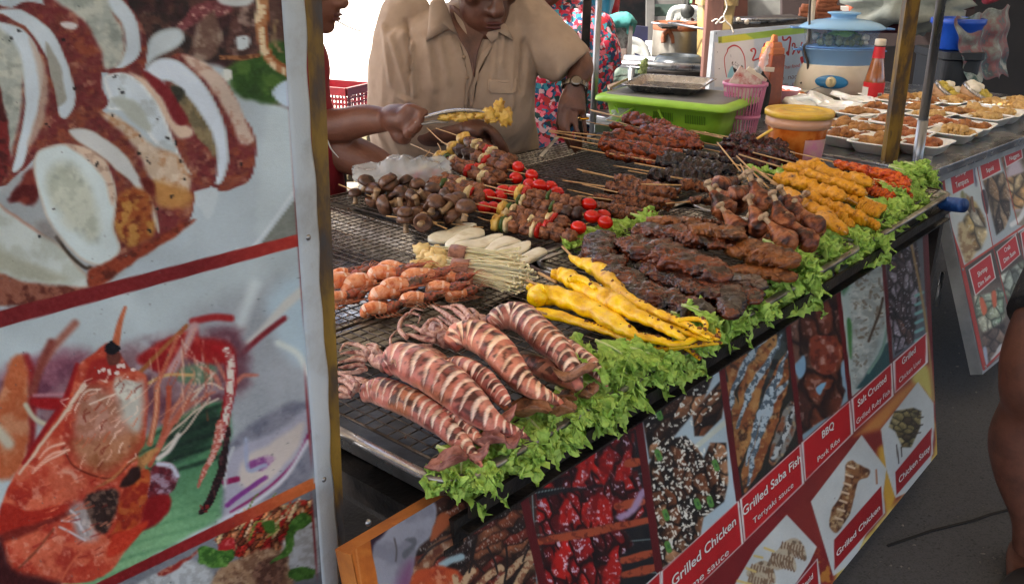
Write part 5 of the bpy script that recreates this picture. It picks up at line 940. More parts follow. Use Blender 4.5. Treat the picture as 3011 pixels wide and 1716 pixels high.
for k in range(7): a = az+.5+k*.055; p0 = bq+np.array([61.4*pxm*math.cos(a), 61.4*pxm*math.sin(a), hb(598)]); bars_.append(bar(p0, p0+UP*(hb(564)-hb(598)), .0008*(1+k % 2), .0004, up=(math.cos(a), math.sin(a), 0)))
mk('barcode', *join(bars_), blk, t, smooth=False)
mk('cap', *lathe(bq, [(29*pxm,hb(278)),(31*pxm,hb(276)),(31*pxm,hb(245)),(28*pxm,hb(238)),(.001,hb(238))], 24), cream_p, t); mk('cap_ring', *lathe(bq, [(28.5*pxm,hb(286)),(29.5*pxm,hb(272))], 24), blk, t)
# bamboo steamer baskets with buns
bam = M('bamboo', [(150,112,76),(184,146,106),(170,130,92)], 12, .5, .2, 60, stretch=(1,1,8)); bun = M('white_bun', [(214,208,190),(226,222,208)], 30, .55, .15, 90, sss=.15); sio = M('yellow_dumpling', [(150,130,40),(196,176,70),(206,190,110)], 70, .5, .6, 140)
for i, (px, tilt, lab) in enumerate((((620,1230),34,'left bamboo basket of yellow dumplings and a white bun, tilted'),((1000,1245),30,'right bamboo basket with two white buns and yellow dumplings'))):
    q = P(T('BK', px), TZ+.045); a = nrm([.80,-.55,0]); ax0 = nrm(a*math.cos(R(tilt))-UP*math.sin(R(tilt))); ax1 = nrm(np.cross(UP, a)); ax2 = np.cross(ax0, ax1)
    t = thing('bamboo_basket', lab, 'bamboo steamer', q); r_ = .073
    mk('side_hoop', *lathe(q, [(.001,-.03),(r_,-.03),(r_+.001,.024),(r_-.004,.026),(r_-.006,.0),(.001,.0)], 36, (ax0,ax1,ax2)), bam, t); mk('rim', *lathe(q, [(r_+.0015,.014),(r_+.003,.015),(r_+.003,.028),(r_-.004,.03),(r_-.007,.02)], 36, (ax0,ax1,ax2)), tray_m, t)
    for k in range(7):
        an = k/6*2*math.pi; o_ = (ax0*math.cos(an)+ax1*math.sin(an))*.042 if k < 6 else 0; wht = (k in ((1, 2) if i == 0 else (2, 4, 3)))
        mk('bun' if wht else 'dumpling', *blob(q+o_+ax2*(.022 if not wht else .026), (.024,.024,.02) if not wht else (.033,.033,.026), k+i*9, .12, 2.2, n=12, m=16, amp2=.06), bun if wht else sio, t)
# ================================================================ background
def B(z, x, y, d): return PY(T(z, (x, y)), d)
def panel(z, q, d, th, name, m, label=None, cat=None, parent=None, dd=None, group=None):
    """a flat board facing the street, traced by its corners at distance d, with real thickness going back"""
    pts = [B(z, x, y, (dd[i] if dd else d)) for i, (x, y) in enumerate(q)]; nn = nrm(np.cross(pts[1]-pts[0], pts[-1]-pts[0])); nn = nn if nn[1] < 0 else -nn
    o = mk(name, *slab(pts, th, nn), m, parent, smooth=False)
    if label: tag(o, label, cat, group)
    return o
wallw = M('lime_washed_wall', [(206,200,190),(226,222,214)], 2, .9, .2, 20, rnd=False)
o = mk('wall', *box((-3.37, 10.24, 1.7), (9.6, .25, 3.6), ((.77,-.64,0),(.64,.77,0),(0,0,1))), wallw, smooth=False); tag(o, 'bright sunlit whitewashed wall across the street', 'wall')
rub = M('sunlit_rubble', [(150,130,100),(206,196,180),(176,160,136),(226,220,206)], 5, .95, .6, 12, rnd=False)
V, F = join([blob((-1.9+.34*k, 5.4+.12*(k % 3), .18+.03*(k % 2)), (.26,.22,.20+.05*(k % 3)), k, .3, 2, amp2=.15) for k in range(5)]); tag(mk('rubble_heap', V, F, rub), 'heap of pale sunlit rubble and sacks behind the people', 'rubble', kind='stuff')
# cable
a, b = B('C', 150, 115, 4.2), B('C', 620, 262, 5.2); tag(mk('cable', *tube([a+(a-b)*.5+[0,0,.03], a, (a+b)/2-[0,0,.03], b, b+(b-a)*.3], .0035, 24, 6), M('black_cable', (24,24,24))), 'thin black cable crossing the white wall', 'cable')
# red crate
rc = plast('red_plastic', [(84,6,14),(116,12,22)]); t = thing('crate', 'dark red slotted plastic crate behind the left arm', 'crate', B('C', 430, 930, 4.0)); z0 = absloc(t)
cx_, cy_ = B('C', 330, 760, 4.0), B('C', 540, 730, 4.2); sl = []
A_, B_ = cx_, cy_; dvx = nrm((B_-A_)*[1,1,0]); wq = np.linalg.norm((B_-A_)[:2]); hgt = .30
for side, (s0, e_) in enumerate(((A_*[1,1,0], dvx), (A_*[1,1,0]+np.array([-dvx[1],dvx[0],0])*.25, dvx), (A_*[1,1,0], np.array([-dvx[1],dvx[0],0])), (A_*[1,1,0]+dvx*wq, np.array([-dvx[1],dvx[0],0])))):
    L_ = wq if side < 2 else .25; zb = z0[2]-.12; zt = A_[2]; g_ = []
    for k in range(15): p = s0+e_*L_*k/14; g_.append(bar(p+UP*zb, p+UP*(zt-.02), .007, .004, up=np.cross(e_, UP)))
    for k in range(9): h_ = zb+(zt-.03-zb)*k/8; g_.append(bar(s0+UP*h_, s0+e_*L_+UP*h_, .005, .006))
    g_.append(bar(s0+UP*zt, s0+e_*L_+UP*zt, .014, .035)); mk('side', *join(g_), rc, t, smooth=False)
# patterned cloth panels
dam = M('damask_cloth', [(56,48,36),(70,60,44),(190,176,130),(206,196,160)], 34, .8, 0, rnd=False, contrast=.07, detail=1)
def damask(q, d, label, th=.02):
    o = panel('C', q, d, th, 'damask_cloth', dam, label, 'cloth')
damask(((330,1060),(760,1060),(760,1300),(330,1300)), 4.15, 'black and cream damask cloth behind the crossed arms')
damask(((100,1300),(700,1300),(720,1500),(80,1500)), 3.7, 'sunlit gold and white damask cloth under the brown arm')
damask(((1760,880),(1880,880),(1880,1190),(1760,1190)), 4.35, 'dark damask cloth strip right of the tan shirt')
pu = plast('lilac_plastic', [(176,164,226),(200,190,236)]); t = thing('stool', 'pale lilac plastic stool beside the tan shirt', 'stool', B('C', 1820, 870, 4.6)*[1,1,0])
for k, (y0, y1) in enumerate(((680,700),(720,760),(780,860))): mk('slat_band', *bar(B('C',1755,(y0+y1)/2,4.6), B('C',1900,(y0+y1)/2,4.6), .03, .012*(k+1), up=(0,0,1), bev=.004), pu, t)
for sx_ in (1770, 1880): mk('leg', *bar(B('C',sx_,860,4.6), B('C',sx_,860,4.6)*[1,1,0], .04, .03, up=(0,1,0)), pu, t)
# dark shop front behind: back wall and panels
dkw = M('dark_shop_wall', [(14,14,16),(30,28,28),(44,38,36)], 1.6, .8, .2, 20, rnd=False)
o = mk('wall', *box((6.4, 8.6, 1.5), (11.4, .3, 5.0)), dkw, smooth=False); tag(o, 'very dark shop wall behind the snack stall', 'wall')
brn = M('rusty_brown_sheet', [(96,48,30),(124,64,42),(84,44,30)], 4, .7, .2, 30, rnd=False); gry = M('grey_plaster', [(84,84,82),(124,124,118),(100,98,94)], 3, .9, .3, 30, rnd=False)
def pan(q, d, m, l, c='panel', n='wall_panel', z='D', th=.04): return panel(z, q, d, th, n, m, l, c)
pan(((930,-90),(1390,-90),(1390,210),(940,210)), 8.2, brn, 'rusty brown metal sheet behind the white chair'); pan(((1250,-90),(1395,-90),(1395,200),(1240,200)), 8.0, M('dark_brown_board', [(70,40,28),(96,54,38)], 6, .7, rnd=False), 'darker brown board beside the grey plaster')
pan(((1395,-90),(1712,-90),(1705,170),(1390,170)), 8.1, gry, 'stained grey plaster panel above the thai sign'); pan(((1712,-90),(2300,-90),(2300,200),(1706,180)), 8.25, M('dark_red_brown', [(40,24,22),(60,34,30)], 5, .8, rnd=False), 'dark reddish board behind the stacked brown logs')
# glass cabinet
t = thing('glass_cabinet', 'tall grey framed glass cabinet behind the white chair', 'cabinet', B('BG', 1650, 700, 7.2)*[1,1,0]); cg = M('dim_glass', [(60,76,70),(84,100,92),(50,60,60)], 3, .2, 0, rnd=False); fm = M('cabinet_frame', [(84,82,80),(110,108,104)], 9, .5)
mk('glass', *slab([B('BG', *p, 7.25) for p in ((1400,-60),(1960,-60),(1960,430),(1400,430))], .3, (0,-1,0)), cg, t, smooth=False)
for a_, b_2, w2 in (((1340,-60),(1330,1100),.06),((1395,-60),(1350,1100),.03),((1960,-60),(1960,300),.04),((1400,40),(1960,40),.03),((1400,360),(1960,360),.04),((1400,410),(1700,420),.03)): mk('frame_bar', *bar(B('BG', *a_, 7.2), B('BG', *b_2, 7.2), w2, w2, up=(0,1,0)), fm, t, smooth=False)
gv = M('green_sticker', (150,206,160), rough=.4); mk('sticker', *slab([B('BG', *p, 7.18) for p in ((2085,-20),(2125,-20),(2120,65),(2080,65))], .01, (0,-1,0)), gv, t, smooth=False)
for p in ((1930,-40,1990,130),(2000,-40,2060,120)): mk('hanging_tool', *slab([B('BG', p[0],p[1],7.15),B('BG',p[2],p[1],7.15),B('BG',p[2]-20,p[3],7.15),B('BG',p[0]+15,p[3],7.15)], .02, (0,-1,0)), M('hanging_grey', (84,84,80)), t, smooth=False)
pan(((1000,480),(1300,500),(1290,1080),(960,1060)), 6.9, M('navy_cloth', [(16,18,44),(26,28,66)], 6, .8, .3, 20, rnd=False), 'navy blue cloth hanging in the dark doorway', 'cloth', 'hanging_cloth', 'BG')
pan(((640,-60),(1330,-60),(1310,490),(640,600)), 7.6, M('dim_doorway', [(14,14,16),(26,26,26),(56,40,34),(30,34,30)], 7, .8, .3, 20, rnd=False, contrast=.2), 'dark cluttered doorway behind the potted plant', 'panel', 'wall_panel', 'BG')  # flat board; the shade of the unlit interior is put into its colour
# white plastic chairs
wp = plast('white_chair_plastic', [(150,152,150),(176,178,174)], .45)
def chair(z, top, bot, outer, d, label, holes=True):
    t = thing('plastic_chair', label, 'chair', B(z, (top[0]+bot[0])/2, bot[1], d)*[1,1,0])
    sc_ = Z[z][2]/FPX*d; q = lambda x, y, o=0: B(z, x, y, d+o)
    arc = [q(*p) for p in outer]; mk('back_frame', *tube(arc, [(.022,.012)]*len(arc), 40, 10, up=(0,1,0)), wp, t); return t, q
t, q = chair('BG', (1970,150), (1900,420), ((1660,520),(1690,400),(1730,250),(1800,175),(1960,155),(2130,165),(2230,190),(2262,240),(2240,350),(2210,430)), 6.2, 'grey white plastic garden chair with oval hand hole behind the pot')
for a_, b_2, w2 in (((1790,215),(2230,225),.075),((1960,300),(1920,430),.022),((2020,290),(2000,430),.022),((2080,290),(2060,430),.022),((1900,290),(1840,330),.03),((1840,300),(1780,420),.025),((2130,280),(2220,340),.03)): mk('back_slat', *bar(q(*a_), q(*b_2), w2, .014, up=(0,1,0), bev=.005), wp, t)
mk('hand_hole', *lathe(q(2035,222,-.02), [(.0005,0),(.045,0),(.045,.004),(.0005,.004)], 24, ((1,0,0),(0,0,.36),(0,-1,0))), M('hole_dark', (30,32,30)), t)
mk('seat', *box(q(1960,560,-.25)-[0,0,.1], (.42,.42,.03), bev=.012), wp, t)
for ax_ in (-.19,.19):
    for ay_ in (-.45,-.05): mk('leg', *rod(q(1960,560,ay_)+[ax_,0,-.1], (q(1960,560,ay_)+[ax_,0,0])*[1,1,0], .018), wp, t)
t, q = chair('BG', (1100,760), (1100,1060), ((960,760),(1050,765),(1150,810),(1230,900),(1280,1020),(1290,1080),(1285,1250)), 5.6, 'white plastic chair in front of the navy cloth')
for a_, b_2, w2 in (((990,850),(1240,960),.06),((1000,880),(1010,1060),.03),((1180,940),(1210,1080),.03),((1000,960),(1180,960),.02)): mk('back_slat', *bar(q(*a_), q(*b_2), w2, .014, up=(0,1,0), bev=.005), wp, t)
mk('seat', *box(q(1100,1300,-.1), (.4,.4,.03), bev=.012), wp, t)
# newspaper covered rack with teal cloth
news = M('old_newspaper', [(64,74,76),(120,128,128),(160,164,162),(90,84,86),(140,128,126)], 9, .85, .2, 60, rnd=False, detail=6, contrast=.16); teal = M('teal_cloth', [(36,96,96),(60,130,128),(80,150,150)], 10, .8, .3, 40, rnd=False)
t = thing('rack', 'narrow rack covered in old newspaper with a teal cloth on top', 'rack', B('BG', 780, 1200, 4.9)*[1,1,0])
mk('newspaper_sheet', *slab([B('BG', *p, 4.9) for p in ((640,440),(960,440),(900,1500),(600,1500))], .25, (0,-1,0)), news, t, smooth=False); mk('side_sheet', *slab([B('BG', *p, 4.95) for p in ((400,400),(640,400),(600,1500),(520,1500),(480,900))], .2, (0,-1,0)), news, t, smooth=False)
mk('teal_cloth', *tube([B('BG', *p, 4.88) for p in ((380,410),(560,400),(760,390),(930,395),(985,420),(980,520),(960,640))], [.03,.035,.04,.04,.035,.025,.015], 40, 12, disp=lambda U,TH,Q: 1+.5*nz(Q, 25, 4)), teal, t)
for a_, b_2 in (((985,400),(930,1500)),((620,460),(590,1500))): mk('frame_bar', *bar(B('BG', *a_, 4.86), B('BG', *b_2, 4.86), .02, .02, up=(0,1,0)), fm, t, smooth=False)
mk('cardboard', *slab([B('BG', *p, 4.85) for p in ((630,915),(900,915),(890,1120),(620,1120))], .01, (0,-1,0)), M('dull_cardboard', [(110,96,90),(130,114,106)], 20, .9, rnd=False), t, smooth=False)
ctr = M('cluttered_bags', [(40,50,44),(74,90,80),(106,116,108),(60,56,50)], 12, .6, .6, 40, rnd=False); mk('bag_bundle', *blob(B('BG', 800, 1400, 4.7), (.10,.06,.07), 3, .35, 3), ctr, t)
# potted plant
t = thing('potted_plant', 'spiky green plant in a teal blue pot with a red pot behind', 'plant', B('BG', 350, 360, 5.2)); pb_ = absloc(t)
mk('blue_pot', *lathe(pb_, [(.001,0),(.07,0),(.095,.11),(.1,.11),(.1,.13),(.09,.13),(.085,.11),(.001,.10)], 28), plast('teal_blue_pot', (40,110,140)), t); mk('red_pot', *lathe(B('BG', 600, 360, 5.3), [(.001,0),(.045,0),(.05,.14),(.045,.14),(.04,.1),(.001,.1)], 24), plast('red_pot', (180,36,44)), t)
lf = []; rr = np.random.RandomState(2)
for k in range(34):
    a = rr.rand()*3.6-.4; L = .16+rr.rand()*.16; b0 = pb_+[.05+rr.randn()*.02, 0, .12]; dr = np.array([math.cos(a), rr.randn()*.3, abs(math.sin(a))*.7+.15]); lf.append(tube([b0, b0+dr*L*.5+[0,0,.02], b0+dr*L-[0,0,.02]], [(.007,.002),(.008,.002),(.001,.001)], 8, 6))
mk('leaves', *join(lf), M('grey_green_leaf', [(50,74,60),(84,106,86)], 30, .5), t)
# aluminium pot, pan lid, pipes and grill table
alu = M('old_aluminium', [(84,78,70),(140,136,128),(110,106,100)], 7, .5, .2, 60, metal=.55, rnd=False, rr=(.3,.6), detail=8, contrast=.28); rst = M('orange_rust', [(84,44,28),(128,74,46),(96,60,44)], 16, .8, .3, 60, rnd=False)
d = 4.7; pc0 = B('BG', 1845, 1090, d); rp = (B('BG', 2290, 900, d)-B('BG', 1430, 900, d))[0]/2; zt = B('BG', 1845, 575, d)[2]; pc0 = pc0+[0, rp*.9, 0]
t = thing('cooking_pot', 'large scorched aluminium pot with rusty rim and drooping handle', 'pot', pc0)
mk('body', *lathe(pc0, [(.001,0),(rp*.98,0),(rp,.01),(rp,zt-pc0[2])], 48), alu, t); mk('rim', *lathe(pc0+UP*(zt-pc0[2]), [(rp,-.004),(rp*1.015,0),(rp*1.015,.032),(rp*.98,.036),(rp*.95,.0)], 48), rst, t)
mk('handle', *tube([B('BG', *p, d-.0) for p in ((1585,800),(1585,680),(1640,600),(1700,600),(1750,690),(1770,810))], .012, 24, 8), rst, t)
t = thing('pan_lid', 'wide black dished lid lying in front of the aluminium pot', 'lid', B('BG', 1950, 1240, 4.3)); lc = absloc(t); rl = (B('BG', 2440, 1200, 4.3)-B('BG', 1470, 1200, 4.3))[0]/2
mk('disc', *lathe(lc+[0,.12,.0], [(.001,.012),(rl*.3,.01),(rl*.68,.014),(rl*.74,.036),(rl*.8,.04),(rl*.95,.018),(rl,.006),(rl*.99,-.012),(rl*.9,-.02),(.001,-.02)], 56), M('black_enamel', [(30,34,38),(60,66,70)], 14, .3, .05, rnd=False, metal=.3), t)
mk('ridges', *join([tube([lc+[0,.12,.013]+np.array([math.cos(a)*rl*s, math.sin(a)*rl*s, 0]) for s in (.1,.35,.6)], .004, 8, 6) for a in np.arange(14)/14*2*math.pi]), silver_m, t)
t = thing('pipe_rack', 'trestle of two horizontal galvanised pipes below the old pot', 'rack', B('BG', 1200, 1250, 4.4)*[1,1,0])
mk('pipe', *rod(B('BG', 850, 1110, 4.6), B('BG', 2600, 1210, 4.6), .024, 14), silver_m, t); mk('pipe', *rod(B('BG', 690, 1190, 4.3), B('BG', 2600, 1270, 4.3), .016, 14), silver_m, t)
for x in (1000, 2500): mk('leg', *rod(B('BG', x, 1180, 4.6), B('BG', x, 1180, 4.6)*[1,1,0], .018), silver_m, t)
mk('table_board', *box(B('BG', 1900, 1150, 4.95)-[0,-.1,.04], (1.2,.7,.03)), dark_metal, t, smooth=False)
mk('rag', *tube([B('BG', *p, 4.15) for p in ((1270,1080),(1240,1160),(1215,1260),(1200,1380))], [.01,.016,.018,.02], 20, 8, disp=lambda U,TH,Q: 1+.5*nz(Q,60,1)), M('striped_rag', [(40,40,40),(150,170,110),(60,60,56)], 60, .9), t)
for pts_ in (((1100,1170),(1180,1240),(1210,1200)),((1210,1180),(1190,1250),(1160,1290))): mk('tie', *tube([B('BG', *p, 4.14) for p in pts_], .004, 10, 6), M('lime_tie', (170,190,110)), t)
# wire shelf above the pot
t = thing('wire_shelf', 'low steel wire grille spanning behind and above the pot', 'grille', B('BG', 1900, 480, 4.9)*[1,1,0]+UP*.9)
gw = [rod(B('BG', 1360, 430, 4.5), B('BG', 1850, 485, 4.5), .005), rod(B('BG', 1680, 430, 4.7), B('BG', 2340, 540, 4.45), .006), rod(B('BG', 1940, 390, 5.0), B('BG', 2480, 455, 5.0), .005)]+[rod(B('BG', 1700+k*60, 432+k*10, 4.7), B('BG', 1950+k*50, 392+k*6, 5.0), .0025) for k in range(11)]
mk('wires', *join(gw), silver_m, t); mk('tray', *slab([B('BG', 1560, 500, 4.5), B('BG', 1850, 500, 4.5), B('BG', 1790, 460, 4.7), B('BG', 1480, 450, 4.7)], .01, UP), dark_metal, t, smooth=False)
# long grille behind the sign
t = thing('barbecue_grille', 'long black barbecue trough with steel rods behind the thai sign', 'grille', B('D', 1500, 230, 5.2)*[1,1,0])
mk('trough', *slab([B('D', *p, 5.2) for p in ((1060,190),(1900,150),(1900,240),(1060,260))], .35, (0,-1,0)), M('sooty_trough', [(24,22,22),(60,54,50),(90,80,74)], 14, .7, .4, 60, rnd=False), t, smooth=False)
for k, (a_, b_2) in enumerate((((1050,182),(1500,186)),((1310,165),(1800,158)),((1380,182),(1720,170)),((1300,176),(1620,180)))): mk('rod', *rod(B('D', *a_, 5.1+.05*k), B('D', *b_2, 5.1+.05*k), .008, 8), silver_m, t)
for k, p in enumerate(((1052,182),(1320,165),(1388,182))): mk('knob', *blob(B('D', *p, 5.08), .014, k, .05, n=8, m=10), cream, t)
# wooden posts
wd = M('weathered_red_wood', [(60,38,34),(96,62,52),(80,50,42)], 10, .8, .3, 60, rnd=False, stretch=(1,1,.2))
for a_, b_2, w2, d_, l in (((1130,-60),(1085,560),.075,4.2,'reddish wooden post left of the thai sign'),((1180,80),(1172,250),.04,5.0,'short grey wooden stake behind the thai sign')):
    A, B_ = B('D', *a_, d_), B('D', *b_2, d_); dv_ = nrm(B_-A); tag(mk('wooden_post', *bar(A-dv_*.8, B_+dv_*((.0-B_[2])/dv_[2]), w2, w2*.8, up=(0,1,0), bev=.004), wd, smooth=False), l, 'post')
wt = M('white_string_wrapped', (176,170,160)); tag(mk('string', *tube([B('D', *p, 4.15) for p in ((1205,-20),(1225,60),(1200,130),(1220,180),(1260,220),(1280,275))], .004, 30, 6), wt), 'white string tied from the sign up to the post', 'string')
tag(mk('string', *tube([B('D', *p, 4.15) for p in ((1100,180),(1140,160),(1170,190),(1210,170),(1190,140),(1160,170),(1130,200))], .004, 30, 6), wt), 'tangled pale string round the wooden post', 'string')
# pipe with cord by the steamer
A, B_ = B('D', 1935, -60, 4.5), B('D', 1880, 640, 4.5); tag(mk('pipe_post', *rod(A, B_, .016, 12), M('cream_pipe', (196,184,164), rough=.5)), 'cream pipe standing behind the left end of the steamer', 'post')
tag(mk('cord', *tube([B('D', *p, 4.4) for p in ((1915,-40),(1905,100),(1900,330),(1860,380),(1870,450),(1890,520),(1885,640),(1830,690))], .006, 40, 6), M('steamer_cord', (60,54,50))), 'dark power cord looping down behind the steamer', 'cord')
# beige bin
tag(mk('bin', *rings([(rrect(.12,.12,.01), 0), (rrect(.16,.14,.01), .30), (rrect(.18,.16,.01), .30), (rrect(.18,.16,.01), .33)], np.eye(3), B('D', 1090, 560, 4.6), True, True), plast('beige_plastic', (150,128,84)), smooth=False), 'beige plastic bin between pot and thai sign', 'bin')
# thai sign
SG = Plane(B('TH', 125, 245, 4.1), D3)
def paint_sign(X, Y):
    p = Paint(X, Y, (206,222,238)); H_ = lambda *q: TT('TH', *q)
    p.poly(H_((120,440),(800,380),(800,1200),(120,1200)), (234,240,242), 3, smooth=False)  # sunlit left half of the sign, painted in as a paler ground
    p.poly(H_((185,345),(1740,155),(1740,270),(190,450)), (166,206,90), 1.2, smooth=False); p.poly(H_((245,340),(650,290),(800,380),(250,450)), (222,226,84), 2, smooth=False); p.poly(H_((190,350),(245,340),(245,445),(195,450)), (160,170,60), 1.5, smooth=False)  # yellow stretch is sunlight on the lime stripe, put into the colour
    red = (186,30,34)
    p.stroke(H_((330,1030),(300,850),(295,700),(340,600),(360,540),(450,490),(540,520),(600,600),(640,720),(650,920)), [1.6,2,2,2.4,3.6,4.2,3.4,2.6,2.4,2], red, .8, n=60)
    p.poly(H_((340,1030),(400,870),(440,850),(450,960),(420,1030)), (150,216,232), 2.5); p.poly(H_((420,790),(440,770),(430,850),(500,900),(560,960),(560,990),(470,960),(440,880)), (26,30,34), 1.2); p.poly(H_((480,770),(490,775),(485,785)), (40,40,40), 1)
    p.poly(H_((590,830),(620,890),(605,930),(570,980),(565,880)), (30,34,30), 1.3); p.dots(H_((420,800),(520,780),(540,900),(480,900)), 14, 1.1, (60,66,70), 2); p.poly(H_((575,950),(620,920),(630,980),(570,1000)), (170,220,230), 2); p.stroke(H_((400,650),(405,690)), 1.2, (150,160,170), 1)
    S_ = lambda q, w_=4.2: p.stroke(H_(*q), w_, red, .9, n=60)
    S_(((765,590),(745,575),(760,555),(800,545),(825,580),(815,640),(780,720),(790,745),(850,725),(880,715))); S_(((980,460),(950,560),(910,660),(890,720))); S_(((1090,520),(1080,505),(1110,500),(1140,520))); S_(((1075,540),(1070,620),(1110,640)))
    for yy in (545, 635): S_(((1265,yy-30),(1230,yy+5),(1200,yy+20),(1180,yy),(1200,yy-20),(1230,yy-10),(1225,yy+10),(1200,yy+20)), 3.4)
    S_(((1290,345),(1300,395),(1350,395),(1400,350),(1425,370),(1415,450),(1400,540),(1385,650)), 4.6); S_(((1385,650),(1360,620),(1380,600)), 5)
    S_(((1455,500),(1460,465),(1480,455),(1500,480),(1490,560),(1460,640),(1500,570),(1530,530),(1560,620),(1590,560),(1620,440)), 3.6)
    p.poly(H_((1595,690),(1720,680),(1700,800),(1650,840),(1610,790)), (196,30,36), 1.2)
    for q in ((155,265),(150,295),(210,425),(175,610),(200,890)): p.dots(H_((q[0]-8,q[1]-8),(q[0]+8,q[1]-8),(q[0]+8,q[1]+8),(q[0]-8,q[1]+8)), 1, 1.6, (40,44,50), q[1])
    p.grain(3, 2); return p
ts = thing('shop_sign', 'white thai food sign with lime stripe and red hand lettering', 'sign', SG.pt(.3, -.3)); ur = SG.uv(T('TH', (1760, 100)))[0]; vb2 = SG.uv(T('TH', (185, 1090)))[1]
printed(SG, (0, ur, vb2-.1, 0), 330, 220, paint_sign, 'printed_sheet', print_m, ts); V, F = box(SG.pt(ur/2, (vb2-.1)/2, -.012), (ur, abs(vb2-.1)-.002, .02), (SG.d, -SG.g, SG.n)); mk('backing_board', V, F, greysteel_m, ts, smooth=False)
rp_, dp_ = M('red_sign_print', (190,30,36), rnd=False), M('purple_sign_print', (110,40,66), rnd=False)
for tx, a, b, h, m_ in (('Thai food',(1285,900),(1578,855),60,rp_),('ับ',(1200,912),(1250,908),66,rp_),('แกง',(1180,1100),(1308,1085),70,dp_),('ทอด',(1380,1072),(1535,1055),70,dp_),('CURRY',(1190,1200),(1380,1178),42,rp_),('FRIED',(1455,1175),(1620,1158),42,rp_)): lettering(tx, SG, a, b, h, m_, ts, z='TH')
# stacked brown logs
lg = M('brown_bark', [(96,54,34),(140,84,56),(120,66,44)], 20, .85, .6, 60)
pr_ = None
for k, (x, y, w2, d_) in enumerate(((1895,155,70,5.6),(1890,125,70,5.6),(1885,95,60,5.6),(1890,65,50,5.6),(2050,150,120,5.7),(2055,115,110,5.7),(2050,80,100,5.7),(2040,45,80,5.7),(2050,15,80,5.7))):
    a, b = B('D', x-w2, y, d_), B('D', x+w2, y-3, d_); tag(mk('log', *tube([a, (a+b)/2+[0,0,.004*(-1)**k], b], [.022,.026,.021], 12, 10, disp=lambda U,TH,Q: 1+.15*nz(Q,30,k)), lg), 'brown log, %s in the %s pile behind the sign' % (['bottom','second','third','top','bottom','second','third','fourth','top'][k], 'left' if k < 4 else 'right'), 'log', 'logs stacked behind the thai sign')
# right background: shelf, cloths, basin, bin, newspaper
mar = M('maroon_cloth', [(60,22,32),(84,34,46),(50,20,28)], 5, .85, .3, 30, rnd=False)
t = thing('shelf', 'white edged shelf carrying dark maroon cloths behind the posts', 'shelf', B('BK', 300, 150, 6.0)*[1,1,0])
mk('board', *bar(B('BK', -900, 110, 6.0), B('BK', 860, 165, 6.0), .05, .03), M('white_board', (170,170,166)), t, smooth=False); mk('back_panel', *slab([B('BK', *p, 6.6) for p in ((-1500,-200),(1000,-200),(1000,600),(-1500,600))], .05, (0,-1,0)), M('dim_brown_back', [(34,24,24),(52,38,36)], 4, .8, rnd=False), t, smooth=False)
for x in (-850, 700): mk('leg', *bar(B('BK', x, 160, 6.0), B('BK', x, 160, 6.0)*[1,1,0], .04, .04, up=(0,1,0)), dark_metal, t, smooth=False)
def cloth(q, d_, m, l, th=.06): 
    o = panel('BK', q, d_, th, 'folded_cloth', m, l, 'cloth'); b_ = o.modifiers.new('b', 'BEVEL'); b_.width = .02; b_.segments = 3
cloth(((-700,190),(410,190),(400,400),(340,440),(-700,430)), 5.95, mar, 'maroon cloth hanging under the shelf, left of the silver pipe'); cloth(((590,180),(660,190),(640,430),(580,430)), 5.95, mar, 'narrow maroon cloth right of the silver pipe'); cloth(((600,-100),(1030,-100),(1020,125),(600,125)), 5.9, mar, 'maroon cloth piled above the shelf right of the pipe'); cloth(((1120,-100),(1400,-100),(1330,20),(1140,75)), 5.6, M('pink_edge_cloth', [(150,40,60),(84,40,50)], 6, .8), 'pink and maroon cloth at the top above the newspaper')
V, F = blob(B('BK', 150, 20, 5.85), (.33,.12,.16), 6, .35, 2.2, n=20, m=26, amp2=.12); tag(mk('cloth_bundle', V, F, M('pale_grey_cloth', [(120,130,124),(170,176,168)], 7, .9, .3, 30)), 'pale grey cloth bundle on the shelf beside the yellow post', 'cloth')
tag(mk('flower_pot', *lathe(B('E', 520, 30, 6.0)-UP*.1, [(.001,0),(.11,0),(.15,.2),(.14,.2),(.001,.19)], 30), M('terracotta', [(120,56,34),(150,76,48)], 20, .8)), 'brown terracotta pot on the shelf above the steamer', 'pot')
bn = B('BK', 720, 640, 5.2); t = thing('basin', 'round blue plastic basin standing on the black bin', 'basin', bn); rb2 = (B('BK', 1065, 500, 5.2)-B('BK', 400, 500, 5.2))[0]/2
mk('bowl', *lathe(bn, [(.001,0),(rb2*.72,0),(rb2*.76,.01),(rb2*.92,.13),(rb2*1.0,.14),(rb2*1.0,.165),(rb2*.93,.168),(rb2*.9,.14),(rb2*.7,.02),(.001,.015)], 44), plast('blue_basin_plastic', [(20,70,176),(34,90,200)]), t)
tag(mk('bin', *rings([(rrect(rb2*1.3,.36,.05), 0), (rrect(rb2*1.5,.42,.05), bn[2]-.05), (rrect(rb2*1.6,.46,.05), bn[2]-.04), (rrect(rb2*1.6,.46,.05), bn[2]-.003)], np.eye(3), bn*[1,1,0]+[0,.05,0], True, True), M('black_bin_plastic', [(18,22,28),(30,36,44)], 6, .5, rnd=False), smooth=False), 'tall black plastic bin under the blue basin', 'bin')
NP = []
nu_, nv_ = 26, 34; A4 = [B('BK', *p, d_) for p, d_ in (((735,250),5.0),((1490,60),5.5),((1410,980),5.4),((925,1060),5.0))]
for i in range(nv_):
    for j in range(nu_):
        a, b = j/(nu_-1), i/(nv_-1); pos = (A4[0]*(1-a)+A4[1]*a)*(1-b)+(A4[3]*(1-a)+A4[2]*a)*b; NP.append(pos+np.array([0, .03*math.sin(a*14+b*2)+.015*math.sin(b*17), .01*math.sin(a*23)]))
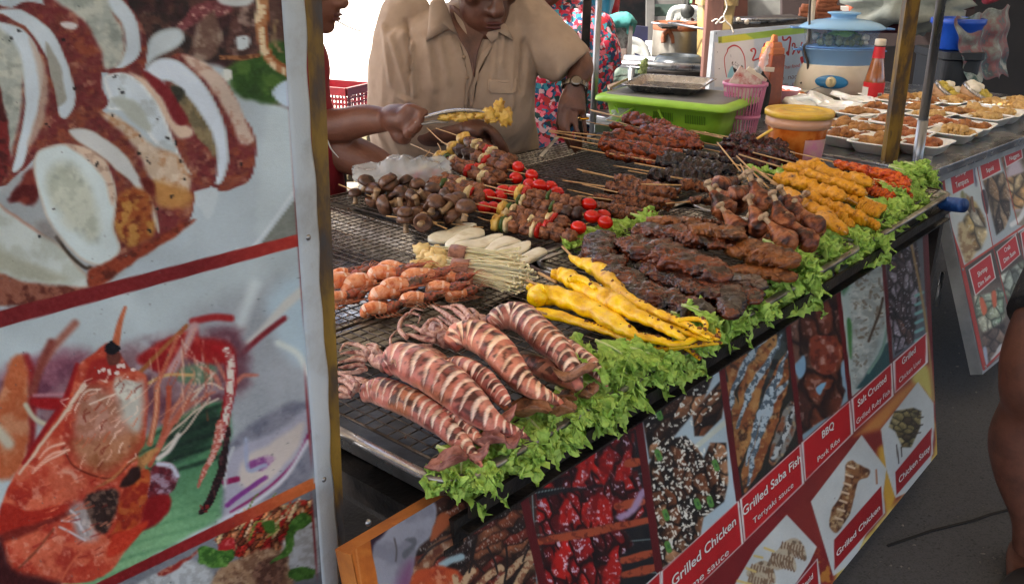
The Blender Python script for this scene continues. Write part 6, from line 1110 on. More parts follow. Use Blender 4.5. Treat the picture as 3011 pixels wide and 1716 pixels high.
o = mk('newspaper', NP, grid_faces(nv_, nu_, False), M('coloured_newspaper', [(56,84,80),(150,160,156),(120,124,124),(130,84,90),(70,96,104),(160,164,160)], 5.5, .85, .2, 60, rnd=False, detail=7, contrast=.17)); so_ = o.modifiers.new('s', 'SOLIDIFY'); so_.thickness = .003; tag(o, 'big crumpled sheet of coloured newspaper hanging behind the blue basin', 'newspaper')
# steel back edge of the snack table
tag(mk('table_rim', *bar(S3(.0,1.70,.825), S3(2.05,1.70,.825), .012, .05), steel_m, smooth=False), 'raised steel edge along the back of the snack table', 'rail')
# unseen awning added to shade the food; its gap lets sun reach the pot
can_m, N_, L_, b0 = nodes('shade_awning_cloth'); b0.inputs['Base Color'].default_value = (*lin((206,200,190)), 1); b0.inputs['Roughness'].default_value = .9
tr_ = N_.new('ShaderNodeBsdfTranslucent'); tr_.inputs[0].default_value = (*lin((206,196,180)), 1); mx_ = N_.new('ShaderNodeMixShader'); mx_.inputs[0].default_value = .45; L_.new(b0.outputs[0], mx_.inputs[1]); L_.new(tr_.outputs[0], mx_.inputs[2]); L_.new(mx_.outputs[0], N_['Material Output'].inputs['Surface'])
t = thing('awning', 'unseen pale cloth awning added to shade the grill cart and snack stall', 'awning', (1.6, 2.5, 2.45))
def awn(x0, x1, y0, y1, z): return box(((x0+x1)/2, (y0+y1)/2, z), (x1-x0, y1-y0, .012))
mk('shade_sheet', *awn(-3.6, 8.5, -2.6, 3.55, 2.46), can_m, t, smooth=False)
mk('shade_sheet', *awn(.02, 8.5, 3.56, 5.6, 2.47), can_m, t, smooth=False)
mk('shade_sheet', *awn(1.3, 9.5, 5.55, 8.4, 2.9), can_m, t, smooth=False)
# ================================================================ food on the grill
RZ = .818
def wpx_at(p, z): q = P(p, z); return np.linalg.norm(q-CAMP)/FPX       # metres per photo pixel near that point
def pathz(z, pts, zs): zs = np.broadcast_to(zs, len(pts)); return np.array([P(T(z, p), h) for p, h in zip(pts, zs)])
stick_m = M('bamboo_stick', [(150,104,62),(196,156,104),(176,130,80)], 40, .6, .1, 200, stretch=(1,.2,.2))
char_m = M('charred_stick', [(30,20,16),(84,54,36)], 40, .7, .2, 200)
# ---------------------------------------------------------------- striped squid
sq_m = MA('grilled_squid_skin', .38, .35, 260, coat=.08, spec=.355, sss=.12, vary=.22, vscale=90)
ten_m = M('squid_arms', [(60,24,22),(140,80,70),(200,160,142),(160,100,90),(84,40,36)], 60, .35, .5, 260, coat=.08, spec=.35, contrast=.22); 
fin_m = M('squid_fin', [(84,38,36),(140,84,76),(180,124,112),(110,58,52)], 38, .35, .4, 200, coat=.08, spec=.35, contrast=.2); finb_m = M('browned_squid_fin', [(56,30,20),(120,74,44),(150,104,76),(80,44,30)], 38, .35, .4, 200, coat=.08, spec=.35, contrast=.2)
def squid(label, z, pts, w, zs, n_slit, seed, fins=(), head=None, arms=(), tone=(1,1,1), finm=None, plain=False, headw=None):
    path = pathz(z, pts, zs); sc_ = Z[z][2]; rad = np.array([wpx_at(T(z, p), .84)*ww*sc_/2*1.2 for p, ww in zip(pts, w)]); rad2 = np.stack([rad, rad*.88], 1)
    path[:, 2] += rad*.88
    L = np.linalg.norm(np.diff(path, axis=0), axis=1).sum()
    rr = np.random.RandomState(seed); jit = rr.rand(64)*.25
    def slit(U, TH):
        x = U*n_slit*1.04+.22*np.sin((TH-1.2))*1.0+.07*np.sin(U*23+seed); k = np.clip(x.astype(int), 0, 63); f = x-np.floor(x); side = np.cos(TH-1.45)
        wd = np.clip(side+.05+jit[k]*.8, 0, 1)**.8*.26*(.5+jit[k]*2.6); wd = np.where((U < .03) | (U > .93), 0, wd); d = np.abs(f-.5-.12*np.cos(TH*2))
        return sst(0, .10, wd-d)*(wd > .02), d-wd
    def disp(U, TH, Q):
        s, e = slit(U, TH); s = s*(0 if plain else 1); lip = np.exp(-(e/.07)**2)*.025*(0 if plain else 1)
        return 1-.06*s+lip+.10*nz(Q, 22, seed)+.05*nz(Q, 70, seed+2)
    V, F, u, th = tube(path, rad2, 170, 44, up=(0, 0, 1), disp=disp, want=True)
    n1 = nz(V, 38, seed); n2 = nz(V, 110, seed+4); n3 = nz(V, 16, seed+8); s, e = slit(u, th); s = s*(0 if plain else 1)
    skin = lin((180,106,94))[None]*np.ones((len(V), 1)); 
    def mx(c, m): nonlocal skin; skin = skin*(1-m[:, None])+lin(c)*m[:, None]
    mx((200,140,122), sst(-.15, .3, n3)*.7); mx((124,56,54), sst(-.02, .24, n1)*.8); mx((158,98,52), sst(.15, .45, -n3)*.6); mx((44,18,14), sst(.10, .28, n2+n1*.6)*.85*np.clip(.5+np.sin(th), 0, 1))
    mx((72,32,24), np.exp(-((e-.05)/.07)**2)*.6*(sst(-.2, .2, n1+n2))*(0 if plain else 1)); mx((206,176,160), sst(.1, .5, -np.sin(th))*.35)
    mx((236,214,198), s*.97); mx((196,160,130), s*sst(.1, .4, n2)*.6)
    skin = skin*np.array(tone)*1.14
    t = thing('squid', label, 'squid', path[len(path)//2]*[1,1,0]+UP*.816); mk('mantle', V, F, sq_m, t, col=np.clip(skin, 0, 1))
    for (c, rx, ry, a, h) in fins:
        q = P(T(z, c), h); m_ = wpx_at(T(z, c), h)*sc_; e1 = nrm(P(T(z, (c[0]+20*math.cos(R(a)), c[1]+20*math.sin(R(a)))), h)-q); e2 = nrm(np.cross(UP, e1)); 
        V, F = blob((0,0,0), (rx*m_, ry*m_*1.25, .0065), seed+int(c[0]), .22, 1.8, n=16, m=26, R3=np.stack([e1, e2, nrm(np.cross(e1, e2))], 1)); 
        V = V+q; V[:, 2] += .006*np.sin((V[:, 0]-q[0])*90)+.012*(((V-q)@e2)/(ry*m_))**2*.6; mk('fin', V, F, finm or fin_m, t)
    hp = None
    if head is not None:
        hp = pathz(z, head, zs[0] if np.ndim(zs) else zs); hw = headw or w[0]*.62; hr = wpx_at(T(z, head[0]), .84)*hw*sc_/2; hp[:, 2] += hr*.8
        V, F = tube(hp, [(hr*.9, hr*.8), (hr, hr*.85), (hr*.85, hr*.7), (hr*.7, hr*.6)][:len(hp)] if len(hp) > 1 else hr, 30, 20, up=(0,0,1), disp=lambda U, TH, Q: 1+.25*nz(Q, 50, seed)+.1*nz(Q, 120, seed)); h_ = mk('head', V, F, ten_m, t)
        mid = hp[len(hp)//2]; mk('eye', *blob(mid+np.array([.0, -hr*.75, hr*.45]), hr*.28, seed, .05, n=10, m=14), M('squid_eye_%d' % seed, (34,22,20), rough=.2), t)
    for i, (ap, aw, ah) in enumerate(arms):
        q = pathz(z, ap, ah); r0 = wpx_at(T(z, ap[0]), .84)*aw*sc_/2; k = len(q); mk('arm', *tube(q, [(r0*(1-.75*(j/(k-1))**1.2))*(1 if j else .9) for j in range(k)], 44, 12, disp=lambda U, TH, Q: 1+.28*nz(Q, 120, seed+i)+.12*np.sin(U*90)*(np.cos(TH) > .3)), ten_m, t)
    return t
A1 = [(((250,860),(180,800),(120,790),(40,800)), 60, .85), (((230,880),(150,850),(90,850),(20,860)), 56, .84), (((220,900),(150,900),(80,900),(20,910)), 50, .832), (((260,830),(200,770),(130,740),(40,735)), 50, .862)]
squid('long striped squid nearest the front corner of the tray', 'K3', ((310,935),(420,950),(560,1005),(700,1070),(830,1150),(960,1255),(1060,1340),(1120,1395)), (120,180,190,185,165,125,70,18), RZ, 19, 1, fins=(((890,1360),130,52,-5,.824),((1095,1320),60,60,70,.824)), head=((350,900),(300,880),(230,850)), arms=A1, headw=130)
A2 = [(((320,650),(250,640),(190,655),(130,670)), 42, .90), (((310,680),(240,690),(180,700),(130,705)), 42, .892), (((330,620),(270,600),(200,600),(140,610)), 36, .905), (((320,710),(250,735),(190,740),(140,735)), 40, .88),
      (((340,600),(290,560),(220,540),(170,545),(140,590)), 34, .915), (((380,600),(390,560),(360,545),(320,545)), 38, .92), (((480,680),(510,660),(530,700)), 34, .9)]
squid('largest striped squid, lying behind the nearest one, with pale arms to the left', 'K3', ((470,760),(560,745),(720,830),(880,930),(1010,1030),(1130,1115),(1260,1165),(1360,1185),(1450,1200)), (130,210,235,235,215,170,105,70,14), (.845,.85,.85,.845,.84,.835,.832,.83,.828), 17, 2,
      fins=(((1165,1205),118,46,12,.832),((1335,1215),70,52,95,.83),((1270,1070),70,62,50,.842)), head=((470,740),(400,690),(345,650)), arms=A2, headw=135, tone=(1.04,.98,.98))
A3 = [(((640,640),(560,640),(500,650),(450,620)), 60, .855), (((620,610),(540,600),(470,605),(440,600)), 46, .87), (((760,600),(700,590),(640,590),(600,640)), 44, .88), (((700,680),(640,700),(560,680)), 40, .85)]
squid('small slender striped squid between the two biggest ones', 'K3', ((860,750),(940,735),(1040,780),(1130,840),(1210,910),(1265,970),(1300,1010)), (70,105,118,120,110,90,50), (.855,.86,.865,.86,.855,.85,.845), 13, 3, fins=(), head=((860,720),(790,660),(700,640)), arms=A3, headw=110, tone=(1,.92,.92))
A4 = [(((800,520),(700,500),(620,480),(560,480)), 44, .885), (((780,560),(680,560),(560,570),(450,585)), 46, .872), (((800,480),(700,450),(640,420),(590,410)), 40, .895), (((720,450),(760,380),(820,380),(850,430),(800,460),(740,440)), 30, .905), (((600,500),(550,440),(570,370),(620,330),(690,350),(680,400)), 34, .885), (((560,560),(500,560),(490,500),(540,440)), 30, .875), (((620,330),(650,300),(720,310)), 20, .9)]
squid('browned striped squid with dark curled arms, behind the small one', 'K3', ((900,610),(980,570),(1100,590),(1220,680),(1310,780),(1400,870),(1500,925),(1600,955),(1690,985)), (110,170,190,190,175,150,115,75,40), (.87,.875,.875,.87,.86,.85,.845,.84,.836), 16, 4, fins=(((1440,1000),150,58,10,.838),((1680,1000),95,34,14,.836)), head=((890,580),(820,520),(740,490)), arms=A4, headw=150, finm=finb_m, tone=(1.05,.93,.80))
A5 = [(((1030,440),(940,390),(860,330),(780,280)), 62, .89), (((1050,460),(960,440),(880,390),(820,350)), 50, .878), (((1040,400),(960,330),(900,290),(830,285)), 44, .905), (((1050,380),(1010,320),(960,280),(900,275)), 50, .91), (((1060,390),(1080,350),(1060,310),(1020,300)), 50, .9)]
squid('striped squid farthest back, its pink arms pointing toward the prawns', 'K3', ((1180,470),(1260,440),(1380,450),(1490,530),(1580,610),(1670,680),(1750,790),(1790,870)), (110,160,180,180,170,140,100,50), (.86,.865,.865,.865,.862,.86,.855,.85), 17, 5, fins=(((1755,750),62,120,75,.872),), head=((1170,460),(1100,440),(1040,430)), arms=A5, headw=130, finm=finb_m)
squid('short striped squid tip resting on lettuce behind the browned squid', 'K3', ((1600,560),(1690,600),(1780,670),(1870,740),(1930,790),(1985,840)), (70,100,112,105,75,16), (.845,.845,.842,.84,.838,.836), 12, 6)
squid('thin striped squid squeezed between the nearest squid and the largest one', 'K3', ((640,960),(760,1010),(880,1090),(980,1160),(1060,1210),(1140,1260)), (70,100,110,100,80,30), (.826,.828,.828,.826,.825,.824), 12, 9)
squid('plain brown squid body without cuts under the striped ones', 'K3', ((1330,690),(1430,710),(1560,780),(1680,830),(1780,880)), (90,120,135,120,60), (.822,.822,.825,.825,.825), 6, 7, plain=True, tone=(.85,.78,.66), fins=(((1850,890),60,45,20,.83),((1680,930),90,34,8,.826)), finm=finb_m)
# ---------------------------------------------------------------- yellow squid skewers
yel_m = M('turmeric_squid', [(150,84,0),(222,166,0),(242,194,0),(248,208,4),(236,180,0)], 34, .38, .45, 140, coat=.2, sss=.12, contrast=.26, detail=6)
ysp = M('toasted_spots', [(70,34,14),(130,70,20)], 60, .6, .3, 200)
def ysquid(label, bodies, stick, seed, stm=None, zc=.845, nod=True):
    q0 = P(T('K4', bodies[0][0][0]), zc); t = thing('squid_skewer', label, 'skewer', q0*[1,1,0]+UP*.818, 'yellow squid skewers')
    for bi, (pts, w, zs) in enumerate(bodies):
        path = pathz('K4', pts, zs); rad = np.array([wpx_at(T('K4', p), .84)*ww*Z['K4'][2]/2*1.12 for p, ww in zip(pts, w)]); L = len(pts)
        V, F = tube(path, np.stack([rad, rad*.8], 1), 130, 26, up=(0,0,1), disp=lambda U, TH, Q: 1+.16*nz(Q, 28, seed+bi)+.07*np.sin(U*75+TH*.8)*np.clip(rad.max()*60, 0, 1)+.06*nz(Q, 120, seed))
        mk('squid_body' if bi == 0 else 'tentacle', V, F, yel_m, t)
        if nod:
            rr = np.random.RandomState(seed+bi); pr = cr(np.hstack([path, rad[:, None]]), 60); ps = []
            for k in range(34 if bi == 0 else 8): j = int((.35+.6*rr.rand())*59) if rr.rand() < .7 else rr.randint(3, 58); a = rr.rand()*2.6+.3; c = pr[j, :3]+np.array([math.cos(a)*.7, -math.cos(a)*.3, math.sin(a)*.8])*pr[j, 3]*.93; ps.append(blob(c, .0016+.0022*rr.rand(), k, .3, n=5, m=7))
            tag(mk('toasted_spots', *join(ps), ysp, t), kind='stuff')
    for s_, m_, r_ in (stick or ()): mk('stick', *rod(P(T('K4', s_[0]), zc-.004), P(T('K4', s_[1]), zc), r_, 8), m_, t)
ysquid('yellow squid skewer nearest the striped squid, thin with a light stick', [(((180,655),(250,665),(420,700),(640,770),(820,830),(1000,900),(1150,950),(1300,970),(1430,955)), (45,88,92,78,66,56,50,46,26), .826)], [(((50,605),(300,680)), stick_m, .0022)], 1)
ysquid('fat yellow squid skewer second from the front', [(((215,560),(260,530),(400,540),(580,600),(760,690),(920,790),(1040,860),(1200,890),(1350,925),(1470,905),(1540,860),(1545,795)), (150,190,172,170,160,130,84,74,62,56,48,30), .842)], [(((135,400),(330,490)), stick_m, .0026)], 2)
ysquid('yellow squid skewer with frilled edge in the middle of the pile', [(((340,350),(440,360),(560,430),(720,520),(880,600),(1020,680),(1180,750),(1320,820),(1430,885)), (80,130,150,165,160,120,96,84,40), .856), (((480,400),(560,390),(640,420),(700,470)), (50,70,60,30), .872), (((1180,700),(1300,760),(1440,830),(1580,880),(1670,900)), (60,60,54,46,20), .846)], [(((175,290),(450,440)), char_m, .004), (((235,340),(380,420)), stick_m, .003)], 3)
ysquid('yellow squid skewer at the back against the dark ribs', [(((490,205),(560,245),(660,280),(760,340),(840,430),(930,520),(1030,590),(1180,660),(1320,720),(1450,770),(1560,830),(1650,880)), (30,80,125,140,125,105,100,88,76,66,56,30), .856), (((1380,730),(1500,720),(1590,735),(1612,790),(1560,830)), (40,44,42,34,20), .862), (((1560,800),(1640,850),(1700,880),(1715,840),(1700,800)), (44,48,44,34,20), .85)], [(((430,125),(520,215)), stick_m, .0026)], 4)
ysquid('small yellow squid end poking out behind the fat one', [(((150,470),(190,455),(240,470),(300,520)), (50,80,80,60), .834)], None, 5, nod=False)
ysquid('yellow squid arms lying lowest over the lettuce edge', [(((1300,960),(1480,940),(1620,925),(1745,918)), (40,46,44,20), .83), (((1440,960),(1500,1000),(1550,1040),(1560,1055)), (34,34,34,20), .815)], None, 6)
# ---------------------------------------------------------------- prawns
pr_body = M('grilled_prawn_shell', [(184,78,32),(216,120,68),(228,160,118),(196,92,44)], 44, .28, .2, 160, coat=.4, sss=.15, contrast=.2)
pr_head = M('charred_prawn_head', [(16,11,10),(76,44,30),(160,66,36),(110,74,54),(40,26,20)], 46, .4, .5, 180, coat=.2, contrast=.2); pr_leg = M('prawn_legs', [(150,70,40),(206,130,90)], 60, .5); pr_band = M('pale_prawn_band', [(226,200,180),(236,180,150)], 30, .3, 0, coat=.08, spec=.35)
def prawn(seed):
    rr = np.random.RandomState(seed); t = thing('prawn', 'x', 'prawn', (0,0,0), 'grilled prawns in the heap'); L = .13
    body = [(.018,0,.006),(.006,0,.016),(.014,0,.028),(.034,0,.031),(.056,.002,.026),(.07,.003,.021)]
    V, F, u, th = tube(body, [.006,.011,.0155,.0175,.0165,.013], 60, 20, up=(0,1,0), disp=lambda U, TH, Q: 1+.05*np.abs(np.sin(U*19))+.05*nz(Q, 90, seed), want=True)
    band = ((np.sin(u*19+.6) > .82) & (np.abs(np.cos(th)) > .1)).astype(int); mi = [int(band[f[0]]) for f in (F if isinstance(F, list) else F.tolist())]
    mk('tail_body', V, F, None, t, mats=[pr_body, pr_band], mi=mi)
    mk('head', *tube([(.062,.003,.023),(.078,.004,.022),(.096,.004,.025),(.112,.004,.031),(.134,.003,.040)], [.0135,.0155,.0145,.009,.0006], 40, 16, disp=lambda U, TH, Q: 1+.3*nz(Q, 120, seed)), pr_head, t)
    for k in range(6): a = .03+k*.012; mk('leg', *tube([(a,-.004,.016),(a+.012,-.016-rr.rand()*.006,.010),(a+.03,-.022,.004+rr.rand()*.006)], [.0013,.001,.0004], 10, 5), pr_leg, t)
    for k in range(4): mk('antenna', *tube([(.12,.0,.034),(.145,.01*(k-1.5),.036+.004*k),(.175,.02*(k-1.5)+rr.randn()*.006,.028)], [.0009,.0007,.0003], 14, 5), pr_leg, t)
    for k in (-1, 0, 1): mk('tail_fan', *blob((.028,.006*k,.005), (.014,.004,.0016), k+5, .1, n=6, m=10), pr_body, t)
    return t
prs = [prawn(k) for k in range(4)]
pl_ = [((420,560),(1180,330),.832,'second from the post in the middle row'),((800,640),(1560,480),.83,'plump one in the middle of the heap'),((215,720),(760,580),.828,'lowest beside the yellow post'),((670,850),(1330,760),.822,'nearest to the striped squid'),((130,520),(820,290),.84,'touching the yellow post, with a black head'),((1280,660),(1900,590),.832,'under the squid arms'),((1300,400),(2060,270),.842,'in the back row, pale head'),((1690,490),(2300,460),.836,'with spread legs at the right end'),((780,330),(1500,230),.85,'on top in the middle of the back row'),((200,230),(640,150),.852,'top left by the post'),((900,210),(1580,190),.852,'highest, its red head pointing at the enoki'),((1480,290),(2050,230),.846,'back right with a red back'),((1780,330),(2380,330),.838,'dark red, right end of the back row'),((120,640),(640,520),.836,'half hidden by the post'),((1000,540),(1700,380),.846,'lying between the two rows'),((2000,600),(2500,480),.826,'rightmost, mostly an empty curled shell')]
for i, (a, b, z, l) in enumerate(pl_):
    r = use(prs[i % 4], 'orange grilled prawn, '+l, 'grilled prawns in the heap'); lay(r, P(T('PR', a), z-.012), P(T('PR', b), z-.006), .125, roll=(-.35, .25, -.6, .1)[i % 4]); r.matrix_world = r.matrix_world @ Matrix.Diagonal((1.06, 1.12, 1.12, 1))
# ---------------------------------------------------------------- king oyster slices and enoki
oy_m = M('king_oyster_flesh', [(206,200,180),(222,218,200),(196,186,160)], 26, .6, .12, 120, sss=.12); oyn = ['leftmost','second','third from the left','fourth, in the middle','fifth','rightmost']
OY = [((925,990),(1000,940),(1120,900),(1210,860),(1340,880),(1300,905),(1200,960),(1080,1005),(960,1015)),((1080,1015),(1200,955),(1300,915),(1400,910),(1400,960),(1280,1005),(1150,1048),(1090,1040)),((1150,1055),(1290,1010),(1460,955),(1570,965),(1500,1010),(1380,1060),(1200,1075)),((1400,1095),(1480,1030),(1600,985),(1720,1000),(1700,1025),(1600,1065),(1500,1105),(1420,1115)),((1500,1115),(1600,1065),(1700,1018),(1800,1010),(1795,1065),(1700,1115),(1560,1140)),((1640,1175),(1760,1125),(1880,1085),(1950,1105),(1900,1150),(1800,1195),(1720,1205))]
def cpoly(p, n=6):
    p = np.asarray(p, float); q = np.vstack([p[-1], p, p[0], p[1]]); out = []
    for i in range(1, len(q)-2):
        for t in np.arange(n)/n: a, b, c, d = q[i-1], q[i], q[i+1], q[i+2]; out.append(.5*(2*b+(c-a)*t+(2*a-5*b+4*c-d)*t*t+(-a+3*b-3*c+d)*t**3))
    return np.array(out)
for i, o_ in enumerate(OY):
    pts = cpoly(o_); z0 = .826+.002*(i % 3); W = np.array([P(T('K1', p), z0) for p in pts]); c = W.mean(0); k = len(W); rg = [W*1.0-[0,0,.007], W, c+(W-c)*.93+[0,0,.0022], c+(W-c)*.55+[0,0,.003+.001*(i % 2)]]; V = np.vstack(rg); V[:, 2] += .004*np.sin(V[:, 0]*55+i); F = grid_faces(4, k).tolist()+[[3*k+j for j in range(k)], [j for j in range(k)][::-1]]
    tag(mk('mushroom_slice', V, F, oy_m, loc=c-[0,0,.008]), 'white sliced king oyster mushroom, %s of the row' % oyn[i], 'mushroom slice', 'white king oyster slices in a row')
en_m = M('enoki_stems', [(216,204,160),(234,226,192),(224,212,172)], 40, .5, .1, 100, sss=.2); en_b = M('enoki_base', [(196,160,96),(224,196,136),(214,180,116)], 24, .5, .3, 60, sss=.2); bac = M('bacon_wrap', [(110,66,54),(156,108,90),(84,48,42)], 60, .4, .3, 120)
for i, (a, w_, b, l, zz) in enumerate((((860,1120),(1180,1130),(1660,1190),'bundle of enoki mushrooms at the back beside the white slices',.838),((850,1210),(1200,1250),(1730,1290),'bundle of enoki mushrooms in the middle, tied with a pale wrap',.846),((960,1290),(1250,1320),(1680,1370),'bundle of enoki mushrooms nearest the prawns',.832))):
    A, Wp, B_ = P(T('K1', a), zz), P(T('K1', w_), zz), P(T('K1', b), zz-.006); t = thing('enoki_bundle', l, 'mushroom bundle', A*[1,1,0]+UP*.82, 'enoki bundles'); rr = np.random.RandomState(i+3); ax_ = nrm(B_-A); sd_ = nrm(np.cross(UP, ax_)); st_ = []; cp_ = []
    for k in range(70):
        u1, u2 = rr.randn()*.35, rr.randn()*.35; s0 = A+(Wp-A)*.25+sd_*u1*.03+UP*u2*.02; s1 = Wp+sd_*u1*.026+UP*u2*.018; e = B_+sd_*(u1*.075+rr.randn()*.006)+UP*(abs(u2)*.03-.012)+ax_*rr.randn()*.012
        st_.append(tube([s0, s1, (s1+e)/2+sd_*rr.randn()*.003+UP*.003, e], .0013, 10, 5)); cp_.append(blob(e, (.0032,.0032,.0026), k, .1, n=6, m=8))
    tag(mk('stems', *join(st_), en_m, t), kind='stuff'); tag(mk('caps', *join(cp_), en_m, t), kind='stuff')
    V, F = join([blob(A+sd_*rr.randn()*.016+ax_*rr.rand()*.055+UP*rr.randn()*.006, (.017,.015,.013), k, .3, 2, n=10, m=12) for k in range(13)]); mk('base_clumps', V, F, en_b, t)
    mk('wrap', *tube([Wp-ax_*.016, Wp, Wp+ax_*.018], [(.026,.019),(.028,.020),(.026,.018)], 10, 22, disp=lambda U, TH, Q: 1+.15*nz(Q, 60, i)), bac, t)
# ---------------------------------------------------------------- brown mushroom skewers
mc_m = M('brown_mushroom_cap', [(30,17,12),(66,40,28),(104,70,50),(50,30,22)], 30, .34, .25, 120, coat=.08, spec=.35, contrast=.2); ms_m = M('mushroom_stem', [(96,72,48),(156,126,92),(66,46,32)], 40, .55, .3, 120)
def mush(seed):
    V, F = lathe((0,0,0), [(.0001,.014),(.008,.0135),(.0145,.009),(.0175,.001),(.0165,-.0035),(.012,-.001),(.005,.001),(.0001,.001)], 26, wob=.3, seed=seed); V[:, 2] += .25*np.abs(V[:, 0])*((seed % 3)-1); V2, F2 = tube([(0,0,.002),(.001,0,-.01),(.004,.001,-.02)], [.0055,.0045,.006], 10, 10, disp=lambda U,TH,Q: 1+.2*nz(Q,120,seed)); return (V, F), (V2, F2)
MS = [mush(k) for k in range(5)]
msk = [(((165,530),(1090,910)),[(300,615),(420,600),(470,670),(565,705),(700,740),(830,790),(880,860)],.850,'mushroom skewer crossing nearest the empty rack'),(((640,410),(1270,800)),[(590,555),(700,610),(800,640),(900,650),(1000,690),(1120,700),(1250,735)],.872,'mushroom skewer on top of the mushroom pile'),(((570,800),(1400,900)),[(740,850),(900,870),(980,790),(1080,760),(1160,820)],.84,'front mushroom skewer beside the white slices'),(((330,490),(1280,660)),[(400,510),(600,530),(740,510),(840,540),(960,580),(1090,640),(1180,660)],.88,'mushroom skewer at the back beside the clear bag'),(((360,600),(1000,860)),[(470,600),(650,660),(740,780),(960,740),(840,700)],.86,'mushroom skewer in the middle of the brown pile')]
rr = np.random.RandomState(11)
for (sa, sb2), ps_, z0, l in msk:
    A, B_ = P(T('K1', sa), z0-.01), P(T('K1', sb2), z0-.012); t = thing('mushroom_skewer', 'brown '+l, 'skewer', A*[1,1,0]+UP*.82, 'brown mushroom skewers'); mk('stick', *rod(A, B_, .0016, 8), stick_m, t)
    for k, p in enumerate(ps_):
        (V, F), (V2, F2) = MS[rr.randint(5)]; q = P(T('K1', p), z0); s_ = 1.15+rr.rand()*.4; Rm = np.array(Matrix.Rotation(rr.rand()*6.28, 3, 'Z') @ Matrix.Rotation(rr.randn()*.7+(2.6 if rr.rand() < .25 else .3), 3, 'X')); c = mk('mushroom', (V*s_)@Rm.T+q, F, mc_m, t, loc=q); s2 = mk('stem', (V2*s_)@Rm.T+q, F2, ms_m, c)
# ---------------------------------------------------------------- kebabs
km = dict(M=M('grilled_pork_cube', [(36,16,8),(92,48,26),(144,90,58),(62,32,18)], 60, .38, .6, 190, coat=.08, spec=.35, contrast=.2), D=M('dark_grilled_cube', [(26,16,13),(64,40,32),(96,64,50)], 60, .38, .6, 190, coat=.08, spec=.35), P=M('grilled_pineapple', [(150,96,30),(206,164,70),(222,186,100)], 50, .4, .4, 120, sss=.15), O=M('grilled_onion', [(190,160,110),(214,196,150),(160,120,70)], 50, .35, .2, 100, sss=.2), R=M('red_pepper', [(150,24,18),(196,40,28)], 30, .25, .1, coat=.08, spec=.35), G=M('green_pepper', [(40,60,24),(74,96,40)], 30, .3, .1, coat=.08, spec=.35), T=M('cherry_tomato', [(176,12,6),(204,30,10)], 12, .16, 0, coat=.08, spec=.35, sss=.1))
knm = dict(M='meat', D='meat', P='pineapple', O='onion', R='red_pepper', G='green_pepper', T='tomato')
KB = {}
for c_, sh, bx, am in (('M',(.0155,.013,.0125),.75,.2),('D',(.016,.014,.013),.75,.18),('P',(.010,.016,.015),.65,.15),('O',(.0055,.0155,.0145),.7,.14),('R',(.006,.0145,.0145),.7,.12),('G',(.0055,.0145,.0145),.7,.12),('T',(.0155,.0122,.0122),1,.01)): KB[c_] = [blob((0,0,0), np.array(sh)*1.08, s_+ord(c_), am, 1.8, bx, 12, 16, amp2=am*.4) for s_ in range(4)]
def kebab(st, a, b, seq, z0, z1, l, seed, tom=None, grp='kebabs with cherry tomatoes'):
    rr = np.random.RandomState(seed); S_, A, B_ = P(T('K1', st), z0), P(T('K1', a), z0), P(T('K1', b), z1); t = thing('kebab', l, 'kebab', A*[1,1,0]+UP*.82, grp)
    ends = P(T('K1', tom), z1) if tom is not None else B_; mk('stick', *tube([S_, A, B_, ends+(ends-B_)*.05], .0016, 20, 8), stick_m, t); x = nrm(B_-A); y = nrm(np.cross(UP, x)); zz = np.cross(x, y)
    wd = dict(M=1., D=1.05, P=.72, O=.42, R=.42, G=.4, T=.9); tot = sum(wd[c] for c in seq); L = np.linalg.norm(B_-A); pos = 0
    for c in seq:
        q = A+(B_-A)*(pos+wd[c]/2)/tot; pos += wd[c]; V, F = KB[c][rr.randint(4)]; k = min(1.5, L/tot/.0275); a_ = rr.randn()*.5; Rm = np.stack([x, y*math.cos(a_)+zz*math.sin(a_), -y*math.sin(a_)+zz*math.cos(a_)], 1); mk(knm[c], (V*[k*1.02, 1.18, 1.18])@Rm.T+q, F, km[c], t, loc=q)
    if tom is not None: V, F = KB['T'][0]; q = ends; Rm = np.stack([x, y, zz], 1); mk('tomato', (V*1.18)@Rm.T+q, F, km['T'], t, loc=q)
kb1 = [((995,50),(1215,130),(1640,350),'PMOMROMM',.905,.885,(1700,380),'topmost kebab of the rear pile, pineapple at its left end'),((920,50),(1120,210),(1600,400),'PDDMORMM',.898,.875,(1815,450),'second kebab of the rear pile with charred dark meat'),((1040,170),(1330,240),(1680,330),'OMGRMM',.89,.87,(1885,538),'kebab at the far side of the rear pile under the hand'),((1010,180),(1120,330),(1580,480),'OMMROMM',.885,.86,(1680,475),'kebab with a big onion piece in the middle of the rear pile'),((780,185),(1010,290),(1500,520),'PGMMRMOM',.89,.855,(1795,530),'kebab with long bare stick pointing up left'),((945,235),(870,420),(1400,590),'OMRMMOMM',.872,.85,(1980,550),'kebab low in the rear pile, onion and red pepper left'),((640,345),(840,470),(1300,610),'RMMGMMO',.862,.845,(1445,620),'kebab lowest left, its stick over the clear bag'),((700,360),(1000,520),(1420,640),'MOMMRM',.852,.84,(1545,635),'kebab hidden low in the rear pile'),((1060,245),(1180,560),(1380,640),'MOM',.84,.835,(1410,730),'kebab under the rear pile, tomato beside the mushrooms'),((1100,600),(1200,620),(1400,680),'MM',.832,.83,(1490,730),'short kebab end, tomato lowest of the rear pile')]
for i, (s_, a, b, q, z0, z1, tm, l) in enumerate(kb1): kebab(s_, a, b, q, z0, z1, l, i, tm)
